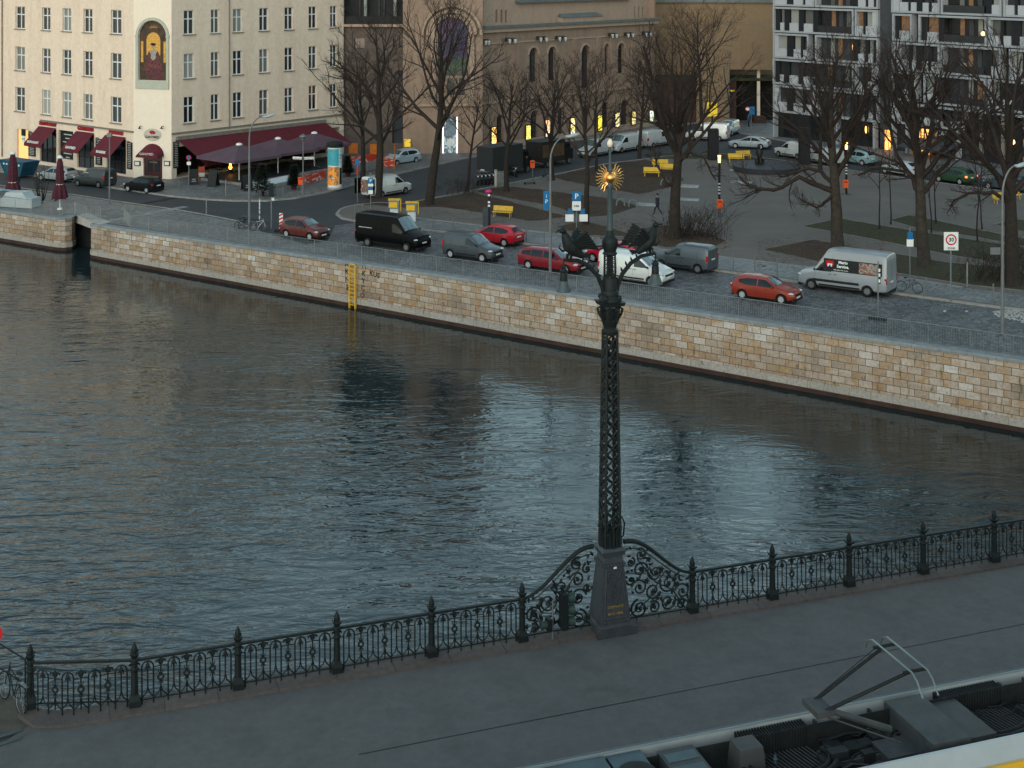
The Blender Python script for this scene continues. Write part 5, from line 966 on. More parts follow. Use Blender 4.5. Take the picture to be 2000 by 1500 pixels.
# lower storeys
zlo = B2.sz(1742, 240)[1]; frame(B2, 1742, 1883, zlo, y[0] - .1, [(1745, 1758, 'w'), (1760, 1777, 'd'), (1778, 1795, 'p'), (1800, 1815, 'p'), (1822, 1835, 'p'), (1845, 1856, 'd'), (1857, 1868, 'p')])
uA, uB = B2.sz(1884, 300)[0], ae; wpart('passage_ceiling', B2, uA, uB, y[0] - .35, y[0] - .05, -12, .1, M['fiberfr'], ap)
for px in (1912, 1955, 1998): u = B2.sz(px, 260)[0]; wpart('pillar', B2, u - .15, u + .15, -1, y[0] - .35, -.5, -.2, M['sill'], ap)
for px in (1511, 1626, 1634, 1706): u = A.sz(px, 240)[0]; wpart('white_pier', A, u, u + .22, -.8, z[0], -.5, .12, M['fiberfr'], ap)
for px in (1742, 1770, 1778, 1868): u = B2.sz(px, 300)[0]; wpart('white_pier', B2, u, u + .22, -.8, zlo, -.5, .12, M['fiberfr'], ap)
wpart('shop_glass', A, .2, ac - .4, -.8, z[0], -.7, -.6, M['pane'], ap); wpart('shop_glass', B2, .2, uA, -.8, zlo, -.8, -.75, M['pane'], ap)
(u0, _), (u1, _) = B2.sz(1779, 270), B2.sz(1806, 270)
for a, c in ((308, 284), (276, 266), (264, 252)): wpart('lit_shop_window', B2, u0, u1, B2.sz(1790, a)[1], B2.sz(1790, c)[1], -.7, -.5, M['glowy'], ap)
b = MB(); [wbox(b, B2, u0 + (u1 - u0) * k / 4 - .04, u0 + (u1 - u0) * k / 4 + .04, -.8, zlo, -.5, -.4) for k in (1, 2, 3)]; b.build('glazing_bar', M['trim'], ap, smooth=False)
wpart('lit_shop_window', A, A.sz(1727, 270)[0], A.sz(1737, 270)[0], A.sz(1730, 305)[1], A.sz(1730, 254)[1], -.22, -.1, M['glowy'], ap)
def lampball(W, px, py, r, n, mat='glow', long=1): u, zz = W.sz(px, py); b = MB(); b.ball(W.p(u, zz, n), (r, r, r * long), 8, 6); b.build('lit_lamp', M[mat], ap)
lampball(A, 1663, 92, .13, -.35, long=4.5); lampball(A, 1686, 254, .07, -.4, long=6); lampball(B2, 1916, 66, .2, -.3); lampball(B2, 1813, 265, .18, -.3); lampball(B2, 1982, 278, .16, .2, long=1.6); lampball(B2, 1741, 260, .14, -.2, long=2)
text_part('CAFE', .7, tpl(B2, B2.sz(1838, 262)[0], B2.sz(1838, 262)[1], -.3), M['chalk'], ap, name='sign_letters')
b = MB(); (u0, zz), (u1, _) = B2.sz(1782, 277), B2.sz(1875, 277); b.prism([B2.p(u0, zz + .4, -.4), B2.p(u1, zz + .4, -.4), B2.p(u1, zz - .3, 2.2), B2.p(u0, zz - .3, 2.2)], (0, 0, .06)); b.build('cafe_awning', M['anth2'], ap, smooth=False)
u, zz = B2.sz(1890, 128); o = thing('balcony_lounger', 'pale wooden lounge chair on a third floor loggia of the apartment block', 'lounge chair', B2.p(u, y[1] + .25, -.35), B2.rot())
b = MB(); b.box((0, 0, .3), (1.1, .4, .05)); b.build('seat', M['creamlt'], o, smooth=False); b = MB(); b.box((-.55, 0, .6), (.06, .4, .7), ry=-.4); b.build('backrest', M['creamlt'], o, smooth=False); [MB().box((x, 0, .15), (.04, .4, .3)).build('leg', M['steel'], o, smooth=False) for x in (-.4, .45)]
# ---------------------------------------------------------------- vehicles
def paint(name, col, rough=.3, metal=.25): return mk(name, col, rough, metal, var=.04, scale=1.5, spec=.3 if max(col) > .02 else .06, coat=.45 if max(col) > .1 else .1, dirt=.25, dcol=tuple(c * .6 + .006 for c in col))
def lerp(a, c, t): return a + (c - a) * t
class Body:
    """lofted vehicle shell: stations (x, z bottom, z waist, z top, half width waist, half width top)"""
    def __init__(s, st):
        s.st = []
        for i in range(len(st) - 1):
            n = max(1, int((st[i + 1][0] - st[i][0]) / .16))
            for k in range(n): t = k / n; s.st.append(tuple(lerp(a, c, t) for a, c in zip(st[i], st[i + 1])))
        s.st.append(st[-1])
    def sec(s, x):
        st = s.st; x = min(max(x, st[0][0]), st[-1][0])
        for i in range(len(st) - 1):
            if x <= st[i + 1][0]: break
        t = (x - st[i][0]) / max(1e-6, st[i + 1][0] - st[i][0]); _, zb, zw, zt, w, wt = (lerp(a, c, t) for a, c in zip(st[i], st[i + 1]))
        h = zw - zb; r = (zt - zw); cr = .035 + .02 * min(1, r)
        return [(0, zb), (w * .86, zb), (w * .965, zb + h * .1), (w * .995, zb + h * .35), (w, zb + h * .62), (w * .975, zw - .02 * h), (w * .955, zw), (lerp(w * .955, wt, .5), lerp(zw, zt, .5) - .01), (wt * 1.01, zt - min(.1, r * .25)), (wt * .95, zt - min(.035, r * .1)), (wt * .82, zt), (wt * .45, zt + cr * .75), (0, zt + cr)]
    def build(s, parent, mat, wheels, wr, hw):
        b = MB(); n = len(s.sec(0)); m = 2 * n - 2; vs = []
        for q in s.st:
            c = s.sec(q[0]); vs += [(q[0], y, z) for y, z in c] + [(q[0], -y, z) for y, z in c[-2:0:-1]]
        k = len(s.st); b.add(vs, [(i * m + j, i * m + (j + 1) % m, (i + 1) * m + (j + 1) % m, (i + 1) * m + j) for i in range(k - 1) for j in range(m)] + [tuple(range(m))[::-1], tuple(range((k - 1) * m, k * m))])
        o = b.build('body', mat, None, ang=32); c = MB()
        for x in wheels:
            for sy in (-1, 1): c.tube([(x, sy * (hw - .3), wr), (x, sy * (hw + .3), wr)], wr * 1.17, 20)
        cu = c.build('cutter', mat, None); md = o.modifiers.new('b', 'BOOLEAN'); md.operation = 'DIFFERENCE'; md.object = cu; md.solver = 'EXACT'
        bpy.context.view_layer.update(); me = bpy.data.meshes.new_from_object(o.evaluated_get(bpy.context.evaluated_depsgraph_get())); o.modifiers.clear(); old = o.data; o.data = me; me.name = 'body'
        bpy.data.objects.remove(cu); bpy.data.meshes.remove(old); me.shade_smooth(); me.set_sharp_from_angle(angle=R(32)); o.parent = parent; return o
    def side_y(s, x, z):
        c = s.sec(x)
        for (y0, z0), (y1, z1) in zip(c[5:10], c[6:11]):
            if z0 <= z <= z1: return lerp(y0, y1, (z - z0) / max(1e-6, z1 - z0))
        if z < c[5][1]:
            for (y0, z0), (y1, z1) in zip(c[1:5], c[2:6]):
                if z0 <= z <= z1: return lerp(y0, y1, (z - z0) / max(1e-6, z1 - z0))
        return c[9][0]
    def top_z(s, x, y):
        c = s.sec(x)[9:]; y = abs(y)
        for (y0, z0), (y1, z1) in zip(c, c[1:]):
            if y <= y0 and y >= y1: return lerp(z0, z1, (y0 - y) / max(1e-6, y0 - y1))
        return c[0][1]
    def side_patch(s, cols, name, mat, parent, off=.008, sides=(-1, 1)):
        """cols = [(x, zlo, zhi)...] laid on the flank of the body"""
        xs = []
        for i in range(len(cols) - 1):
            n = max(1, int(abs(cols[i + 1][0] - cols[i][0]) / .12)); xs += [tuple(lerp(a, c, k / n) for a, c in zip(cols[i], cols[i + 1])) for k in range(n)]
        xs.append(cols[-1]); out = []
        for sd in sides:
            b = MB(); vs = [(x, sd * (s.side_y(x, lerp(a, c, k / 4)) + off), lerp(a, c, k / 4)) for x, a, c in xs for k in range(5)]
            b.add(vs, [(5 * i + k, 5 * i + k + 1, 5 * i + 6 + k, 5 * i + 5 + k) for i in range(len(xs) - 1) for k in range(4)]); out.append(b.build(name, mat, parent, fix=False))
        return out
    def top_patch(s, x0, x1, f0, f1, name, mat, parent, off=.008):
        b = MB(); N = 8; vs = []
        for i in range(N + 1):
            x = lerp(x0, x1, i / N); f = lerp(f0, f1, i / N); wt = s.sec(x)[9][0]
            for j in range(9): y = wt * f * (j / 4 - 1); vs.append((x, y, s.top_z(x, y) + off))
        b.add(vs, [(9 * i + j, 9 * i + j + 1, 9 * i + 10 + j, 9 * i + 9 + j) for i in range(N) for j in range(8)]); return b.build(name, mat, parent, fix=False)
WH = {}
def wheel(parent, x, y, r, mat='rim'):
    key = (r, mat)
    if key not in WH:
        b = MB(); b.lathe([(r * .62, -.1), (r * .93, -.1), (r, -.06), (r, .06), (r * .93, .1), (r * .62, .1)], n=22, M=Matrix.Rotation(R(90), 4, 'X'), cap=False); t = b.build('tyre', M['tyre'], None)
        b = MB(); b.lathe([(.03, .07), (r * .16, .075), (r * .2, .05)], n=10, M=Matrix.Rotation(R(90), 4, 'X')); b.lathe([(r * .64, .1), (r * .6, .085), (r * .58, .0), (r * .64, -.1)], n=20, M=Matrix.Rotation(R(90), 4, 'X'), cap=False)
        for k in range(7 if mat == 'rim' else 10): a = 2 * pi * k / (7 if mat == 'rim' else 10); b.box((r * .38 * cos(a), -.075, r * .38 * sin(a)), (r * .5, .04, r * (.13 if mat == 'rim' else .2)), ry=-a)
        b.lathe([(r * .6, .05), (.01, .055), (.01, .03)], n=16, M=Matrix.Rotation(R(90), 4, 'X')); rm = b.build('rim', M[mat] if mat == 'rim' else M['pole'], None); WH[key] = (t.data, rm.data); bpy.data.objects.remove(t); bpy.data.objects.remove(rm)
    w = bpy.data.objects.new('wheel', None); C.objects.link(w); w.empty_display_size = .1; w.parent = parent; w.location = (x, y, r)
    if y > 0: w.rotation_euler = (0, 0, pi)
    for nm, me in zip(('tyre', 'rim'), WH[key]): o = bpy.data.objects.new(nm, me); C.objects.link(o); o.parent = w
VS = .88                                        # everyday objects against the size of this street
def place_vehicle(t, near, head, hw, x_of=0.0):
    """near = street point under a near-side wheel, head = heading unit vector, x_of = that wheel's station"""
    hw *= VS; x_of *= VS; h = V((head[0], head[1], 0)).normalized(); side = V((-h.y, h.x, 0)); 
    if side.y < 0 and abs(side.y) > 1e-3: side = -side
    c = near + side * hw - h * x_of; c.z = gz(c.x, c.y) + (near.z - gz(near.x, near.y)) + .005
    f = (h - NRM * h.dot(NRM)).normalized(); l = NRM.cross(f); Mx = Matrix(((f.x, l.x, NRM.x, c.x), (f.y, l.y, NRM.y, c.y), (f.z, l.z, NRM.z, c.z), (0, 0, 0, 1))); t.matrix_world = Mx; t.location = c; t.rotation_euler = Mx.to_euler(); t.scale = (VS, VS, VS)
def small(name, mat, parent, c, d, **k):
    return MB().box(c, d, **k).build(name, mat, parent, smooth=False)
def lampball_(name, mat, parent, c, d): return MB().ball(c, d, 10, 6).build(name, mat, parent)
def finish(t, bd, L, hw, wb, wr, nose, tail, mirror, doors, zl, rim='rim', taillit=False):
    for x in (wb[0], wb[1]):
        for sy in (-1, 1): wheel(t, x, sy * (hw - .1), wr, rim)
    for sy in (-1, 1):
        lampball_('headlight', M['lampw'], t, (nose - .2, sy * (hw - .2), zl[0]), (.2, .15, .075)); 
        small('tail_light', M['taillit'] if taillit else M['tail'], t, (tail + .055, sy * (hw - .11), zl[1]), (.12, .17, zl[2]))
        b = MB(); b.ball((mirror[0], sy * (hw + .06), mirror[1]), (.07, .1, .075), 8, 5); b.box((mirror[0] - .0, sy * (hw - .02), mirror[1] - .03), (.05, .12, .03)); b.build('mirror', M['trim'] if rim != 'rim' else bd, t)
    small('grille', M['trim'], t, (nose - .025, 0, zl[0] - .12), (.08, hw * 1.05, .12)); small('number_plate', M['plate'], t, (nose + .012, 0, zl[0] - .28), (.03, .5, .1)); small('number_plate', M['plate'], t, (tail - .01, 0, zl[1] - .12), (.03, .5, .1))
    small('bumper', M['trim'], t, (nose - .08, 0, .27), (.16, hw * 1.55, .16)); small('bumper', M['trim'], t, (tail + .08, 0, .3), (.16, hw * 1.6, .18)); small('underbody', M['trim'], t, (0, 0, .26), (L * .8, hw * 1.3, .16))
def hatch(label, col, near, head, xw, L=4.15, hw=.87, H=1.48, kind='hatch', cat='car', group='cars parked and driving on the street', taillit=False, gl='screen', name='parked_car'):
    t = thing(name, label, cat, group=group); k = L / 4.15; h = H / 1.48; X = lambda x: x * k; tl = -2.07
    if kind == 'hatch': st = [(-2.07, .36, .8, .86, .72, .66), (-2.02, .3, .86, 1.02, .81, .62), (-1.72, .24, .9, 1.36, .85, .58), (-1.35, .2, .91, 1.46, .87, .6), (-.4, .18, .92, 1.48, .87, .62), (.28, .18, .93, 1.42, .87, .6), (.98, .18, .92, 1.02, .86, .7), (1.25, .19, .88, .95, .85, .72), (1.75, .22, .76, .84, .8, .68), (2.0, .3, .6, .7, .68, .56), (2.07, .36, .5, .6, .56, .44)]
    elif kind == 'wagon': st = [(-2.07, .36, .84, .92, .74, .66), (-2.02, .3, .9, 1.08, .81, .63), (-1.8, .24, .94, 1.38, .85, .58), (-1.45, .2, .94, 1.45, .87, .6), (-.4, .18, .92, 1.48, .87, .62), (.28, .18, .93, 1.42, .87, .6), (.92, .18, .92, 1.02, .86, .7), (1.25, .19, .88, .95, .85, .72), (1.75, .22, .76, .84, .8, .68), (2.0, .3, .6, .7, .68, .56), (2.07, .36, .5, .6, .56, .44)]
    else: st = [(-2.07, .38, .78, .86, .72, .64), (-2.0, .3, .88, .98, .8, .66), (-1.7, .24, .9, 1.03, .84, .64), (-1.1, .2, .91, 1.3, .87, .58), (-.5, .18, .92, 1.42, .87, .58), (.1, .18, .93, 1.4, .87, .58), (.9, .18, .9, .99, .86, .7), (1.25, .19, .86, .93, .85, .72), (1.75, .22, .74, .82, .8, .68), (2.0, .3, .6, .7, .68, .56), (2.07, .36, .5, .6, .56, .44)]
    st = [(X(a), b_, c * h, d * h, e * hw / .87, f * hw / .87) for a, b_, c, d, e, f in st]; bd = Body(st); wr = .315; wb = (X(-1.28), X(1.3)); mat = paint('car_paint', col); bd.build(t, mat, wb, wr, hw)
    zw, zt = .95 * h, 1.36 * h; G_ = M['carglass']
    if kind == 'coupe': cols = [[(X(-1.25), zw, zw + .03), (X(-.85), zw, 1.24 * h), (X(-.32), zw, zt)], [(X(-.25), zw, zt), (X(.15), zw, 1.3 * h), (X(.78), zw, zw + .03)]]
    elif kind == 'wagon': cols = [[(X(-1.8), zw + .08, 1.2 * h), (X(-1.15), zw + .02, 1.33 * h)], [(X(-1.1), zw, 1.34 * h), (X(-.32), zw, zt)], [(X(-.25), zw, zt), (X(.2), zw, 1.33 * h), (X(.82), zw, zw + .03)]]
    else: cols = [[(X(-1.55), zw + .1, 1.22 * h), (X(-1.05), zw, 1.33 * h), (X(-.32), zw, zt)], [(X(-.25), zw, zt), (X(.22), zw, 1.33 * h), (X(.84), zw, zw + .03)]]
    for c in cols: bd.side_patch(c, 'side_window', G_, t)
    bd.top_patch(X(.92), X(.32), .93, .9, 'windscreen', M[gl], t)
    bd.top_patch(X(-1.98), X(-1.7) if kind != 'coupe' else X(-1.05), .84, .86, 'rear_window', G_, t) if kind != 'coupe' else bd.top_patch(X(-1.65), X(-1.08), .84, .86, 'rear_window', G_, t)
    for x in (X(-.28), X(.86), X(-1.02)): bd.side_patch([(x, .3, zw - .02), (x + .014, .3, zw - .02)], 'door_seam', M['trim'], t, off=.004)
    bd.side_patch([(X(-1.0), .19, .27), (X(.95), .19, .27)], 'sill', M['trim'], t, off=.006)
    for x in (X(-.45), X(.35)): bd.side_patch([(x - .09, .8 * h, .825 * h), (x + .09, .8 * h, .825 * h)], 'door_handle', M['trim'], t, off=.02)
    finish(t, mat, L, hw, wb, wr, X(2.07), X(-2.07), (X(.72), .98 * h), None, (.68, .84 * h, .16), taillit=taillit)
    place_vehicle(t, near, head, hw, X(xw)); return t
def van(label, col, near, head, xw, kind='t6', L=4.9, hw=.95, H=1.95, rim='steel', win=(), group='vans parked and driving on the street', name='parked_van', gl='screen'):
    t = thing(name, label, 'van', group=group); h = H; f = L / 2
    if kind == 'caddy': st = [(-f, .42, 1.0, H * .9, hw * .93, hw * .78), (-f + .06, .3, 1.02, H * .96, hw * .97, hw * .8), (-f + .4, .24, 1.03, H, hw, hw * .8), (-.3, .2, 1.04, H, hw, hw * .8), (f - 1.95, .2, 1.04, H * .97, hw, hw * .78), (f - 1.2, .2, 1.0, 1.16, hw * .98, hw * .84), (f - .9, .2, .95, 1.06, hw * .97, hw * .84), (f - .35, .24, .85, .94, hw * .92, hw * .8), (f - .08, .32, .65, .8, hw * .8, hw * .66), (f, .4, .5, .66, hw * .66, hw * .5)]
    elif kind == 't6': st = [(-f, .45, 1.05, H * .93, hw * .95, hw * .82), (-f + .05, .32, 1.08, H * .98, hw * .98, hw * .84), (-f + .3, .25, 1.1, H, hw, hw * .84), (-.3, .22, 1.1, H, hw, hw * .84), (f - 1.85, .22, 1.1, H * .97, hw, hw * .82), (f - 1.0, .22, 1.06, 1.22, hw * .98, hw * .86), (f - .7, .22, 1.0, 1.12, hw * .97, hw * .86), (f - .22, .26, .86, .98, hw * .92, hw * .8), (f - .05, .34, .62, .78, hw * .84, hw * .7), (f, .42, .5, .64, hw * .72, hw * .56)]
    else: st = [(-f, .5, 1.2, H * .95, hw * .97, hw * .84), (-f + .04, .38, 1.22, H * .985, hw * .99, hw * .86), (-f + .3, .32, 1.25, H, hw, hw * .86), (f - 2.6, .3, 1.25, H, hw, hw * .86), (f - 2.0, .3, 1.25, H * .975, hw, hw * .84), (f - 1.15, .3, 1.2, 1.42, hw * .98, hw * .88), (f - .75, .3, 1.1, 1.26, hw * .97, hw * .88), (f - .2, .32, .98, 1.1, hw * .93, hw * .82), (f - .04, .38, .7, .86, hw * .86, hw * .72), (f, .46, .56, .7, hw * .76, hw * .6)]
    wr = .34 if kind == 'big' else .32; wbx = {'caddy': (-f + .75, f - .82), 't6': (-f + .98, f - .9), 'big': (-f + 1.25, f - .98)}[kind]
    bd = Body(st); mat = paint('van_paint', col); bd.build(t, mat, wbx, wr, hw); zw = st[4][2] + .04; xs = {'caddy': (f - 2.3, f - 2.0, f - 1.32), 't6': (f - 2.15, f - 1.8, f - 1.12), 'big': (f - 2.35, f - 2.05, f - 1.3)}[kind]; zt = H * (.86 if kind != 'big' else .78)
    bd.side_patch([(xs[0], zw, zt), (xs[1], zw, zt), (xs[2] - .25, zw, lerp(zw, zt, .45)), (xs[2], zw, zw + .04)], 'side_window', M['carglass'], t)
    for a, c in win: bd.side_patch([(a, zw, zt), (c, zw, zt)], 'side_window', M['carglass'], t)
    w0, w1 = {'caddy': (f - 1.24, f - 1.9), 't6': (f - 1.06, f - 1.8), 'big': (f - 1.2, f - 1.95)}[kind]; bd.top_patch(w0, w1, .95, .92, 'windscreen', M[gl], t)
    for x in (xs[0] - .08, xs[2] + .06, xs[0] - 1.3): bd.side_patch([(x, .4, zw if x > xs[0] else H * .84), (x + .015, .4, zw if x > xs[0] else H * .84)], 'door_seam', M['trim'], t, off=.004)
    bd.side_patch([(wbx[0] + .5, .36, .47), (wbx[1] - .5, .36, .47)], 'side_moulding', M['trim'], t, off=.012); bd.side_patch([(wbx[0] + .5, .26, .32), (wbx[1] - .5, .26, .32)], 'sill', M['trim'], t, off=.006)
    for x in (xs[0] + .08, xs[0] - .25): bd.side_patch([(x - .09, zw - .16, zw - .12), (x + .09, zw - .16, zw - .12)], 'door_handle', M['trim'], t, off=.02)
    small('rear_door', mat, t, (-f - .002, 0, H * .52), (.02, hw * 1.6, H * .72)); small('rear_window', M['carglass'], t, (-f - .012, 0, H * .74), (.02, hw * 1.4, H * .2)) if win or kind == 'big' and len(label) % 2 else None; small('rear_seam', M['trim'], t, (-f - .014, 0, H * .48), (.01, .015, H * .6))
    finish(t, M['trim'] if True else mat, L, hw, wbx, wr, f, -f, (xs[2] + .05, zw + .08), None, (.82 if kind != 'big' else .92, 1.05, .38), rim=rim); place_vehicle(t, near, head, hw, xw if xw is not None else wbx[1]); t['wb'] = 0; del t['wb']
    return t, bd, f
U = UQ; STREET2 = V((2390, 2700, 0)).normalized(); SD = (G(249, 374.7) - G(291, 379)).normalized()
BW = (-1.28, 1.3)
hatch('dark brownish red hatchback driving past the striped beacon', (.12, .022, .018), G(558.5, 464), U, BW[0], L=4.0, H=1.52, name='driving_car')
t, bd, f = van('long black high panel van driving along the quay', (.003, .0035, .004), G(717, 482), U, -3.0 + 1.25, 'big', L=6.0, hw=.99, H=2.45); 
bd.side_patch([(-2.6, 1.42, 1.47), (-1.3, 1.42, 1.47)], 'door_rail', M['rim'], t, off=.02)
van('dark grey compact delivery van heading right between the black van and the dark red estate', (.055, .065, .075), G(879, 504.5), U, -2.2 + .75, 'caddy', L=4.4, hw=.89, H=1.8, rim='rim')
hatch('bright red hatchback parked at the kerb just behind the dark grey delivery van', (.42, .008, .02), G(984, 482.5), -U, BW[0], L=4.2)
hatch('dark red estate car beside the curved street lamp', (.2, .006, .014), G(1031, 526), U, BW[0], L=4.95, kind='wagon', H=1.48, name='driving_car')
hatch('bright pinkish red car mostly hidden behind the white panel van', (.5, .008, .03), G(1157, 512), -U, BW[1], L=4.3)
van('white panel van driving right behind the tall bridge lamp', (.62, .62, .6), G(1270, 560), U, None, 't6', L=4.9, hw=.95, H=1.93)
van('slate grey delivery van parked facing left beside the white panel van', (.075, .088, .1), G(1362, 535), -U, -2.2 + .75, 'caddy', L=4.4, hw=.89, H=1.8)
hatch('orange red three door hatchback driving right on the cobbles', (.27, .028, .012), G(1449, 585), U, BW[0], L=4.2, name='driving_car')
t, bd, f = van('silver high roof van with dark Service advert on its side parked facing left', (.3, .32, .34), G(1584, 566), -U, None, 'big', L=5.95, hw=1.0, H=2.65)
ad = bd.side_patch([(-2.7, 1.35, 2.12), (1.15, 1.35, 2.12)], 'advert_panel', M['black'], t, off=.014)
for i, sd_ in enumerate((-1, 1)):
    y = lambda x, z: sd_ * (bd.side_y(x, z) + .022); ang = 0 if sd_ < 0 else pi
    def TM(x, z): return Matrix.Translation((x, y(x, z), z)) @ Matrix.Rotation(ang, 4, 'Z') @ Matrix.Rotation(R(90 - 7), 4, 'X')
    k = sd_; small('red_emblem', M['sign_red'], ad[i], (.72, y(.72, 1.78), 1.78), (.52, .012, .46), rx=-sd_ * R(7)); text_part('M', .42, Matrix.Translation((0, sd_ * .012, 0)) @ TM(.72, 1.78), M['sign_white'], ad[i], bold=.02)
    text_part('Mario\nService.', .26, Matrix.Translation((0, 0, .0)) @ TM(-.15 , 1.82), M['sign_white'], ad[i], bold=.008); text_part('WIR SIND FÜR SIE DA', .1, TM(-.0, 1.45), M['sign_white'], ad[i])
    bd.side_patch([(-2.6, 1.4, 2.06), (-1.2, 1.4, 2.06)], 'advert_photo', splotch('advert_photo', [(.02, .02, .02), (.1, .07, .06), (.3, .22, .18), (.05, .04, .04), (.25, .04, .03)], 3), t, off=.02, sides=(sd_,))
bd.side_patch([(-1.2, .62, .78), (1.9, .62, .78)], 'side_moulding', M['trim'], t, off=.014)
# left of the frame, in front of the restaurant
hatch('silver car parked behind the closed parasols facing left', (.3, .33, .35), G(80, 353), SD, BW[1], L=4.5, kind='wagon', H=1.42)
t, bd, f = van('dark grey van with small white lettering parked in front of the brasserie awning', (.04, .047, .05), G(151, 363.5), SD, None, 'caddy', L=4.5, hw=.9, H=1.82)
text_part('GANYMED', .16, Matrix.Translation((.2, .88, 1.42)) @ Matrix.Rotation(pi, 4, 'Z') @ Matrix.Rotation(R(84), 4, 'X'), M['sign_white'], t)
hatch('black hatchback driving left past the restaurant door', (.012, .013, .015), G(249, 374.7), SD, BW[1], L=4.0, H=1.5, taillit=False, name='driving_car')
# side street by the theatre
def near_side(px, py, h): return G(px, py)
t, bd, f = van('white panel van with open back doors behind the thick tree trunk', (.6, .6, .58), G(793, 379), STREET2 * 1.0, None, 't6', L=4.9, hw=.95, H=1.95); tv = t
for s in (-1, 1): small('open_rear_door', bpy.data.materials['van_paint'], t, (-f - .35, s * .93, 1.15), (.75, .05, 1.4)).rotation_euler = (0, 0, 0)
small('cargo', splotch('cargo', [(.5, .48, .45), (.2, .1, .06), (.08, .05, .04), (.45, .4, .38)], 2.5), t, (-f - .02, 0, 1.1), (.06, 1.5, 1.2))
hatch('pale blue white electric car parked by the theatre facade', (.42, .5, .54), G(776, 324), -STREET2, BW[1], L=4.6, H=1.55)
def truck(label, col, corner, L, hw, H, box, patt=None):
    t = thing('box_truck', label, 'truck', group='dark box trucks beside the plaza'); mat = box; small('box_body', mat, t, (-.6, 0, .55 + H / 2), (L, hw * 2, H)); b = t.children[0]
    small('rear_frame', M['steel'], b, (-.6 - L / 2 - .01, 0, .6), (.05, hw * 2, .12)); small('roof_edge', M['anth2'], b, (-.6, 0, .57 + H), (L + .04, hw * 2 + .04, .05)); small('number_plate', M['plate'], b, (-.6 - L / 2 - .03, .3, .75), (.03, .5, .12))
    for s in (-1, 1): small('tail_light', M['tail'], t, (-.6 - L / 2 - .02, s * (hw - .15), .62), (.05, .2, .12))
    cx = -.6 + L / 2; bb = MB(); bb.box((cx + .75, 0, 1.1), (1.4, hw * 1.85, 1.1)); bb.box((cx + .6, 0, 2.0), (1.1, hw * 1.8, .75), top=.86); cb = bb.build('cab', paint('truck_paint', col), t); small('windscreen', M['screen'], cb, (cx + 1.15, 0, 1.95), (.06, hw * 1.5, .6), ry=-.12); small('side_window', M['carglass'], cb, (cx + .65, hw * .86, 1.95), (.7, .04, .45)); small('side_window', M['carglass'], cb, (cx + .65, -hw * .86, 1.95), (.7, .04, .45))
    for x in (-.6 - L / 2 + 1.1, cx + .75):
        for s in (-1, 1): wheel(t, x, s * (hw - .15), .4, 'steel')
    small('chassis', M['trim'], t, (0, 0, .5), (L + 1.2, .9, .2)); 
    if patt: small('side_print', patt, b, (-.6, -hw - .012, .55 + H * .55), (L * .9, .02, H * .6))
    place_vehicle(t, corner, STREET2, hw, -.6 - L / 2); return t
truck('black box truck parked behind the row of motor scooters', (.015, .016, .018), G(963, 349), 4.6, 1.1, 2.5, paint('truck_box', (.02, .023, .025), .6, 0))
truck('dark truck with faint orange print on its side parked before the theatre', (.02, .02, .02), G(1058, 330), 3.9, 1.1, 2.2, mk('truck_dark', (.022, .02, .018), .7), splotch('truck_print', [(.03, .025, .02), (.1, .05, .02), (.03, .025, .02), (.14, .07, .02)], .9))
FAR = 'white vans and cars parked along the theatre'
van('white van parked leftmost in the row before the lit theatre posters', (.5, .52, .54), G(1190, 303), -STREET2, -2.2 + .75, 'caddy', L=4.5, hw=.92, H=1.85, group=FAR)
van('white van second in the row before the theatre with its nose to the left', (.55, .57, .58), G(1246, 294), -STREET2, -1.47, 't6', L=4.9, hw=.95, H=1.95, group=FAR)
van('white van with dark windscreen nearest the right end of the theatre', (.55, .57, .58), G(1306, 284), STREET2, 1.55, 't6', L=4.9, hw=.95, H=1.98, group=FAR)
t, bd, f = van('white high van with red swirl on its back door beside the yellow poster', (.6, .6, .6), G(1402, 276), V((-.93, .36, 0)), -1.5, 't6', L=5.2, hw=.98, H=2.1, group=FAR)
text_part('S', .6, Matrix.Translation((-f - .03, 0, 1.35)) @ Matrix.Rotation(R(-90), 4, 'Z') @ Matrix.Rotation(R(90), 4, 'X'), M['sign_red'], t)
van('pale blue white people carrier with side windows facing left', (.48, .54, .57), G(1430, 266), V((-.45, -.89, 0)), 1.35, 'caddy', L=4.4, hw=.9, H=1.8, rim='rim', win=[(-1.9, -1.15), (-1.05, -.2)], group=FAR, gl='screen')
DR = V((-1720, 2700, 0)).normalized()
hatch('silver four door coupe driving left past the yellow benches', (.33, .37, .4), G(1436, 290), V((-.9, .43, 0)), BW[1], L=4.8, kind='coupe', H=1.45, name='driving_car')
van('white van partly behind the left monument pillar and branches', (.55, .56, .56), G(1520, 306), DR, 1.4, 'caddy', L=4.5, hw=.9, H=1.8, group=FAR)
van('white van just right of the monument pillar under the branches', (.55, .56, .56), G(1580, 318), DR, 1.3, 'caddy', L=4.4, hw=.9, H=1.75, group=FAR)
hatch('pale turquoise small car behind the right lit plaza lamp', (.25, .38, .4), G(1650, 319), DR, BW[1], L=3.9, H=1.5)
hatch('white coupe parked before the lit shop windows', (.5, .54, .58), G(1728, 339), DR, BW[1], L=4.6, kind='coupe', H=1.42)
hatch('green hatchback with a lit tail light', (.03, .08, .035), G(1874, 361.5), DR, BW[0], L=4.0, H=1.45, taillit=True)
hatch('dark bluish grey estate car at the right edge', (.06, .085, .1), G(1930, 369.5), DR, BW[1], L=4.6, kind='wagon', H=1.48)
hatch('dark car seen between the green hatchback and the tree at the right', (.03, .033, .036), G(1962, 352), DR, BW[1], L=4.3) if False else None
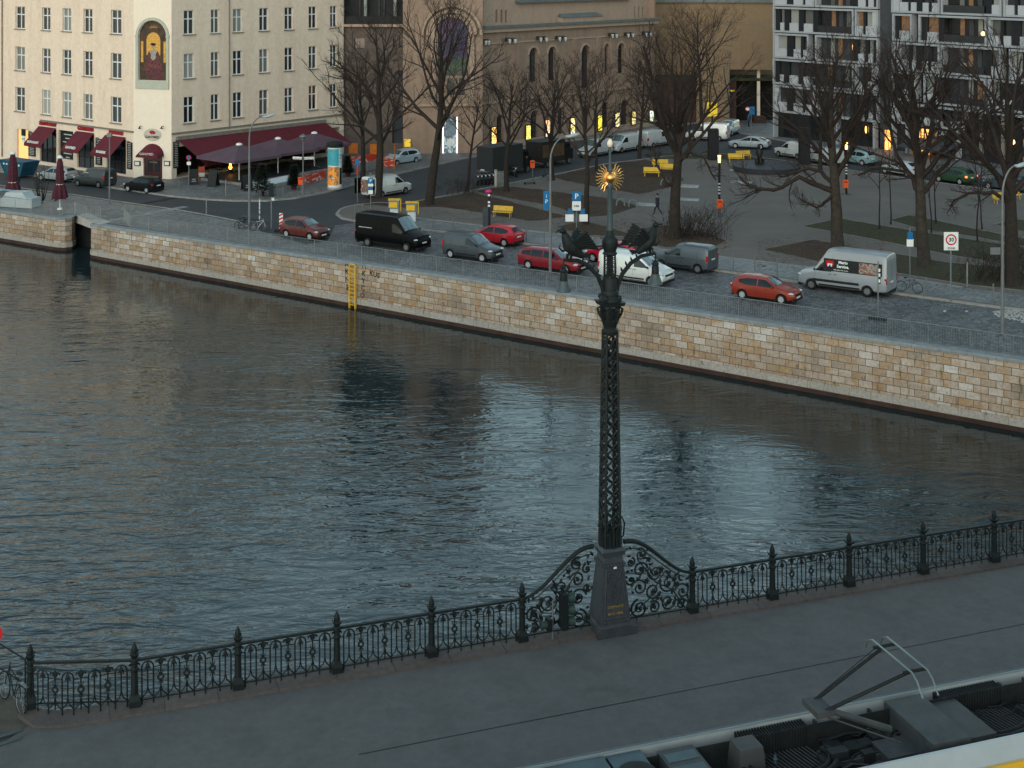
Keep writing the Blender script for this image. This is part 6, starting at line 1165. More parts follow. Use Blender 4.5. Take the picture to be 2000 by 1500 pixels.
# ---------------------------------------------------------------- bare trees
def tree(label, base, H, r, seed, fork=.3, limbs=12, spread=.42, droop=.0, extra=(), lean=(0, 0), dens=1.0, mat='bark', cat='tree', group='bare trees on the plaza', leader=1.0, name='bare_tree'):
    rd = random.Random(seed); t = thing(name, label, cat, base, 0, group); tr = MB(); cw = MB()
    def path(p, d, L, n, wig, curl=0.0):
        pts = [V(p)]; d = V(d).normalized()
        for i in range(n):
            d = (d + V((rd.gauss(0, wig), rd.gauss(0, wig), rd.gauss(0, wig * .6) + curl))).normalized(); pts.append(pts[-1] + d * (L / n))
        return pts
    n = 9; tp = [V((0, 0, -.15))]; d = V((lean[0], lean[1], 1)).normalized(); HL = H * .8 * leader
    for i in range(n): d = (d + V((rd.gauss(0, .05), rd.gauss(0, .05), .05))).normalized(); tp.append(tp[-1] + d * HL / n)
    fr = lambda k: r * max(.09, (1 - k) ** .68) * (1.0 if k > .03 else 1.0)
    rs = [fr(i / n) * (1.5 if i == 0 else 1) for i in range(n + 1)]
    tr.tube([tp[0], tp[0] + V((0, 0, .35))] + tp[1:], [rs[0] * 1.12, r * 1.05] + rs[1:], 9)
    def at(k): f = k * n; i = min(n - 1, int(f)); return tp[i].lerp(tp[i + 1], f - i)
    MINR = .0085
    def twigs(pts, r0, lvl, L):
        m = len(pts) - 1; cnt = max(2, int({1: 6, 2: 6, 3: 4}[lvl] * dens))
        for j in range(cnt):
            k = .18 + .82 * (j + rd.random()) / cnt; f = k * m; i = min(m - 1, int(f)); p = pts[i].lerp(pts[i + 1], f - i); d = (pts[i + 1] - pts[i]).normalized()
            ax = V((rd.gauss(0, 1), rd.gauss(0, 1), rd.gauss(0, 1))); ax = (ax - d * ax.dot(d)).normalized(); dd = (d * rd.uniform(.55, 1.0) + ax * rd.uniform(.5, .9) + V((0, 0, .22 - droop * .5))).normalized()
            l2 = L * rd.uniform(.36, .62) * (1.15 - .5 * k); r2 = max(MINR, r0 * (1 - .6 * k) * .5)
            q = path(p, dd, l2, 3 if lvl < 3 else 2, .16, .05 - droop * .3); cw.tube(q, [r2 * (1 - .55 * u / (len(q) - 1)) for u in range(len(q))], 4 if lvl == 1 else 3, cap=False)
            if lvl < 3: twigs(q, r2, lvl + 1, l2)
    def limb(p, d, L, r0, curl=.05):
        q = path(p, d, L, 6, .13, curl); cw.tube(q, [max(MINR, r0 * (1 - .75 * u / 6)) for u in range(7)], 6); twigs(q, r0, 1, L); return q
    a = rd.random() * 6.28
    for i in range(limbs):
        k = fork + (1 - fork) * (i / limbs) ** 1.1 * .93; a += 2.4 + rd.uniform(-.4, .4); up = lerp(.45, 1.6, k); L = H * spread * lerp(1.12, .5, (k - fork) / (1 - fork)) * rd.uniform(.8, 1.15)
        limb(at(k), (cos(a), sin(a), up), L, fr(k) * rd.uniform(.45, .62) + .01, .03 - droop * .1)
    for z, pts, r0 in extra:                    # named big limbs given as offsets from the trunk
        q = [V((at(min(1, z / HL)).x, at(min(1, z / HL)).y, z))] + [V(p) for p in pts]; fine = []
        for i in range(len(q) - 1): fine += [q[i].lerp(q[i + 1], u / 3) for u in range(3)]
        fine.append(q[-1]); fine = [p + V((rd.gauss(0, .05), rd.gauss(0, .05), rd.gauss(0, .05))) for p in fine]; fine[0] = q[0]
        cw.tube(fine, [r0 * (1 - .62 * u / (len(fine) - 1)) for u in range(len(fine))], 7); twigs(fine, r0 * .8, 1, (q[0] - q[-1]).length * .8); twigs(fine[len(fine) // 2:], r0 * .6, 1, (q[0] - q[-1]).length * .55)
    tr.build('trunk', M[mat], t, ang=60, fix=False); cw.build('crown', M['twig'], t, ang=60, fix=False); return t
tree('tall dark tree in front of the white van with open doors', G(737, 388), 17.5, .36, 1, .3, 13, .36)
tree('tallest tree left of the plaza with an upright forked crown over the theatre portal', G(838, 402), 18.5, .38, 2, .36, 16, .42)
tree('slim tree leaning right beside the black box truck', G(912, 376), 10.5, .14, 3, .42, 9, .36, lean=(.12, 0), dens=.9)
tree('tree with a fork standing beside the motor scooters', G(989, 376), 12.5, .23, 4, .4, 12, .4, leader=.9)
tree('slender tree just right of the left curved street lamp beside the parking sign', G(1145, 440), 13.5, .22, 6, .42, 12, .36)
tree('dark tree behind the left curved street lamp on the far path', G(1078, 354), 12, .26, 5, .35, 11, .42)
tree('thin tree before the leftmost white van in the theatre row', G(1165, 335), 11.5, .15, 7, .4, 10, .38)
tree('thin tree between the second and third white van of the theatre row', G(1249, 312), 12, .2, 8, .4, 10, .38)
tree('large dark tree with a low side limb right of the walking man', G(1320, 468), 15.5, .42, 9, .42, 15, .4, droop=.1, extra=[(3.6, [(-.7, 0, 3.75), (-1.25, 0, 5.0), (-1.6, 0, 6.4)], .12), (5.2, [(.9, -.2, 5.9), (1.8, -.3, 5.5), (2.7, -.2, 4.0)], .12), (5.6, [(-.9, 0, 7.8), (-1.5, .2, 10.5), (-2.2, .2, 13.2)], .22), (5.8, [(.7, .3, 8.0), (1.5, .4, 10.6)], .18)])
tree('tall tree rising behind the plaza against the ochre block', G(1372, 262), 16, .24, 10, .55, 13, .38)
tree('large old tree with long low limbs arching left above the plaza', G(1637, 490), 15, .43, 11, .42, 14, .4, extra=[(3.8, [(-1.2, 0, 4.2), (-2.6, -.2, 4.75), (-4.2, -.2, 4.0), (-5.3, -.2, 4.0), (-6.5, -.2, 4.9)], .19), (4.2, [(-1.1, .2, 5.1), (-1.9, .3, 5.35), (-2.9, .4, 4.9), (-3.8, .4, 4.7)], .15), (3.7, [(-1.0, -.3, 3.1), (-1.4, -.3, 2.8), (-2.7, -.3, 3.5)], .12), (4.6, [(.8, -.2, 6.5), (1.5, -.2, 9.2), (2.0, 0, 12)], .2), (5.0, [(-.7, 0, 7.5), (-1.2, 0, 10.5)], .18)], mat='barkpale')
tree('large tree behind the 30 zone sign with a forked limb to the left', G(1806, 522), 16, .4, 12, .4, 15, .42, extra=[(3.9, [(-.75, 0, 5.4), (-1.3, 0, 5.8), (-2.7, 0, 6.1), (-4.0, 0, 5.6)], .15), (4.3, [(.9, 0, 5.8), (2.2, 0, 7.4), (3.0, 0, 9.4)], .17), (4.9, [(-.6, 0, 7.4), (-1.4, 0, 10.4), (-1.9, 0, 13)], .22), (5.2, [(.5, .2, 8.4), (.9, .2, 11.8)], .2)], mat='barkpale')
tree('dark tree at the right edge beside the tall street lamp', G(1979, 560), 16, .44, 13, .38, 14, .4, extra=[(4.6, [(-1.1, 0, 5.4), (-2.6, 0, 5.3), (-3.6, 0, 4.6)], .14), (5.2, [(-.8, 0, 7.6), (-1.6, 0, 10.6)], .22), (5.6, [(.8, 0, 8), (1.4, 0, 11)], .2)])
tree('dark tree at the foot of the restaurant terrace left of the white van', G(708, 352), 12.5, .24, 14, .32, 12, .42, droop=.1)
tree('tree standing right behind the monument by the apartment block', G(1602, 334), 12.5, .2, 15, .4, 11, .4)
SAP = 'young saplings on the lawns'
for i, (px, py, h, lab) in enumerate(((1718, 447, 9, 'leftmost young sapling on the lawn'), (1740, 438, 9.5, 'second young sapling from the left on the lawn'), (1819, 455, 7.5, 'young sapling hidden close behind the large tree by the 30 zone sign'), (1828, 436, 7.5, 'young sapling just right of the large tree by the 30 zone sign'), (1909, 472, 9, 'nearer young sapling in front of the dark estate car'), (1918, 448, 8.5, 'farther young sapling in front of the dark estate car'))):
    tree(lab, G(px, py, .1), h, .055, 30 + i, .4, 7, .22, group=SAP, dens=.6, name='sapling')
for i, (px, py, h, lab, n) in enumerate(((80, 397, 2.6, 'small leafless shrub between the two closed parasols', 6),)):
    t = thing('shrub', lab, 'shrub', G(px, py)); b = MB(); rd = random.Random(2)
    for k in range(9):
        a = k * .7; q = [V((.1 * cos(a), .1 * sin(a), 0))]
        for j in range(5): q.append(q[-1] + V((cos(a) * .1 + rd.gauss(0, .06), sin(a) * .1 + rd.gauss(0, .06), h / 5)))
        b.tube(q, [.045, .04, .03, .025, .02, .01], 4)
        for j in range(8): p = q[rd.randint(2, 5)]; b.tube([p, p + V((rd.gauss(0, .25), rd.gauss(0, .25), rd.uniform(.2, .5)))], [.014, .006], 3)
    b.build('stems', M['bark'], t, fix=False)
def conifer(base, h, r, seed, label):
    t = thing('conifer', label, 'potted conifer', base, 0, 'small conifers before the restaurant terrace'); rd = random.Random(seed); f = MB()
    for i in range(1500):
        z = .35 + (h - .4) * rd.random() ** 1.2; rr = r * (1 - (z - .35) / (h - .3)) ** .7 * rd.uniform(.35, 1.05); a = rd.random() * 6.28; c = V((rr * cos(a), rr * sin(a), z)); d = V((cos(a), sin(a), rd.uniform(-.1, .5))).normalized(); s = V((-sin(a), cos(a), 0)) * rd.uniform(.05, .1); L = rd.uniform(.18, .34)
        f.add([c - s, c + s, c + d * L], [(0, 1, 2)])
    f.build('foliage', mk('conifer_needles', (.018, .032, .018), .8, var=.4, scale=5), t, smooth=False, fix=False); MB().lathe([(.2, 0), (.24, .35), (.18, .36)], n=12).build('pot', M['closedp'], t); MB().tube([(0, 0, .3), (0, 0, h * .8)], [.04, .01], 5).build('trunk', M['bark'], t)
conifer(G(511, 383, .1), 2.6, .8, 1, 'bushy little conifer between the curved lamp and the sticker covered post')
conifer(G(574, 370, .1), 2.1, .55, 2, 'narrow little conifer beside the orange litter bin')
conifer(G(679, 345, .1), 1.9, .5, 3, 'dark conifer beside the advertising column')
# ---------------------------------------------------------------- lamps, poles and signs
def streetlamp(px, py, h, label, arm=V((.9, .2, 0)), sign=None):
    t = thing('street_lamp', label, 'street lamp', G(px, py), 0, 'tall curved street lamps'); a = arm
    b = MB(); pts = [(0, 0, 0), (0, 0, 1.2), (0, 0, h - 1.7)]; rs = [.11, .095, .06]
    for k in range(1, 7): q = k / 6 * pi / 2; pts.append((a.x * (1 - cos(q)), a.y * (1 - cos(q)), h - 1.7 + 1.5 * sin(q))); rs.append(.055 - .003 * k)
    b.tube(pts, rs, 8); b.build('pole', M['pole'], t)
    e = V(pts[-1]); d = a.normalized(); b = MB(); b.ball(e + d * .38 + V((0, 0, .03)), (.45, .16, .11), 14, 7, M=Matrix.Rotation(atan2(a.y, a.x), 4, 'Z') @ Matrix.Rotation(R(-12), 4, 'Y')); b.tube([e - d * .1, e + d * .12], [.05, .07], 8); b.build('lamp_head', mk('lamp_head_grey', (.33, .37, .4), .4), t); return t
streetlamp(487, 450, 8.3, 'curved street lamp in front of the terrace parasols', V((1.0, .15, 0)))
t = streetlamp(1075, 532, 8.4, 'curved street lamp with blue sign beside the dark red estate car', V((1.0, .25, 0)))
o = MB().box((-.24, -.0, 4.35), (.36, .04, 1.15)).build('blue_sign', M['sign_blue'], t, smooth=False); text_part('i\nP', .34, Matrix.Translation((-.24, -.03, 4.45)) @ Matrix.Rotation(R(90), 4, 'X'), M['sign_white'], o)
t = streetlamp(1958, 652, 8.5, 'curved street lamp nearest the viewer at the right', V((.75, .2, 0)))
MB().box((-.35, 0, 4.1), (.5, .03, .35)).build('grey_sign', M['pole'], t, smooth=False)
t = thing('street_lamp', 'straight grey lamp post in front of the brasserie', 'street lamp', G(214, 398)); MB().tube([(0, 0, 0), (0, 0, 1), (0, 0, 5.4)], [.085, .07, .045], 8).build('pole', M['pole'], t); MB().box((0, 0, 5.5), (.36, .3, .3)).build('lamp_head', M['pole'], t, smooth=False)
t = thing('street_lamp', 'grey post top lamp with street name plates beside the orange bin', 'street lamp', G(592, 380, .1)); MB().tube([(0, 0, 0), (0, 0, 1), (0, 0, 4.5)], [.09, .06, .045], 8).build('pole', M['pole'], t); MB().lathe([(.06, 4.4), (.2, 4.5), (.12, 4.6), (.32, 4.75), (.3, 4.82), (.08, 4.95), (.02, 5.0)], n=14).build('lamp_head', M['pole'], t)
for sx, tx in ((-1, 'Schiffbauerdamm'), (1, 'Bert.-Brecht-Platz')): o = MB().box((sx * .48, -.02 * sx, 3.0), (.8, .02, .2), rz=.3 * sx).build('name_plate', M['sign_white'], t, smooth=False); text_part(tx, .1, Matrix.Translation((sx * .48, -.04, 3.0)) @ Matrix.Rotation(.3 * sx, 4, 'Z') @ Matrix.Rotation(R(90), 4, 'X'), M['black'], o)
MB().box((0, -.1, 1.35), (.22, .02, .22)).build('small_sign', M['sign_red'], t, smooth=False)
def column_lamp(px, py, h, label):
    t = thing('plaza_lamp', label, 'lamp', G(px, py, .1), 0, 'lit plaza lamp columns'); MB().tube([(0, 0, 0), (0, 0, h)], .085, 10).build('column', M['darkpole'], t); MB().lathe([(.09, h), (.1, h + .4), (.12, h + .55), (.1, h + .56)], n=12).build('lamp_glass', M['glow'], t); MB().lathe([(.14, h + .56), (.12, h + .62)], n=12).build('lamp_cap', M['darkpole'], t)
    b = MB(); [b.lathe([(.087, z), (.0875, z + .1)], n=10) for z in (1.6, 1.85, 2.05, 2.3)]; b.build('stickers', M['sign_white'], t); MB().lathe([(.4, 0), (.38, .02)], n=16).build('ground_plate', M['anth2'], t)
def bin_(px, py, label, z=.8, o=.1, h=.72): t = thing('litter_bin', label, 'litter bin', G(px, py, o), 0, 'orange litter bins'); MB().box((0, -.22, z + h / 2), (.44, .34, h), top=1.1).build('bin', M['orange'], t, smooth=False); MB().box((0, -.02, z / 2 + .3), (.06, .06, z + .6)).build('bracket', M['pole'], t, smooth=False); MB().box((0, -.4, z + h * .78), (.3, .02, .1)).build('slot', M['black'], t, smooth=False)
column_lamp(1405, 421, 3.9, 'lit column lamp in the middle of the plaza with an orange bin'); column_lamp(1653, 379, 3.6, 'lit column lamp farther back near the apartment block')
bin_(1405, 424, 'orange litter bin fixed to the middle plaza lamp'); bin_(1650, 383, 'orange litter bin on the farther plaza lamp'); bin_(588, 376, 'orange litter bin beside the terrace banner'); bin_(1040, 345, 'orange litter bin at the kerb by the electric scooter', z=.95)
def sign(px, py, h, label, plates, o=.1, col='steel', r=.035, cat='traffic sign', name='traffic_sign'):
    t = thing(name, label, cat, G(px, py, o)); MB().tube([(0, 0, 0), (0, 0, h)], r, 7).build('pole', M[col], t)
    for kind, x, z, w_, hh, txt in plates:
        if kind == 'disc': b = MB(); b.lathe([(.02, 0), (w_ / 2, 0), (w_ / 2, .02), (.02, .02)], (x, -.05, z), 20, M=Matrix.Rotation(R(90), 4, 'X')); p = b.build('sign_disc', M['sign_red'], t); b = MB(); b.lathe([(.01, 0), (w_ * .37, 0), (w_ * .37, .02), (.01, .02)], (x, -.06, z), 18, M=Matrix.Rotation(R(90), 4, 'X')); b.build('disc_face', M[hh], p); tz = .02
        else: p = MB().box((x, -.05, z), (w_, .025, hh)).build('sign_plate', M[kind], t, smooth=False)
        if txt: text_part(txt[0], txt[1], Matrix.Translation((x, -.09, z)) @ Matrix.Rotation(R(90), 4, 'X'), M[txt[2]], p, bold=.006)
    return t
sign(1126, 462, 3.05, 'blue parking sign with three white panels beside the slender tree', [('sign_blue', 0, 2.75, .62, .62, ('P', .5, 'sign_white')), ('sign_white', 0, 2.1, .6, .62, ('2 Std.', .16, 'black')), ('sign_blue', -.42, 1.72, .3, .36, None), ('sign_blue', .42, 1.72, .3, .36, None), ('sign_white', -.48, 1.28, .56, .48, None), ('sign_white', .48, 1.28, .56, .48, None)])
sign(724, 412, 2.9, 'blue parking sign with small panels before the thick tree trunk', [('sign_blue', 0, 2.3, .4, .42, ('P', .34, 'sign_white')), ('sign_white', 0, 1.98, .4, .2, None), ('sign_blue', 0, 1.74, .34, .24, None), ('sign_white', 0, 1.44, .36, .3, None)])
sign(1857, 590, 3.75, 'white square sign with red ring and 30 on a sticker covered pole', [('sign_white', 0, 3.3, .78, .98, None), ('disc', 0, 3.38, .6, 'sign_white', ('30', .3, 'black'))], r=.045); tt = bpy.data.objects['traffic_sign.002']; text_part('ZONE', .15, Matrix.Translation((0, -.09, 2.92)) @ Matrix.Rotation(R(90), 4, 'X'), M['black'], tt)
sign(1777, 562, 3.4, 'pole with blue and white plates beside the parked bicycle', [('sign_blue', 0, 2.95, .3, .42, None), ('sign_white', 0, 2.55, .38, .42, None)])
sign(369, 362, 2.6, 'round red and blue no stopping sign before the terrace', [('disc', 0, 2.4, .44, 'sign_blue', None), ('sign_white', 0, 1.9, .34, .28, None)])
sign(1467, 262, 2.9, 'blue traffic signs beside the pale people carrier', [('sign_blue', .1, 2.6, .6, .9, None), ('disc', -.4, 2.8, .5, 'sign_white', None)])
sign(698, 395, 3.3, 'thin post with a small blue sign behind the open van door', [('sign_blue', 0, 3.2, .28, .5, None), ('sign_red', 0, 2.5, .12, .6, None)], o=0)
sign(1715, 624, 3.0, 'thin upright pole with narrow white sticker board on the quay side of the silver van', [], o=0, name='thin_pole', cat='pole'); tt = bpy.data.objects['thin_pole']; MB().box((.06, 0, 2.35), (.14, .05, 1.0)).build('narrow_board', M['black'], tt, smooth=False); b = MB(); [b.box((.06, -.03, z), (.09, .012, .16)) for z in (2.0, 2.3, 2.55)]; b.build('stickers', M['sign_white'], tt, smooth=False); MB().box((0, 0, .06), (.9, .4, .12), rz=-.5).build('base', M['black'], tt, smooth=False)
sign(507, 441, 2.6, 'post covered in pale stickers beside the parked bicycle by the quay', [], o=0, name='sticker_post', cat='pole'); b = MB(); [b.tube([(0, 0, z), (0, 0, z + .22)], .05, 7) for z in (.5, .9, 1.2, 1.45, 1.7, 2.1)]; b.build('stickers', M['frost'], bpy.data.objects['sticker_post']); MB().box((0, -.05, 2.35), (.3, .04, .5)).build('small_board', M['anth2'], bpy.data.objects['sticker_post'], smooth=False)
t = thing('traffic_light', 'traffic light seen from behind near the striped beacon', 'traffic light', G(530, 446)); MB().tube([(0, 0, 0), (0, 0, 3.1)], .05, 7).build('pole', M['pole'], t); MB().box((0, 0, 2.75), (.3, .25, .95)).build('housing', M['iron'], t, smooth=False); [MB().lathe([(.1, 0), (.11, .16)], (.14, 0, 2.45 + .3 * k), 10, M=Matrix.Rotation(R(90), 4, 'Y')).build('visor', M['visor'], t) for k in range(3)]; MB().box((.12, .0, 2.1), (.18, .12, .2)).build('push_box', M['frost'], t, smooth=False)
t = thing('beacon_post', 'red and white striped beacon behind the brownish red hatchback', 'beacon', G(549, 452)); MB().box((0, 0, .75), (.26, .06, 1.1)).build('panel', M['sign_white'], t, smooth=False); b = MB(); [b.prism([(-.13, -.035, .25 + k * .27), (.13, -.035, .38 + k * .27), (.13, -.035, .5 + k * .27), (-.13, -.035, .37 + k * .27)], (0, .004, 0)) for k in range(4)]; b.build('red_stripes', M['sign_red'], t, smooth=False); MB().box((0, 0, .08), (.9, .45, .16)).build('foot', M['black'], t, smooth=False)
for i, (px, py) in enumerate(((770, 426), (804, 432))):
    t = thing('meter_box', ['yellow fronted notice box on grey legs above the black van, left one', 'yellow fronted notice box on grey legs above the black van, right one'][i], 'notice box', G(px, py, .1), 0, 'yellow notice boxes'); MB().box((0, 0, 1.05), (.8, .55, .62)).build('casing', M['steel'], t, smooth=False); MB().box((-.06, -.285, 1.02), (.6, .02, .4)).build('orange_panel', M['yellow'], t, smooth=False); o = MB().box((.5, -.05, .98), (.05, .6, .8)).build('side_panel', M['yellow'], t, smooth=False); MB().box((.53, -.1, 1.0), (.012, .15, .4)).build('arrow', M['black'], o, smooth=False); MB().box((0, 0, .38), (.6, .4, .75)).build('leg_frame', M['frost'], t, smooth=False); MB().box((0, 0, 1.39), (.9, .6, .05)).build('lid', M['yellow'], t, smooth=False)
t = thing('parking_machine', 'grey pillar with stickers and a pink cap beside the yellow bench', 'ticket machine', G(951, 441, .1)); MB().box((-.1, 0, .65), (.4, .35, 1.3)).build('cabinet', M['anth2'], t, smooth=False); MB().box((.17, 0, 1.15), (.2, .2, 2.3)).build('pillar', M['anth'], t, smooth=False); MB().ball((.12, 0, 2.45), (.24, .24, .14), 12, 6).build('pink_cap', mk('pink_fabric', (.55, .04, .16), .8), t); b = MB(); [b.box((.15, -.11, z), (.16, .01, .14)) for z in (1.45, 1.7, 2.2)]; b.build('stickers', M['sign_white'], t, smooth=False)
def bench(px, py, rz, label, back=1.0):
    t = thing('park_bench', label, 'bench', G(px, py, .1), rz, 'yellow park benches'); MB().box((0, 0, .45), (1.75, .42, .06)).build('seat', M['benchy'], t, smooth=False); MB().box((0, .26, .72), (1.75, .06, .42), rx=-.2).build('backrest', M['benchy'], t, smooth=False)
    for x in (-.72, .72): b = MB(); b.tube([(x, -.18, 0), (x, -.16, .45)], .03, 5); b.tube([(x, .22, 0), (x, .2, .45), (x, .3, .9)], .03, 5); b.tube([(x, -.16, .43), (x, .2, .43)], .025, 4); b.build('leg', M['benchy'], t)
bench(981, 424, -.32, 'yellow bench on the leafy bed right of the pink capped machine'); bench(1273, 345, -.25, 'left yellow bench under the large dark tree'); bench(1303, 338, -.2, 'right yellow bench close to the trunk of the large dark tree'); bench(1290, 329, .1, 'farthest yellow bench behind the two under the large dark tree')
bench(1438, 317, -.06, 'front yellow bench beside the left monument pillar'); bench(1453, 311, .3, 'rear yellow bench beside the left monument pillar'); bench(1958, 397, .35, 'left yellow bench seen behind the right street lamp'); bench(1976, 390, .2, 'right yellow bench seen behind the right street lamp')
# advertising column
t = thing('advertising_column', 'round advertising column with a teal and an orange poster', 'advertising column', G(654, 368, .1)); MB().lathe([(.66, 0), (.66, .14), (.6, .15)], n=24).build('base', M['concrete'], t); MB().lathe([(.6, .14), (.6, 3.5)], n=28).build('drum', M['sign_white'], t); MB().lathe([(.66, 3.5), (.7, 3.6), (.7, 3.85), (.6, 3.95), (.2, 4.02), (.02, 4.04)], n=24).build('cap', M['anth'], t)
def wrap(z0, z1, a0, a1, mat, nm):
    b = MB(); n = 10; vs = [(.606 * cos(a0 + (a1 - a0) * i / n), .606 * sin(a0 + (a1 - a0) * i / n), z) for i in range(n + 1) for z in (z0, z1)]; b.add(vs, [(2 * i, 2 * i + 2, 2 * i + 3, 2 * i + 1) for i in range(n)]); return b.build(nm, mat, t, fix=False)
wrap(1.98, 3.4, R(205), R(310), splotch('teal_poster', [(.03, .28, .34), (.02, .24, .3), (.03, .3, .36), (.08, .06, .06)], 1.0), 'teal_poster'); wrap(.35, 1.9, R(205), R(310), splotch('orange_poster', [(.65, .22, .03), (.75, .27, .03), (.7, .25, .04), (.1, .05, .03), (.6, .5, .4)], 1.8), 'orange_poster'); wrap(2.0, 3.4, R(316), R(350), splotch('blue_poster', [(.05, .3, .45), (.6, .6, .6), (.05, .2, .3)], 2), 'blue_poster'); wrap(.4, 1.8, R(316), R(350), M['anth'], 'dark_poster')
# ---------------------------------------------------------------- terrace: parasols, barriers, tables, boards
def parasol(px, py, h, w_, label, rz=.7):
    t = thing('open_parasol', label, 'parasol', G(px, py, .1), rz, 'open parasols over the terrace'); MB().tube([(0, 0, 0), (0, 0, h)], .055, 8).build('pole', M['sign_white'], t); b = MB(); s = w_ / 2; z1 = h - .95
    c = [(-s, -s), (s, -s), (s, s), (-s, s)]; vs = [(0, 0, h + .05)] + [(x, y, z1) for x, y in c] + [(x, y, z1 - .24) for x, y in c]; b.add(vs, [(0, i + 1, (i + 1) % 4 + 1) for i in range(4)] + [(i + 1, (i + 1) % 4 + 1, (i + 1) % 4 + 5, i + 5) for i in range(4)]); b.build('canopy', M['parasol'], t, smooth=False); MB().lathe([(.3, h - .02), (.26, h + .1), (.1, h + .16)], n=12).build('top_cap', M['sign_white'], t); b = MB(); [b.tube([(0, 0, h - .4), (x * .95, y * .95, z1 - .02)], .018, 4) for x, y in c]; b.build('ribs', M['pole'], t); MB().box((0, 0, .05), (.7, .7, .1)).build('foot', M['sign_white'], t, smooth=False)
pr = WR.rot()
parasol(467, 355, 3.25, 5.2, 'left open plum parasol over the terrace', pr); parasol(543, 341, 3.25, 5.2, 'middle open plum parasol over the terrace', pr); parasol(614, 328, 3.25, 4.8, 'right open plum parasol beside the advertising column', pr)
def closed(px, py, z0, h, label, r=.42):
    t = thing('closed_parasol', label, 'parasol', G(px, py), 0, 'closed burgundy parasols on the quay'); MB().tube([(0, 0, 0), (0, 0, h)], .05, 8).build('pole', M['sign_white'], t); rd = random.Random(int(px)); b = MB(); n = 16; vs = []; prof = [(1.25, z0), (1.1, z0 + .35), (.78, z0 + .95), (.62, z0 + 1.05), (.72, z0 + 1.3), (.68, lerp(z0, h, .6)), (.5, lerp(z0, h, .85)), (.3, h - .15)]
    for i, (k, z) in enumerate(prof):
        for j in range(n): a = 2 * pi * j / n; rr = r * k * (1 + (.22 if j % 2 else -.12) * (1 if i < 3 else .45)); vs.append((rr * cos(a), rr * sin(a), z - (rd.random() * .28 if i == 0 else 0)))
    b.add(vs, [(i * n + j, i * n + (j + 1) % n, (i + 1) * n + (j + 1) % n, (i + 1) * n + j) for i in range(len(prof) - 1) for j in range(n)] + [tuple(range((len(prof) - 1) * n, len(prof) * n))]); b.build('folded_canopy', M['closedp'], t, ang=50); MB().lathe([(r * .62 + .02, z0 + .98), (r * .64 + .02, z0 + 1.06)], n=12).build('strap', M['creamlt'], t); MB().lathe([(.2, h - .16), (.26, h - .1), (.08, h + .08)], n=10).build('top_cap', M['sign_white'], t); MB().lathe([(.22, 0), (.18, .12)], n=10).build('foot', M['sign_white'], t)
closed(117, 409, .95, 4.15, 'closed burgundy parasol at the rounded quay end'); closed(25, 394, .55, 4.0, 'closed burgundy parasol behind the covered boats at the left', .5)
# low barriers with prints, white ramp, boards and tables
def plank(px0, py0, px1, py1, h, mat, name, label, cat, o=.1, th=.05, legs=True, group=None):
    a, c = G(px0, py0, o), G(px1, py1, o); L = (c - a).length; t = thing(name, label, cat, a, atan2(c.y - a.y, c.x - a.x), group); MB().box((L / 2, 0, h / 2 + .08), (L, th, h)).build('panel', mat, t, smooth=False)
    for x in (.08, L - .08): MB().box((x, 0, (h + .2) / 2), (.06, .09, h + .2)).build('post', M['rust'] if 'banner' in name else M['steel'], t, smooth=False)
    return t
rb = splotch('red_banner_print', [(.4, .03, .02), (.45, .05, .02), (.3, .02, .02), (.6, .55, .5), (.35, .03, .02)], 1.6, axis=(.5, 1, 1.6))
plank(596, 360, 636, 351, .75, rb, 'banner_fence', 'red and white printed banner fence left of the advertising column', 'banner'); plank(684, 325, 742, 316, .8, rb, 'banner_fence', 'red and white banner fence under the orange screens', 'banner', th=.06); plank(750, 326, 770, 329, .85, rb, 'banner_fence', 'short red banner fence in front of the pale electric car', 'banner')
for px, py, lab in ((690, 316, 'left rusty orange screen panel behind the banner fence'), (731, 318, 'right rusty orange screen panel behind the banner fence')): t = thing('orange_screen', lab, 'screen', G(px, py, .1), -.1, 'rusty orange screens'); MB().box((0, 0, 1.3), (.75, .06, 1.0)).build('panel', M['rust'], t, smooth=False); [MB().box((x, 0, .9), (.05, .05, 1.8)).build('post', M['rust'], t, smooth=False) for x in (-.4, .4)]
t = thing('orange_pole', 'thin orange pole standing before the pale electric car', 'pole', G(771, 330, .1)); MB().tube([(0, 0, 0), (0, 0, 2.3)], .05, 6).build('pole', M['rust'], t)
plank(684, 344, 733, 331, .75, M['wood'], 'slat_barrier', 'grey slatted wooden barrier right of the advertising column', 'barrier', th=.12)
a, c = G(500, 372, .1), G(567, 358, .1); t = thing('low_screen', 'low pale frosted screen along the terrace between the conifers', 'screen', a, atan2(c.y - a.y, c.x - a.x)); Lc = (c - a).length; MB().box((Lc / 2, 0, .28), (Lc, .7, .5), rx=.5).build('panel', M['frost'], t, smooth=False); MB().box((Lc / 2, .35, .62), (Lc, .05, .05)).build('rail', M['sign_white'], t, smooth=False); MB().lathe([(.02, 0), (.2, 0), (.2, .02)], (Lc - .5, -.28, .35), 14, M=Matrix.Rotation(R(70), 4, 'X')).build('round_emblem', M['anth2'], t)
def aboard(px, py, label, mat='black', h=1.35, rz=0.0): t = thing('a_board', label, 'sandwich board', G(px, py, .1), rz, 'sandwich boards by the terrace'); [MB().box((0, s * .2, h / 2), (.8, .03, h), rx=s * .3).build('board', M[mat], t, smooth=False) for s in (-1, 1)]; b = MB(); [b.box((0, -.33 + k * .055, .32 + k * .16), (.3 if k % 2 else .38, .01, .04), rx=-.34) for k in range(4)]; b.build('chalk_writing', M['chalk'], t, smooth=False)
aboard(378, 360, 'black sandwich board behind the no stopping sign', rz=.3); aboard(417, 364, 'black sandwich board in the middle beside the red one', h=1.5, rz=-.3); aboard(482, 372, 'black sandwich board right by the curved lamp pole', rz=.5)
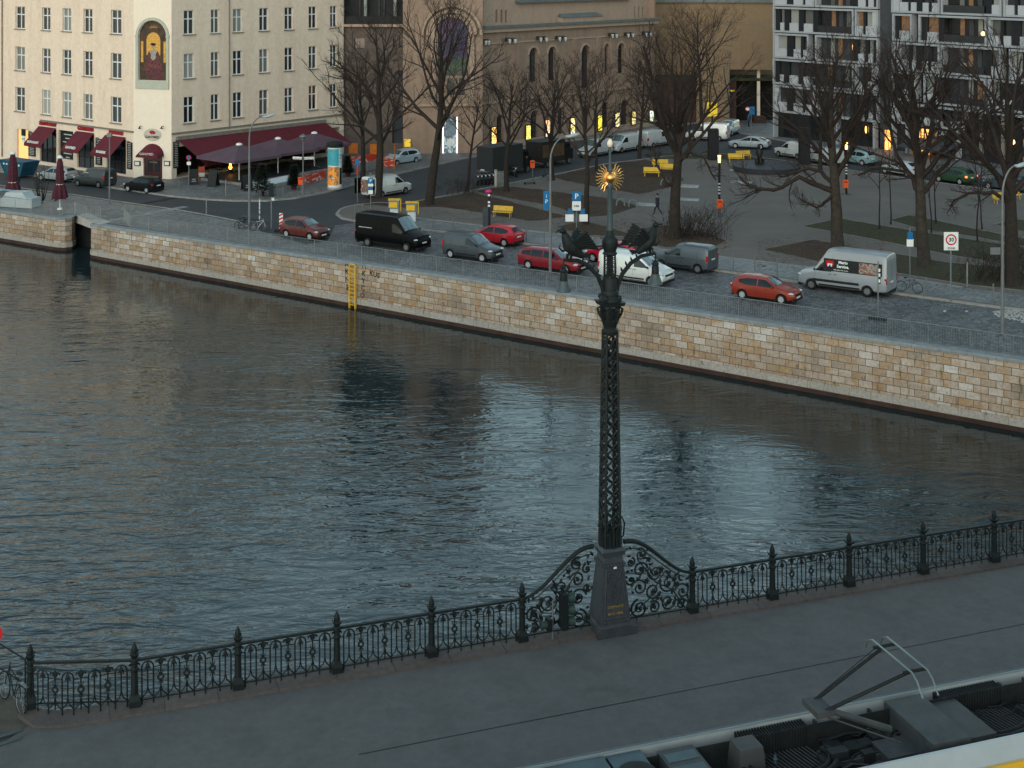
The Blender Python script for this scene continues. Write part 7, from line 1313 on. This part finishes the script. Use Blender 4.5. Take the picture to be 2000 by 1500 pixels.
t = thing('easel_board', 'red and white board on an orange easel by the terrace', 'easel', G(394, 352, .1), .3); MB().box((0, 0, .95), (.5, .04, .5), rx=.25).build('red_board', mk('easel_red', (.5, .09, .07), .6), t, smooth=False); MB().box((0, -.08, .5), (.5, .04, .36), rx=.25).build('white_board', M['sign_white'], t, smooth=False); [MB().tube([(x * .26, -.2, 0), (x * .24, .1, 1.25)], .025, 4).build('leg', M['rust'], t) for x in (-1, 1)]
t = thing('patio_fire', 'patio heater with a bright orange flame under the left parasol', 'patio heater', G(450, 341, .1)); MB().lathe([(.25, 0), (.2, .3), (.16, .5)], n=10).build('body', M['anth'], t); b = MB(); b.lathe([(.13, .5), (.2, .65), (.1, .85), (.14, 1.0), (.02, 1.3)], n=7, sx=.8); b.build('flame', M['fire'], t)
for i, (px, py) in enumerate(((400, 338), (425, 345), (495, 338), (520, 340), (575, 330), (600, 334))): t = thing('terrace_table', ['table nearest the left pillar of the terrace', 'table left of the patio fire', 'table right of the left parasol pole', 'table between the left and middle parasols', 'table between the middle and right parasols', 'table at the foot of the right parasol'][i], 'table', G(px, py, .1), .4 + i, 'tables on the terrace'); MB().box((0, 0, .74), (.9, .8, .05)).build('tabletop', M['closedp'], t, smooth=False); [MB().tube([(x, y, 0), (x, y, .72)], .03, 4).build('leg', M['black'], t) for x in (-.38, .38) for y in (-.33, .33)]
t = thing('terrace_floor', 'raised timber terrace platform with a pale edge below the parasols', 'platform'); b = MB(); p = [G(393, 352, .1), G(470, 362, .1), G(640, 333, .1), G(560, 318, .1)]; b.prism(p, (0, 0, .16)); b.build('deck', M['anth2'], t, smooth=False); b = MB(); strip(b, p[:3], .1, .0, .22); b.build('edge', M['wood'], t, smooth=False)
# skip container, covered boats
t = thing('skip_container', 'blue open topped skip with a red and white stripe at the left', 'skip', G(38, 343, .1), -.6); b = MB(); b.box((0, 0, .75), (2.2, 1.5, 1.3), top=1.62, topy=1.2); b.build('tub', mk('skip_blue', (.01, .07, .12), .5, var=.3, scale=2, dirt=.5), t, smooth=False); MB().box((0, 0, 1.41), (3.5, 1.75, .07)).build('rim', mk('skip_rim', (.012, .08, .14), .5), t, smooth=False); b = MB(); [b.box((-1.1 + k * .44, -.87, 1.12), (.2, .02, .14)) for k in range(6)]; b.build('warning_stripe', M['sign_white'], t, smooth=False)
t = thing('covered_boat', 'rounded pale tarpaulin covered cart behind the left railing', 'cart', G(38, 404, 0) , -.28); b = MB(); n = 9
prof = [(-1.35, .05), (-1.35, .7), (-1.15, .78), (-.8, 1.2), (.7, 1.25), (1.0, .85), (1.1, .8), (1.55, .8), (1.55, .05)]; b.prism([(x, -.6, z) for x, z in prof], (0, 1.2, 0)); b.build('cover', mk('tarp_white', (.42, .47, .48), .6, var=.08, scale=2), t, ang=50); MB().box((0, 0, .03), (2.9, 1.1, .06)).build('base', M['black'], t, smooth=False)
t = thing('tarpaulin_heap', 'grey and blue tarpaulin heap at the left edge behind the railing', 'tarpaulin', G(2, 401, 0), -.25); b = MB(); b.ball((0, 0, .35), (2.0, .75, .75), 16, 8); b.v = [(x, y, max(.02, z) + .12 * sin(3 * x + y * 5)) for x, y, z in b.v]; b.build('grey_tarpaulin', mk('tarp_grey', (.08, .085, .09), .7, var=.3, scale=2), t); b = MB(); b.ball((-.3, .9, .75), (2.1, .35, .4), 14, 6); b.build('blue_tarpaulin', mk('tarp_blue', (.2, .3, .35), .6, var=.3, scale=2), t)
# Brecht-like round monument: granite disc, seated bronze figure, two dark pillars
mc = G(1497, 333, .1); t = thing('round_plinth', 'large round dark granite platform in the plaza', 'monument', mc); MB().lathe([(2.95, 0), (3.1, .5), (2.95, .56), (.05, .58)], n=40).build('disc', mk('granite_disc', (.045, .045, .052), .5, var=.25, scale=3), t)
t = thing('seated_statue', 'dark bronze seated figure on the round granite platform', 'statue', mc + V((-.6, .2, .58)), -.3); b = MB(); b.box((0, .12, .42), (.9, .55, .1)); b.box((0, .12, .2), (.8, .5, .4)); b.build('stool', M['darkpole'], t, smooth=False)
b = MB(); b.tube([(0, .15, .45), (0, .13, .8), (0, .1, 1.15), (0, .06, 1.32)], [.24, .22, .24, .09], 10); b.ball((0, .03, 1.5), (.11, .12, .15), 10, 7)
for s in (-1, 1): b.tube([(s * .13, .1, .5), (s * .16, -.42, .54), (s * .16, -.45, .1), (s * .16, -.6, .04)], [.13, .1, .07, .05], 7); b.tube([(s * .24, .1, 1.2), (s * .32, -.02, .92), (s * .12, -.3, .7)], [.08, .065, .045], 6)
b.build('figure', mk('bronze', (.03, .03, .028), .45, .5), t)
for px, py, z, w_, lab in ((1393, 312, 2.9, .95, 'left square black pillar beside the middle lit lamp'), (1571, 320, 3.3, .95, 'right square black pillar behind the round platform')): t = thing('black_pillar', lab, 'pillar', G(px, py, .1), .1, 'black granite pillars'); MB().box((0, 0, z / 2), (w_, w_ * .7, z)).build('shaft', M['black'], t, smooth=False); MB().box((0, 0, z + .04), (w_ * .94, w_ * .64, .08)).build('cap', M['anth'], t, smooth=False)
for px, py, w_, d_, lab in ((1265, 401, 1.7, .8, 'flat pale stone slab beside the walking man'), (1345, 391, 1.7, .6, 'flat pale stone slab left of the middle lit lamp'), (1348, 365, 1.5, .9, 'flat pale stone slab right of the large dark tree'), (1432, 333, .6, .4, 'small pale slab left of the round platform'), (1448, 357, 1.8, .7, 'flat pale stone slab under the long low limb')): t = thing('stone_slab', lab, 'stone slab', G(px, py, .1), -.3, 'pale stone slabs in the plaza'); MB().box((0, 0, .06), (w_, d_, .12)).build('slab', mk('pale_slab', (.27, .28, .29), .8, var=.25, scale=2), t, smooth=False)
for px, py, lab in ((1212, 402, 'left grey arched bike stand on the plaza edge'), (1236, 404, 'right grey arched bike stand on the plaza edge'), (1298, 362, 'arched bike stand behind the large dark tree')): t = thing('arch_stand', lab, 'bike stand', G(px, py, .1), -.2, 'grey arched stands'); b = MB(); b.tube([(.36 * cos(a), 0, .2 + .42 * sin(a)) for a in [pi * k / 10 for k in range(11)]] + [(-.36, 0, 0)], .07, 7); b.tube([(.36, 0, 0), (.36, 0, .2)], .07, 7); b.build('hoop', mk('stand_paint', (.15, .18, .175), .6), t)
# yellow poster on a post
t = thing('poster_stand', 'bright yellow poster on a post beside the left black pillar', 'poster', G(1391, 262, .1)); MB().box((0, 0, 1.0), (.2, .12, 2.0)).build('post', M['black'], t, smooth=False); o = MB().box((0, 0, 2.75), (1.15, .08, 1.55)).build('poster_panel', mk('poster_yellow', (.75, .52, .03), .5, em=(1, .7, .05), es=.12), t, smooth=False)
for tx, sz, z in (('BERLIN', .26, 3.2), ('JOSEF', .36, 2.8), ('2024', .2, 2.2)): text_part(tx, sz, Matrix.Translation((0, -.05, z)) @ Matrix.Rotation(R(90), 4, 'X'), M['black'], o)
# slim bollards along kerbs
BL = 'slim steel bollards along the kerbs'; pts = [(846, 449, 'beside the black van roof'), (885, 454, 'right of the black van'), (1028, 470, 'behind the left red hatchback rear'), (1063, 475, 'left of the curved lamp'), (1105, 482, 'right of the curved lamp'), (1432, 526, 'first right of the slate delivery van'), (1474, 531, 'second right of the slate delivery van'), (1518, 538, 'third right of the slate delivery van'), (1809, 577, 'between the bicycle and the 30 zone sign'), (1889, 560, 'on the lawn edge right of the 30 zone sign'), (693, 425, 'left of the parking sign at the corner'), (708, 423, 'beside the parking sign at the corner'), (441, 384, 'left before the terrace'), (553, 387, 'right before the terrace'), (403, 419, 'on the promenade by the kerb'), (1940, 590, 'near the right street lamp'), (350, 378, 'beside the no stopping sign')]
for px, py, w_ in pts:
    t = thing('bollard', 'slim metal bollard ' + w_, 'bollard', G(px, py, .1 if px not in (403,) else 0), 0, BL); h = 1.35 if px in (441, 403, 1889) else .95; MB().tube([(0, 0, 0), (0, 0, h)], .04, 6).build('shaft', M['wood'] if px in (441, 403, 1889) else M['pole'], t); MB().ball((0, 0, h), .05, 6, 4).build('knob', M['pole'], t)
# ---------------------------------------------------------------- two wheelers
def bicycle(base, rz, label, o=0.0, frame='black', rimm='steel', group='parked bicycles', s=1.0):
    t = thing('bicycle', label, 'bicycle', base, rz, group); 
    for x in (-.52, .52):
        b = MB(); b.tube([(x + .33 * cos(a), 0, .35 + .33 * sin(a)) for a in [2 * pi * k / 20 for k in range(21)]], .019, 5); w_ = b.build('wheel', M['tyre'], t); b = MB(); b.tube([(x + .305 * cos(a), 0, .35 + .305 * sin(a)) for a in [2 * pi * k / 20 for k in range(21)]], .008, 4); [b.tube([(x, 0, .35), (x + .3 * cos(a), 0, .35 + .3 * sin(a))], .0035, 3) for a in [k * pi / 7 for k in range(14)]]; b.ball((x, 0, .35), .035, 6, 4); b.build('rim', M[rimm], w_)
    b = MB(); [b.tube(q, r_, 5) for q, r_ in (([(-.52, 0, .35), (-.08, 0, .3), (-.2, 0, .82), (-.52, 0, .35)], .014), ([(-.08, 0, .3), (.36, 0, .82)], .018), ([(-.18, 0, .75), (.34, 0, .86)], .016), ([(.52, 0, .35), (.38, 0, .8), (.33, 0, .98)], .015))]; b.build('frame', M[frame], t); b = MB(); b.tube([(.33, -.28, .98), (.36, -.12, 1.02), (.34, 0, 1.0), (.36, .12, 1.02), (.33, .28, .98)], .014, 5); b.build('handlebar', M['steel'], t); MB().ball((-.24, 0, .92), (.14, .08, .04), 8, 5).build('saddle', M['black'], t); MB().tube([(-.2, 0, .8), (-.23, 0, .92)], .013, 4).build('seat_post', M['steel'], t); b = MB(); b.tube([(-.08 + .09 * cos(a), -.03, .3 + .09 * sin(a)) for a in [2 * pi * k / 10 for k in range(11)]], .008, 3); b.tube([(-.08, -.05, .3), (-.16, -.07, .17)], .01, 3); b.tube([(-.08, .05, .3), (0, .07, .43)], .01, 3); b.build('crank', M['steel'], t); MB().box((-.55, 0, .74), (.36, .1, .02)).build('rack', M['steel'], t, smooth=False); return t
bicycle(G(1776, 571, .1), -.55, 'dark bicycle with thin wheels parked behind the silver advert van', frame='iron'); bicycle(G(506, 451, 0), -.05, 'pale bicycle leaning at the sticker covered post by the quay', frame='frost'); bicycle(G(472, 447, 0), 1.0, 'dark bicycle left of the curved lamp pole on the quay'); bicycle(G(482, 446, 0), .8, 'second bicycle leaning close against the curved lamp pole')
t = bicycle(P(22, 1380, 2.2), 2.33, 'dark bicycle leaning at the end post of the bridge railing', frame='iron'); t.rotation_euler = (R(7), 0, 2.33)
def scooter(px, py, rz, label): 
    t = thing('motor_scooter', label, 'motor scooter', G(px, py, .0), rz, 'motor scooters parked in a row'); b = MB(); b.ball((-.35, 0, .55), (.42, .16, .22), 10, 6); b.box((.1, 0, .3), (.5, .26, .08)); b.tube([(.32, 0, .3), (.46, 0, .7), (.42, 0, .98)], [.09, .11, .06], 7); b.build('body', mk('scooter_paint', (.03, .033, .036), .3, coat=.8), t); MB().box((-.32, 0, .78), (.65, .24, .1)).build('saddle', M['black'], t, smooth=False)
    for x in (-.5, .6): MB().tube([(x, -.06, .24), (x, .06, .24)], .24, 14).build('wheel', M['tyre'], t)
    MB().tube([(.4, -.32, 1.05), (.42, 0, 1.0), (.4, .32, 1.05)], .02, 5).build('handlebar', M['steel'], t); lampball_('headlight', M['lampw'], t, (.52, 0, .9), (.06, .08, .08)); MB().box((-.72, 0, .95), (.32, .32, .28)).build('top_box', M['black'], t, smooth=False)
for i in range(5): scooter(937 + i * 7.5, 361 - i * .7, -1.9, ['leftmost', 'second', 'third', 'fourth', 'fifth'][i] + ' motor scooter in the row behind the black truck')
scooter(1004, 345, -1.2, 'lone motor scooter right of the trunk by the black truck')
t = thing('kerb_board', 'pale post and grey notice wall at the end of the scooter row', 'notice board', G(978, 367, 0), .12); MB().box((.15, 0, .75), (1.0, .06, 1.35)).build('board', mk('grey_board', (.13, .135, .13), .7, var=.4, scale=5), t, smooth=False); MB().tube([(-.42, 0, 0), (-.42, 0, 1.55)], .12, 8).build('post', M['concrete'], t)
def escooter(px, py, rz, label): t = thing('electric_scooter', label, 'scooter', G(px, py, .1), rz, 'electric kick scooters'); MB().box((0, 0, .14), (.85, .18, .06)).build('deck', M['black'], t, smooth=False); MB().tube([(.42, 0, .14), (.36, 0, 1.1)], .03, 6).build('stem', M['anth2'], t); MB().tube([(.36, -.25, 1.1), (.36, .25, 1.1)], .02, 5).build('handlebar', M['black'], t); [MB().tube([(x, -.03, .11), (x, .03, .11)], .11, 12).build('wheel', M['tyre'], t) for x in (-.46, .5)]
escooter(1034, 360, .2, 'electric kick scooter parked at the kerb below the orange bin'); escooter(1063, 345, 1.2, 'dark electric kick scooter beside the far plaza kerb')
# ---------------------------------------------------------------- people
def person(base, rz, label, coat, legs, pose='walk', hair=(.02, .016, .014)):
    t = thing('person', label, 'person', base, rz); me = bpy.data.meshes.new('body'); st = .3 if pose == 'walk' else .06
    J = [(0, 0, .95, .13), (0, 0, 1.15, .13), (0, 0, 1.36, .155), (0, 0, 1.48, .07), (.02, 0, 1.55, .06), (.03, 0, 1.66, .1), (.03, 0, 1.75, .085),
         (0, .17, 1.4, .065), (-.06, .23, 1.14, .05), (.1 if pose == 'walk' else 0, .22, .9, .038), (0, -.17, 1.4, .065), (.06, -.23, 1.14, .05), (-.12 if pose == 'walk' else .0, -.22, .9, .038),
         (0, .09, .9, .095), (st * .75, .1, .5, .065), (st, .1, .09, .045), (st + .17, .1, .04, .035), (0, -.09, .9, .095), (-st * .35, -.1, .5, .065), (-st * 1.25, -.1, .12, .045), (-st * 1.1, -.1, .03, .035)]
    Eg = [(0, 1), (1, 2), (2, 3), (3, 4), (4, 5), (5, 6), (2, 7), (7, 8), (8, 9), (2, 10), (10, 11), (11, 12), (0, 13), (13, 14), (14, 15), (15, 16), (0, 17), (17, 18), (18, 19), (19, 20)]
    me.from_pydata([j[:3] for j in J], Eg, []); o = bpy.data.objects.new('body', me); C.objects.link(o); md = o.modifiers.new('s', 'SKIN'); sk = me.skin_vertices[0].data
    for i, j in enumerate(J): sk[i].radius = (j[3], j[3])
    sk[0].use_root = True; o.modifiers.new('u', 'SUBSURF').levels = 1; bpy.context.view_layer.update(); m2 = bpy.data.meshes.new_from_object(o.evaluated_get(bpy.context.evaluated_depsgraph_get())); o.modifiers.clear(); o.data = m2; bpy.data.meshes.remove(me); m2.name = 'body'
    skin = mk('skin', (.35, .2, .14), .6); cm = mk('coat_cloth', coat, .85, var=.2, scale=6); lm = mk('trouser_cloth', legs, .85, var=.2, scale=6); sh = M['black']; m2.materials.clear(); [m2.materials.append(x) for x in (skin, cm, lm, sh)]
    for p in m2.polygons: c = p.center; p.material_index = 3 if c.z < .11 else 2 if c.z < .93 and abs(c.y) < .19 else 1 if c.z < 1.5 and c.z > .93 else 0; p.use_smooth = True
    o.parent = t; MB().ball((.0, 0, 1.74), (.115, .1, .1), 10, 7).build('hair', mk('hair', hair, .8), t); b = MB(); b.tube([(0, 0, .84), (0, 0, 1.05), (0, 0, 1.38), (0, 0, 1.5)], [.19, .165, .19, .09], 12); b.build('jacket', cm, t); return t
person(G(1284, 419, .1), pi, 'man in dark blue jacket and dark trousers walking across the plaza', (.02, .03, .045), (.015, .016, .02))
person(G(1028, 337, .0), .5, 'person in black standing behind the orange bin at the far kerb', (.01, .01, .012), (.01, .01, .01), 'stand')
person(G(1462, 248, .1), 0, 'person in blue clothes beside the blue traffic signs', (.03, .09, .2), (.02, .02, .03), 'stand')
person(G(34, 376, .0), 2, 'person in a dark green top seen behind the left closed parasol', (.02, .04, .04), (.02, .02, .02), 'stand', (.2, .07, .02))
# ---------------------------------------------------------------- the tram
tm = thing('tram', 'white and yellow tram seen from above with dark roof gear and raised pantograph', 'tram', BA, 0); tm.rotation_euler = BROT
def tb(name, s0, s1, n0, n1, z0, z1, mat, parent=None, top=1.0):
    if n0 >= 10 and n1 <= 11.9: n0, n1 = 10.28 + (n0 - 10.03) * .91, 10.28 + (n1 - 10.03) * .91
    b = MB(); b.box(((s0 + s1) / 2, -(n0 + n1) / 2, (z0 + z1) / 2), (abs(s1 - s0), abs(n1 - n0), z1 - z0), top=top); return b.build(name, mat, parent or tm, smooth=False)
TZ = 3.25; S0, S1 = 1.0, 34.0; WT = mk('tram_white', (.26, .28, .29), .35, var=.06, coat=.6); YT = mk('tram_yellow', (.65, .36, .02), .35, var=.05, coat=.6); AL = mk('aluminium', (.16, .19, .2), .35, .6, var=.12, scale=2); GR = mk('roof_grey', (.04, .045, .048), .6, var=.3, scale=3, dirt=.5); DK = mk('roof_dark', (.012, .014, .015), .7, var=.4, scale=5, bump=.3)
MX = {'far': 9.95, 'near': 11.85}
b = MB(); prof = [(9.96, .35), (9.9, 2.2), (9.9, TZ - .3), (9.98, TZ - .12), (10.2, TZ - .01), (10.26, TZ), (10.28, TZ - .42), (11.94, TZ - .42), (11.96, TZ), (12.02, TZ), (12.18, TZ - .28), (12.22, 2.2), (12.16, .35)]
b.prism([(S0, -n, z) for n, z in prof], (S1 - S0, 0, 0)); b.build('body', WT, tm, smooth=False)
tb('inner_wall', S0 + .3, S1, 10.3, 10.31, TZ - .41, TZ - .03, DK); tb('side_band', S0 + .5, S1, 12.1, 12.24, 1.7, TZ - .3, YT); tb('roof_floor', S0 + .3, S1, 10.03, 11.84, TZ - .5, TZ - .4, DK); b = MB(); b.tube([(S0, -10.25, TZ + .01), (S1, -10.25, TZ + .01)], .018, 5); b.tube([(S0, -10.0, TZ - .1), (S1, -10.0, TZ - .1)], .01, 4); b.build('edge_strip', AL, tm); tb('side_windows', S0 + 1, S1, 12.18, 12.245, .9, 1.6, M['carglass'])
def seg(px, py, n=10.9): return Bn(px, py, n)[0]
s = lambda px, n=10.9: Bn(px, 1440, n)[0]
q = lambda s0, s1, n0=10.05, n1=11.8, h=.36, mat=GR, nm='roof_unit': tb(nm, s0, s1, n0, n1, TZ - .4, TZ - .4 + h, mat)
BL_ = mk('roof_blue_grey', (.045, .07, .085), .45, var=.25, scale=2)
b0 = Bz(1100, 1490, TZ - .05)[0]; b1 = Bz(1185, 1478, TZ - .05)[0]; b2 = Bz(1255, 1465, TZ - .05)[0]; b3 = Bz(1345, 1470, TZ)[0]; b4 = Bz(1440, 1470, TZ)[0]
q(S0 + .6, b1 - .03, h=.4, mat=BL_, nm='roof_cover'); u_ = q(b1 + .03, b2, h=.38, mat=BL_, nm='roof_cover'); MB().lathe([(.34, TZ - .02), (.33, TZ + .02), (.28, TZ + .03)], ((b1 + b2) / 2, -10.95, 0), 20).build('fan', DK, u_); tb('roof_unit', b2 + .25, b2 + .9, 10.2, 11.7, TZ - .4, TZ - .02, GR)
for k in range(3): tb('light_panel', b2 + .3, b2 + .85, 10.35 + k * .42, 10.62 + k * .42, TZ - .02, TZ - .012, BL_)
gs = [Bz(x, 1460, TZ - .1)[0] for x in (1470, 1545, 1620, 1830, 1930, 1990)]
tb('roof_box', gs[0] - .35, gs[0] + .15, 10.35, 10.85, TZ - .4, TZ + .05, GR, top=.85)
for c_ in (gs[1] - .05, gs[5] + .3, gs[5] + 5.2): 
    b = MB(); [b.box((c_ - .62 + k * .055, -10.42, TZ - .24), (.024, .26, .4)) for k in range(24)]; b.build('bellows', DK, tm, smooth=False)
    b = MB(); [b.tube([(c_ - .55 + k * .075, -10.6, TZ - .34), (c_ - .35 + k * .075, -11.5, TZ - .34)], .012, 4) for k in range(16)]; b.build('roof_grille', GR, tm); b = MB(); b.tube([(c_ + .85 * cos(a), -11.05 + .55 * sin(a), TZ - .25) for a in [pi * .95 + 1.15 * pi * k / 14 for k in range(15)]], .05, 6); b.tube([(c_ + .72 * cos(a), -11.05 + .46 * sin(a), TZ - .22) for a in [pi * .95 + 1.15 * pi * k / 14 for k in range(15)]], .03, 5); b.build('turntable_hose', DK, tm)
pb0 = Bz(1765, 1400, TZ)[0]; tb('roof_box', pb0, pb0 + .75, 10.12, 11.72, TZ - .4, TZ + .02, GR); tb('roof_box', pb0 + .82, pb0 + 1.35, 10.25, 11.6, TZ - .4, TZ - .08, GR)
for k in range(9): a_ = pb0 - .5 + k * .05; MB().tube([(a_, -10.2, TZ - .3), (a_, -11.7, TZ - .3)], .01, 4).build('resistor_rod', GR, tm)
rd = random.Random(9)
for k in range(22): x = rd.uniform(gs[1] + .5, pb0 - .2); n_ = rd.uniform(10.2, 11.6); l_ = rd.uniform(.2, 1.2); b = MB(); b.tube([(x, -n_, TZ - .34), (x + l_ * .5, -n_ - rd.uniform(-.1, .1), TZ - .3), (min(x + l_, pb0), -n_, TZ - .34)], rd.choice([.015, .02, .035, .05]), 5); b.build('roof_pipe', rd.choice([DK, GR, GR]), tm)
for k in range(9): x = rd.uniform(gs[1] + .4, pb0 - .4); n_ = rd.uniform(10.3, 11.5); tb('roof_fitting', x, x + rd.uniform(.12, .35), n_, n_ + rd.uniform(.1, .3), TZ - .4, TZ - .4 + rd.uniform(.08, .25), rd.choice([DK, GR]))
for k in range(4): tb('frame_rail', gs[1] + .6, pb0 - .1, 10.2 + k * .45, 10.24 + k * .45, TZ - .4, TZ - .3, GR)
for x in (S0 + 7.2, S0 + 11.5, gs[5] + 3): tb('side_seam', x, x + .02, 12.0, 12.22, .4, TZ - .3, M['black'])
for k in range(16): x = rd.uniform(gs[0] - .2, gs[5] + 3); n2 = rd.uniform(10.4, 11.7); b = MB(); b.lathe([(.03, 0), (.05, .03), (.03, .06), (.05, .09), (.03, .12), (.02, .16)], (x, -n2, TZ - .4), 8); b.build('insulator', rd.choice([GR, BL_]), tm)
for k in range(10):
    x = rd.uniform(gs[0], gs[5] + 2); n2 = rd.uniform(10.4, 11.3); q_ = [(x + i * .16, -(n2 + .12 * sin(i * 1.3 + k)), TZ - .33 + .05 * sin(i + k)) for i in range(9)]; MB().tube(q_, .018, 5).build('cable', DK, tm)
for k in range(14): a_ = gs[1] + .3 + k * .55; tb('clip', a_, a_ + .04, 10.03, 10.12, TZ - .4, TZ - .1, GR)
# pantograph in its own plane above the roof
n_ = 11.1; kx, kz = Bn(1592, 1385, n_); hx, hz = Bn(1757, 1285, n_); fx, fz = Bn(1740, 1424, n_); fz = max(fz, TZ - .2)
pg = bpy.data.objects.new('pantograph', None); C.objects.link(pg); pg.parent = tm; pg.empty_display_size = .2
Pn = lambda x, dn, z: (x, -(n_ + dn), z)
b = MB(); b.tube([Pn(fx, 0, fz), Pn(kx + .15, 0, kz)], [.065, .05], 8); b.tube([Pn(fx, .35, fz - .05), Pn(kx, .1, kz - .02)], .015, 4); b.box(Pn(kx + .08, 0, kz + .02), (.32, .5, .1)); b.build('lower_arm', GR, pg); b = MB(); [b.tube([Pn(kx, dn * .35, kz), Pn(hx, dn * .95, hz)], [.035, .028], 7) for dn in (-.45, .45)]; b.tube([Pn(kx + .1, -.25, kz), Pn(hx - .15, -.5, hz - .05)], .009, 4); b.build('upper_arm', DK, pg)
for dx in (-.13, .17): b = MB(); b.tube([Pn(hx + dx, -.82, hz - .18), Pn(hx + dx, -.74, hz - .02), Pn(hx + dx, -.6, hz + .06), Pn(hx + dx, .6, hz + .06), Pn(hx + dx, .74, hz - .02), Pn(hx + dx, .9, hz - .22)], .017, 6); b.build('contact_strip', AL, pg)
b = MB(); [b.tube([Pn(hx - .2, dn, hz), Pn(hx + .24, dn, hz)], .03, 5) for dn in (-.45, .45)]; b.build('head_frame', DK, pg); tb('foot', fx - .3, fx + .4, n_ - .3, n_ + .3, TZ - .4, TZ - .25, GR, pg)
# red and white warning disc just inside the left edge
t = thing('round_sign', 'edge of a round red and white sign at the far left above the bank', 'traffic sign'); t.location = Bp(-3.35, -.1); sx, sz_ = Bn(-18, 1238, -.1); t.location = Bp(sx, -.1, 0); t.rotation_euler = (0, 0, BANG); MB().tube([(0, 0, 0), (0, 0, sz_)], .03, 6).build('pole', M['steel'], t); MB().lathe([(.01, 0), (.24, 0), (.24, .02), (.01, .02)], (0, -.04, sz_), 24, M=Matrix.Rotation(R(90), 4, 'X')).build('disc', M['sign_red'], t); MB().lathe([(.01, 0), (.17, 0), (.17, .02), (.01, .02)], (0, -.055, sz_), 20, M=Matrix.Rotation(R(90), 4, 'X')).build('disc_face', M['sign_white'], t)
# loose pale stones on the cobbles at the right
b = MB(); rd = random.Random(12)
for k in range(260): px = 1940 + 75 * rd.random() ** .8; py = 612 + rd.uniform(-1, 1) * (4 + (px - 1940) * .14) + (px - 1940) * .12; p = G(px, py); r_ = rd.uniform(.03, .09); b.ball(p + V((0, 0, r_ * .3)), (r_, r_ * .8, r_ * .6), 5, 3)
tag(b.build('loose_stones', mk('pale_stone', (.34, .34, .33), .9, var=.3, scale=4), smooth=False), 'patch of loose pale stones at the foot of the right street lamp', 'stones', kind='stuff')
for k, (px, py, lab) in enumerate(((1845, 610, 'left pale stone lying alone on the cobbles'), (1888, 610, 'right pale stone lying alone on the cobbles'))): tag(MB().ball(G(px, py) + V((0, 0, .05)), (.09, .08, .06), 8, 5).build('stone', bpy.data.materials['pale_stone']), lab, 'stone', 'single stones on the road')
# low twiggy thicket round some trunks
for i, (px, py, lab) in enumerate(((1345, 462, 'low twiggy thicket at the foot of the large dark tree'), (1950, 545, 'low twiggy thicket left of the tree at the right edge'), (900, 378, 'sparse twigs at the foot of the slim leaning tree'))):
    t = thing('twig_thicket', lab, 'shrub', G(px, py, .1), 0, 'low twiggy thickets'); b = MB(); rd = random.Random(i)
    for k in range(150 if i < 2 else 60):
        a = rd.random() * 6.28; p = V((rd.gauss(0, 1.0), rd.gauss(0, .7), 0)); h = rd.uniform(.6, 2.3) * (1 if i < 2 else .6); d = V((rd.gauss(.25, .4), rd.gauss(0, .3), 1)); qq = [p, p + d * h * .5, p + d * h + V((rd.gauss(0, .2), 0, 0))]; b.tube(qq, [.016, .013, .007], 3, cap=False)
        for j in range(3): s_ = qq[1].lerp(qq[2], rd.random()); b.tube([s_, s_ + V((rd.gauss(0, .3), rd.gauss(0, .3), rd.uniform(.1, .4)))], [.01, .006], 3, cap=False)
    b.build('stems', M['twig'], t, fix=False)
b = MB(); rd = random.Random(21)
for ps, cnt in ((BEDS['soil'], 620), (BEDS['lawn'][:3], 260)):
    for pl_ in ps:
        xs_ = [p[0] for p in pl_]; ys_ = [p[1] for p in pl_]
        for k in range(cnt):
            x, y_ = rd.uniform(min(xs_) - 14, max(xs_) + 14), rd.uniform(min(ys_) - 4, max(ys_) + 5)
            if x > 2020: continue
            p = G(x, y_, .1) + V((0, 0, .012)); a = rd.random() * 6.28; q_ = rd.uniform(.04, .085); b.add([p + V((q_ * cos(a), q_ * sin(a), rd.random() * .03)), p + V((q_ * cos(a + 1.9), q_ * sin(a + 1.9), 0)), p + V((q_ * cos(a + 3.3), q_ * sin(a + 3.3), rd.random() * .03)), p + V((q_ * cos(a + 4.8), q_ * sin(a + 4.8), 0))], [(0, 1, 2, 3)])
tag(b.build('fallen_leaves', mk('dead_leaf', (.12, .07, .04), .9, var=.5, scale=9), smooth=False, fix=False), 'brown fallen leaves strewn over the planting beds and their edges', 'leaves', kind='stuff')
for o in bpy.data.objects:
    if o.type == 'EMPTY' and not o.parent and o.get('category') in ('person', 'bench', 'litter bin', 'bicycle', 'motor scooter', 'scooter', 'bike stand', 'table'): o.scale = (.86, .86, .86)
for o in list(bpy.data.objects):                # a thing without parts of its own is no use: make sure nothing is left over
    if o.type == 'EMPTY' and not o.children: bpy.data.objects.remove(o)
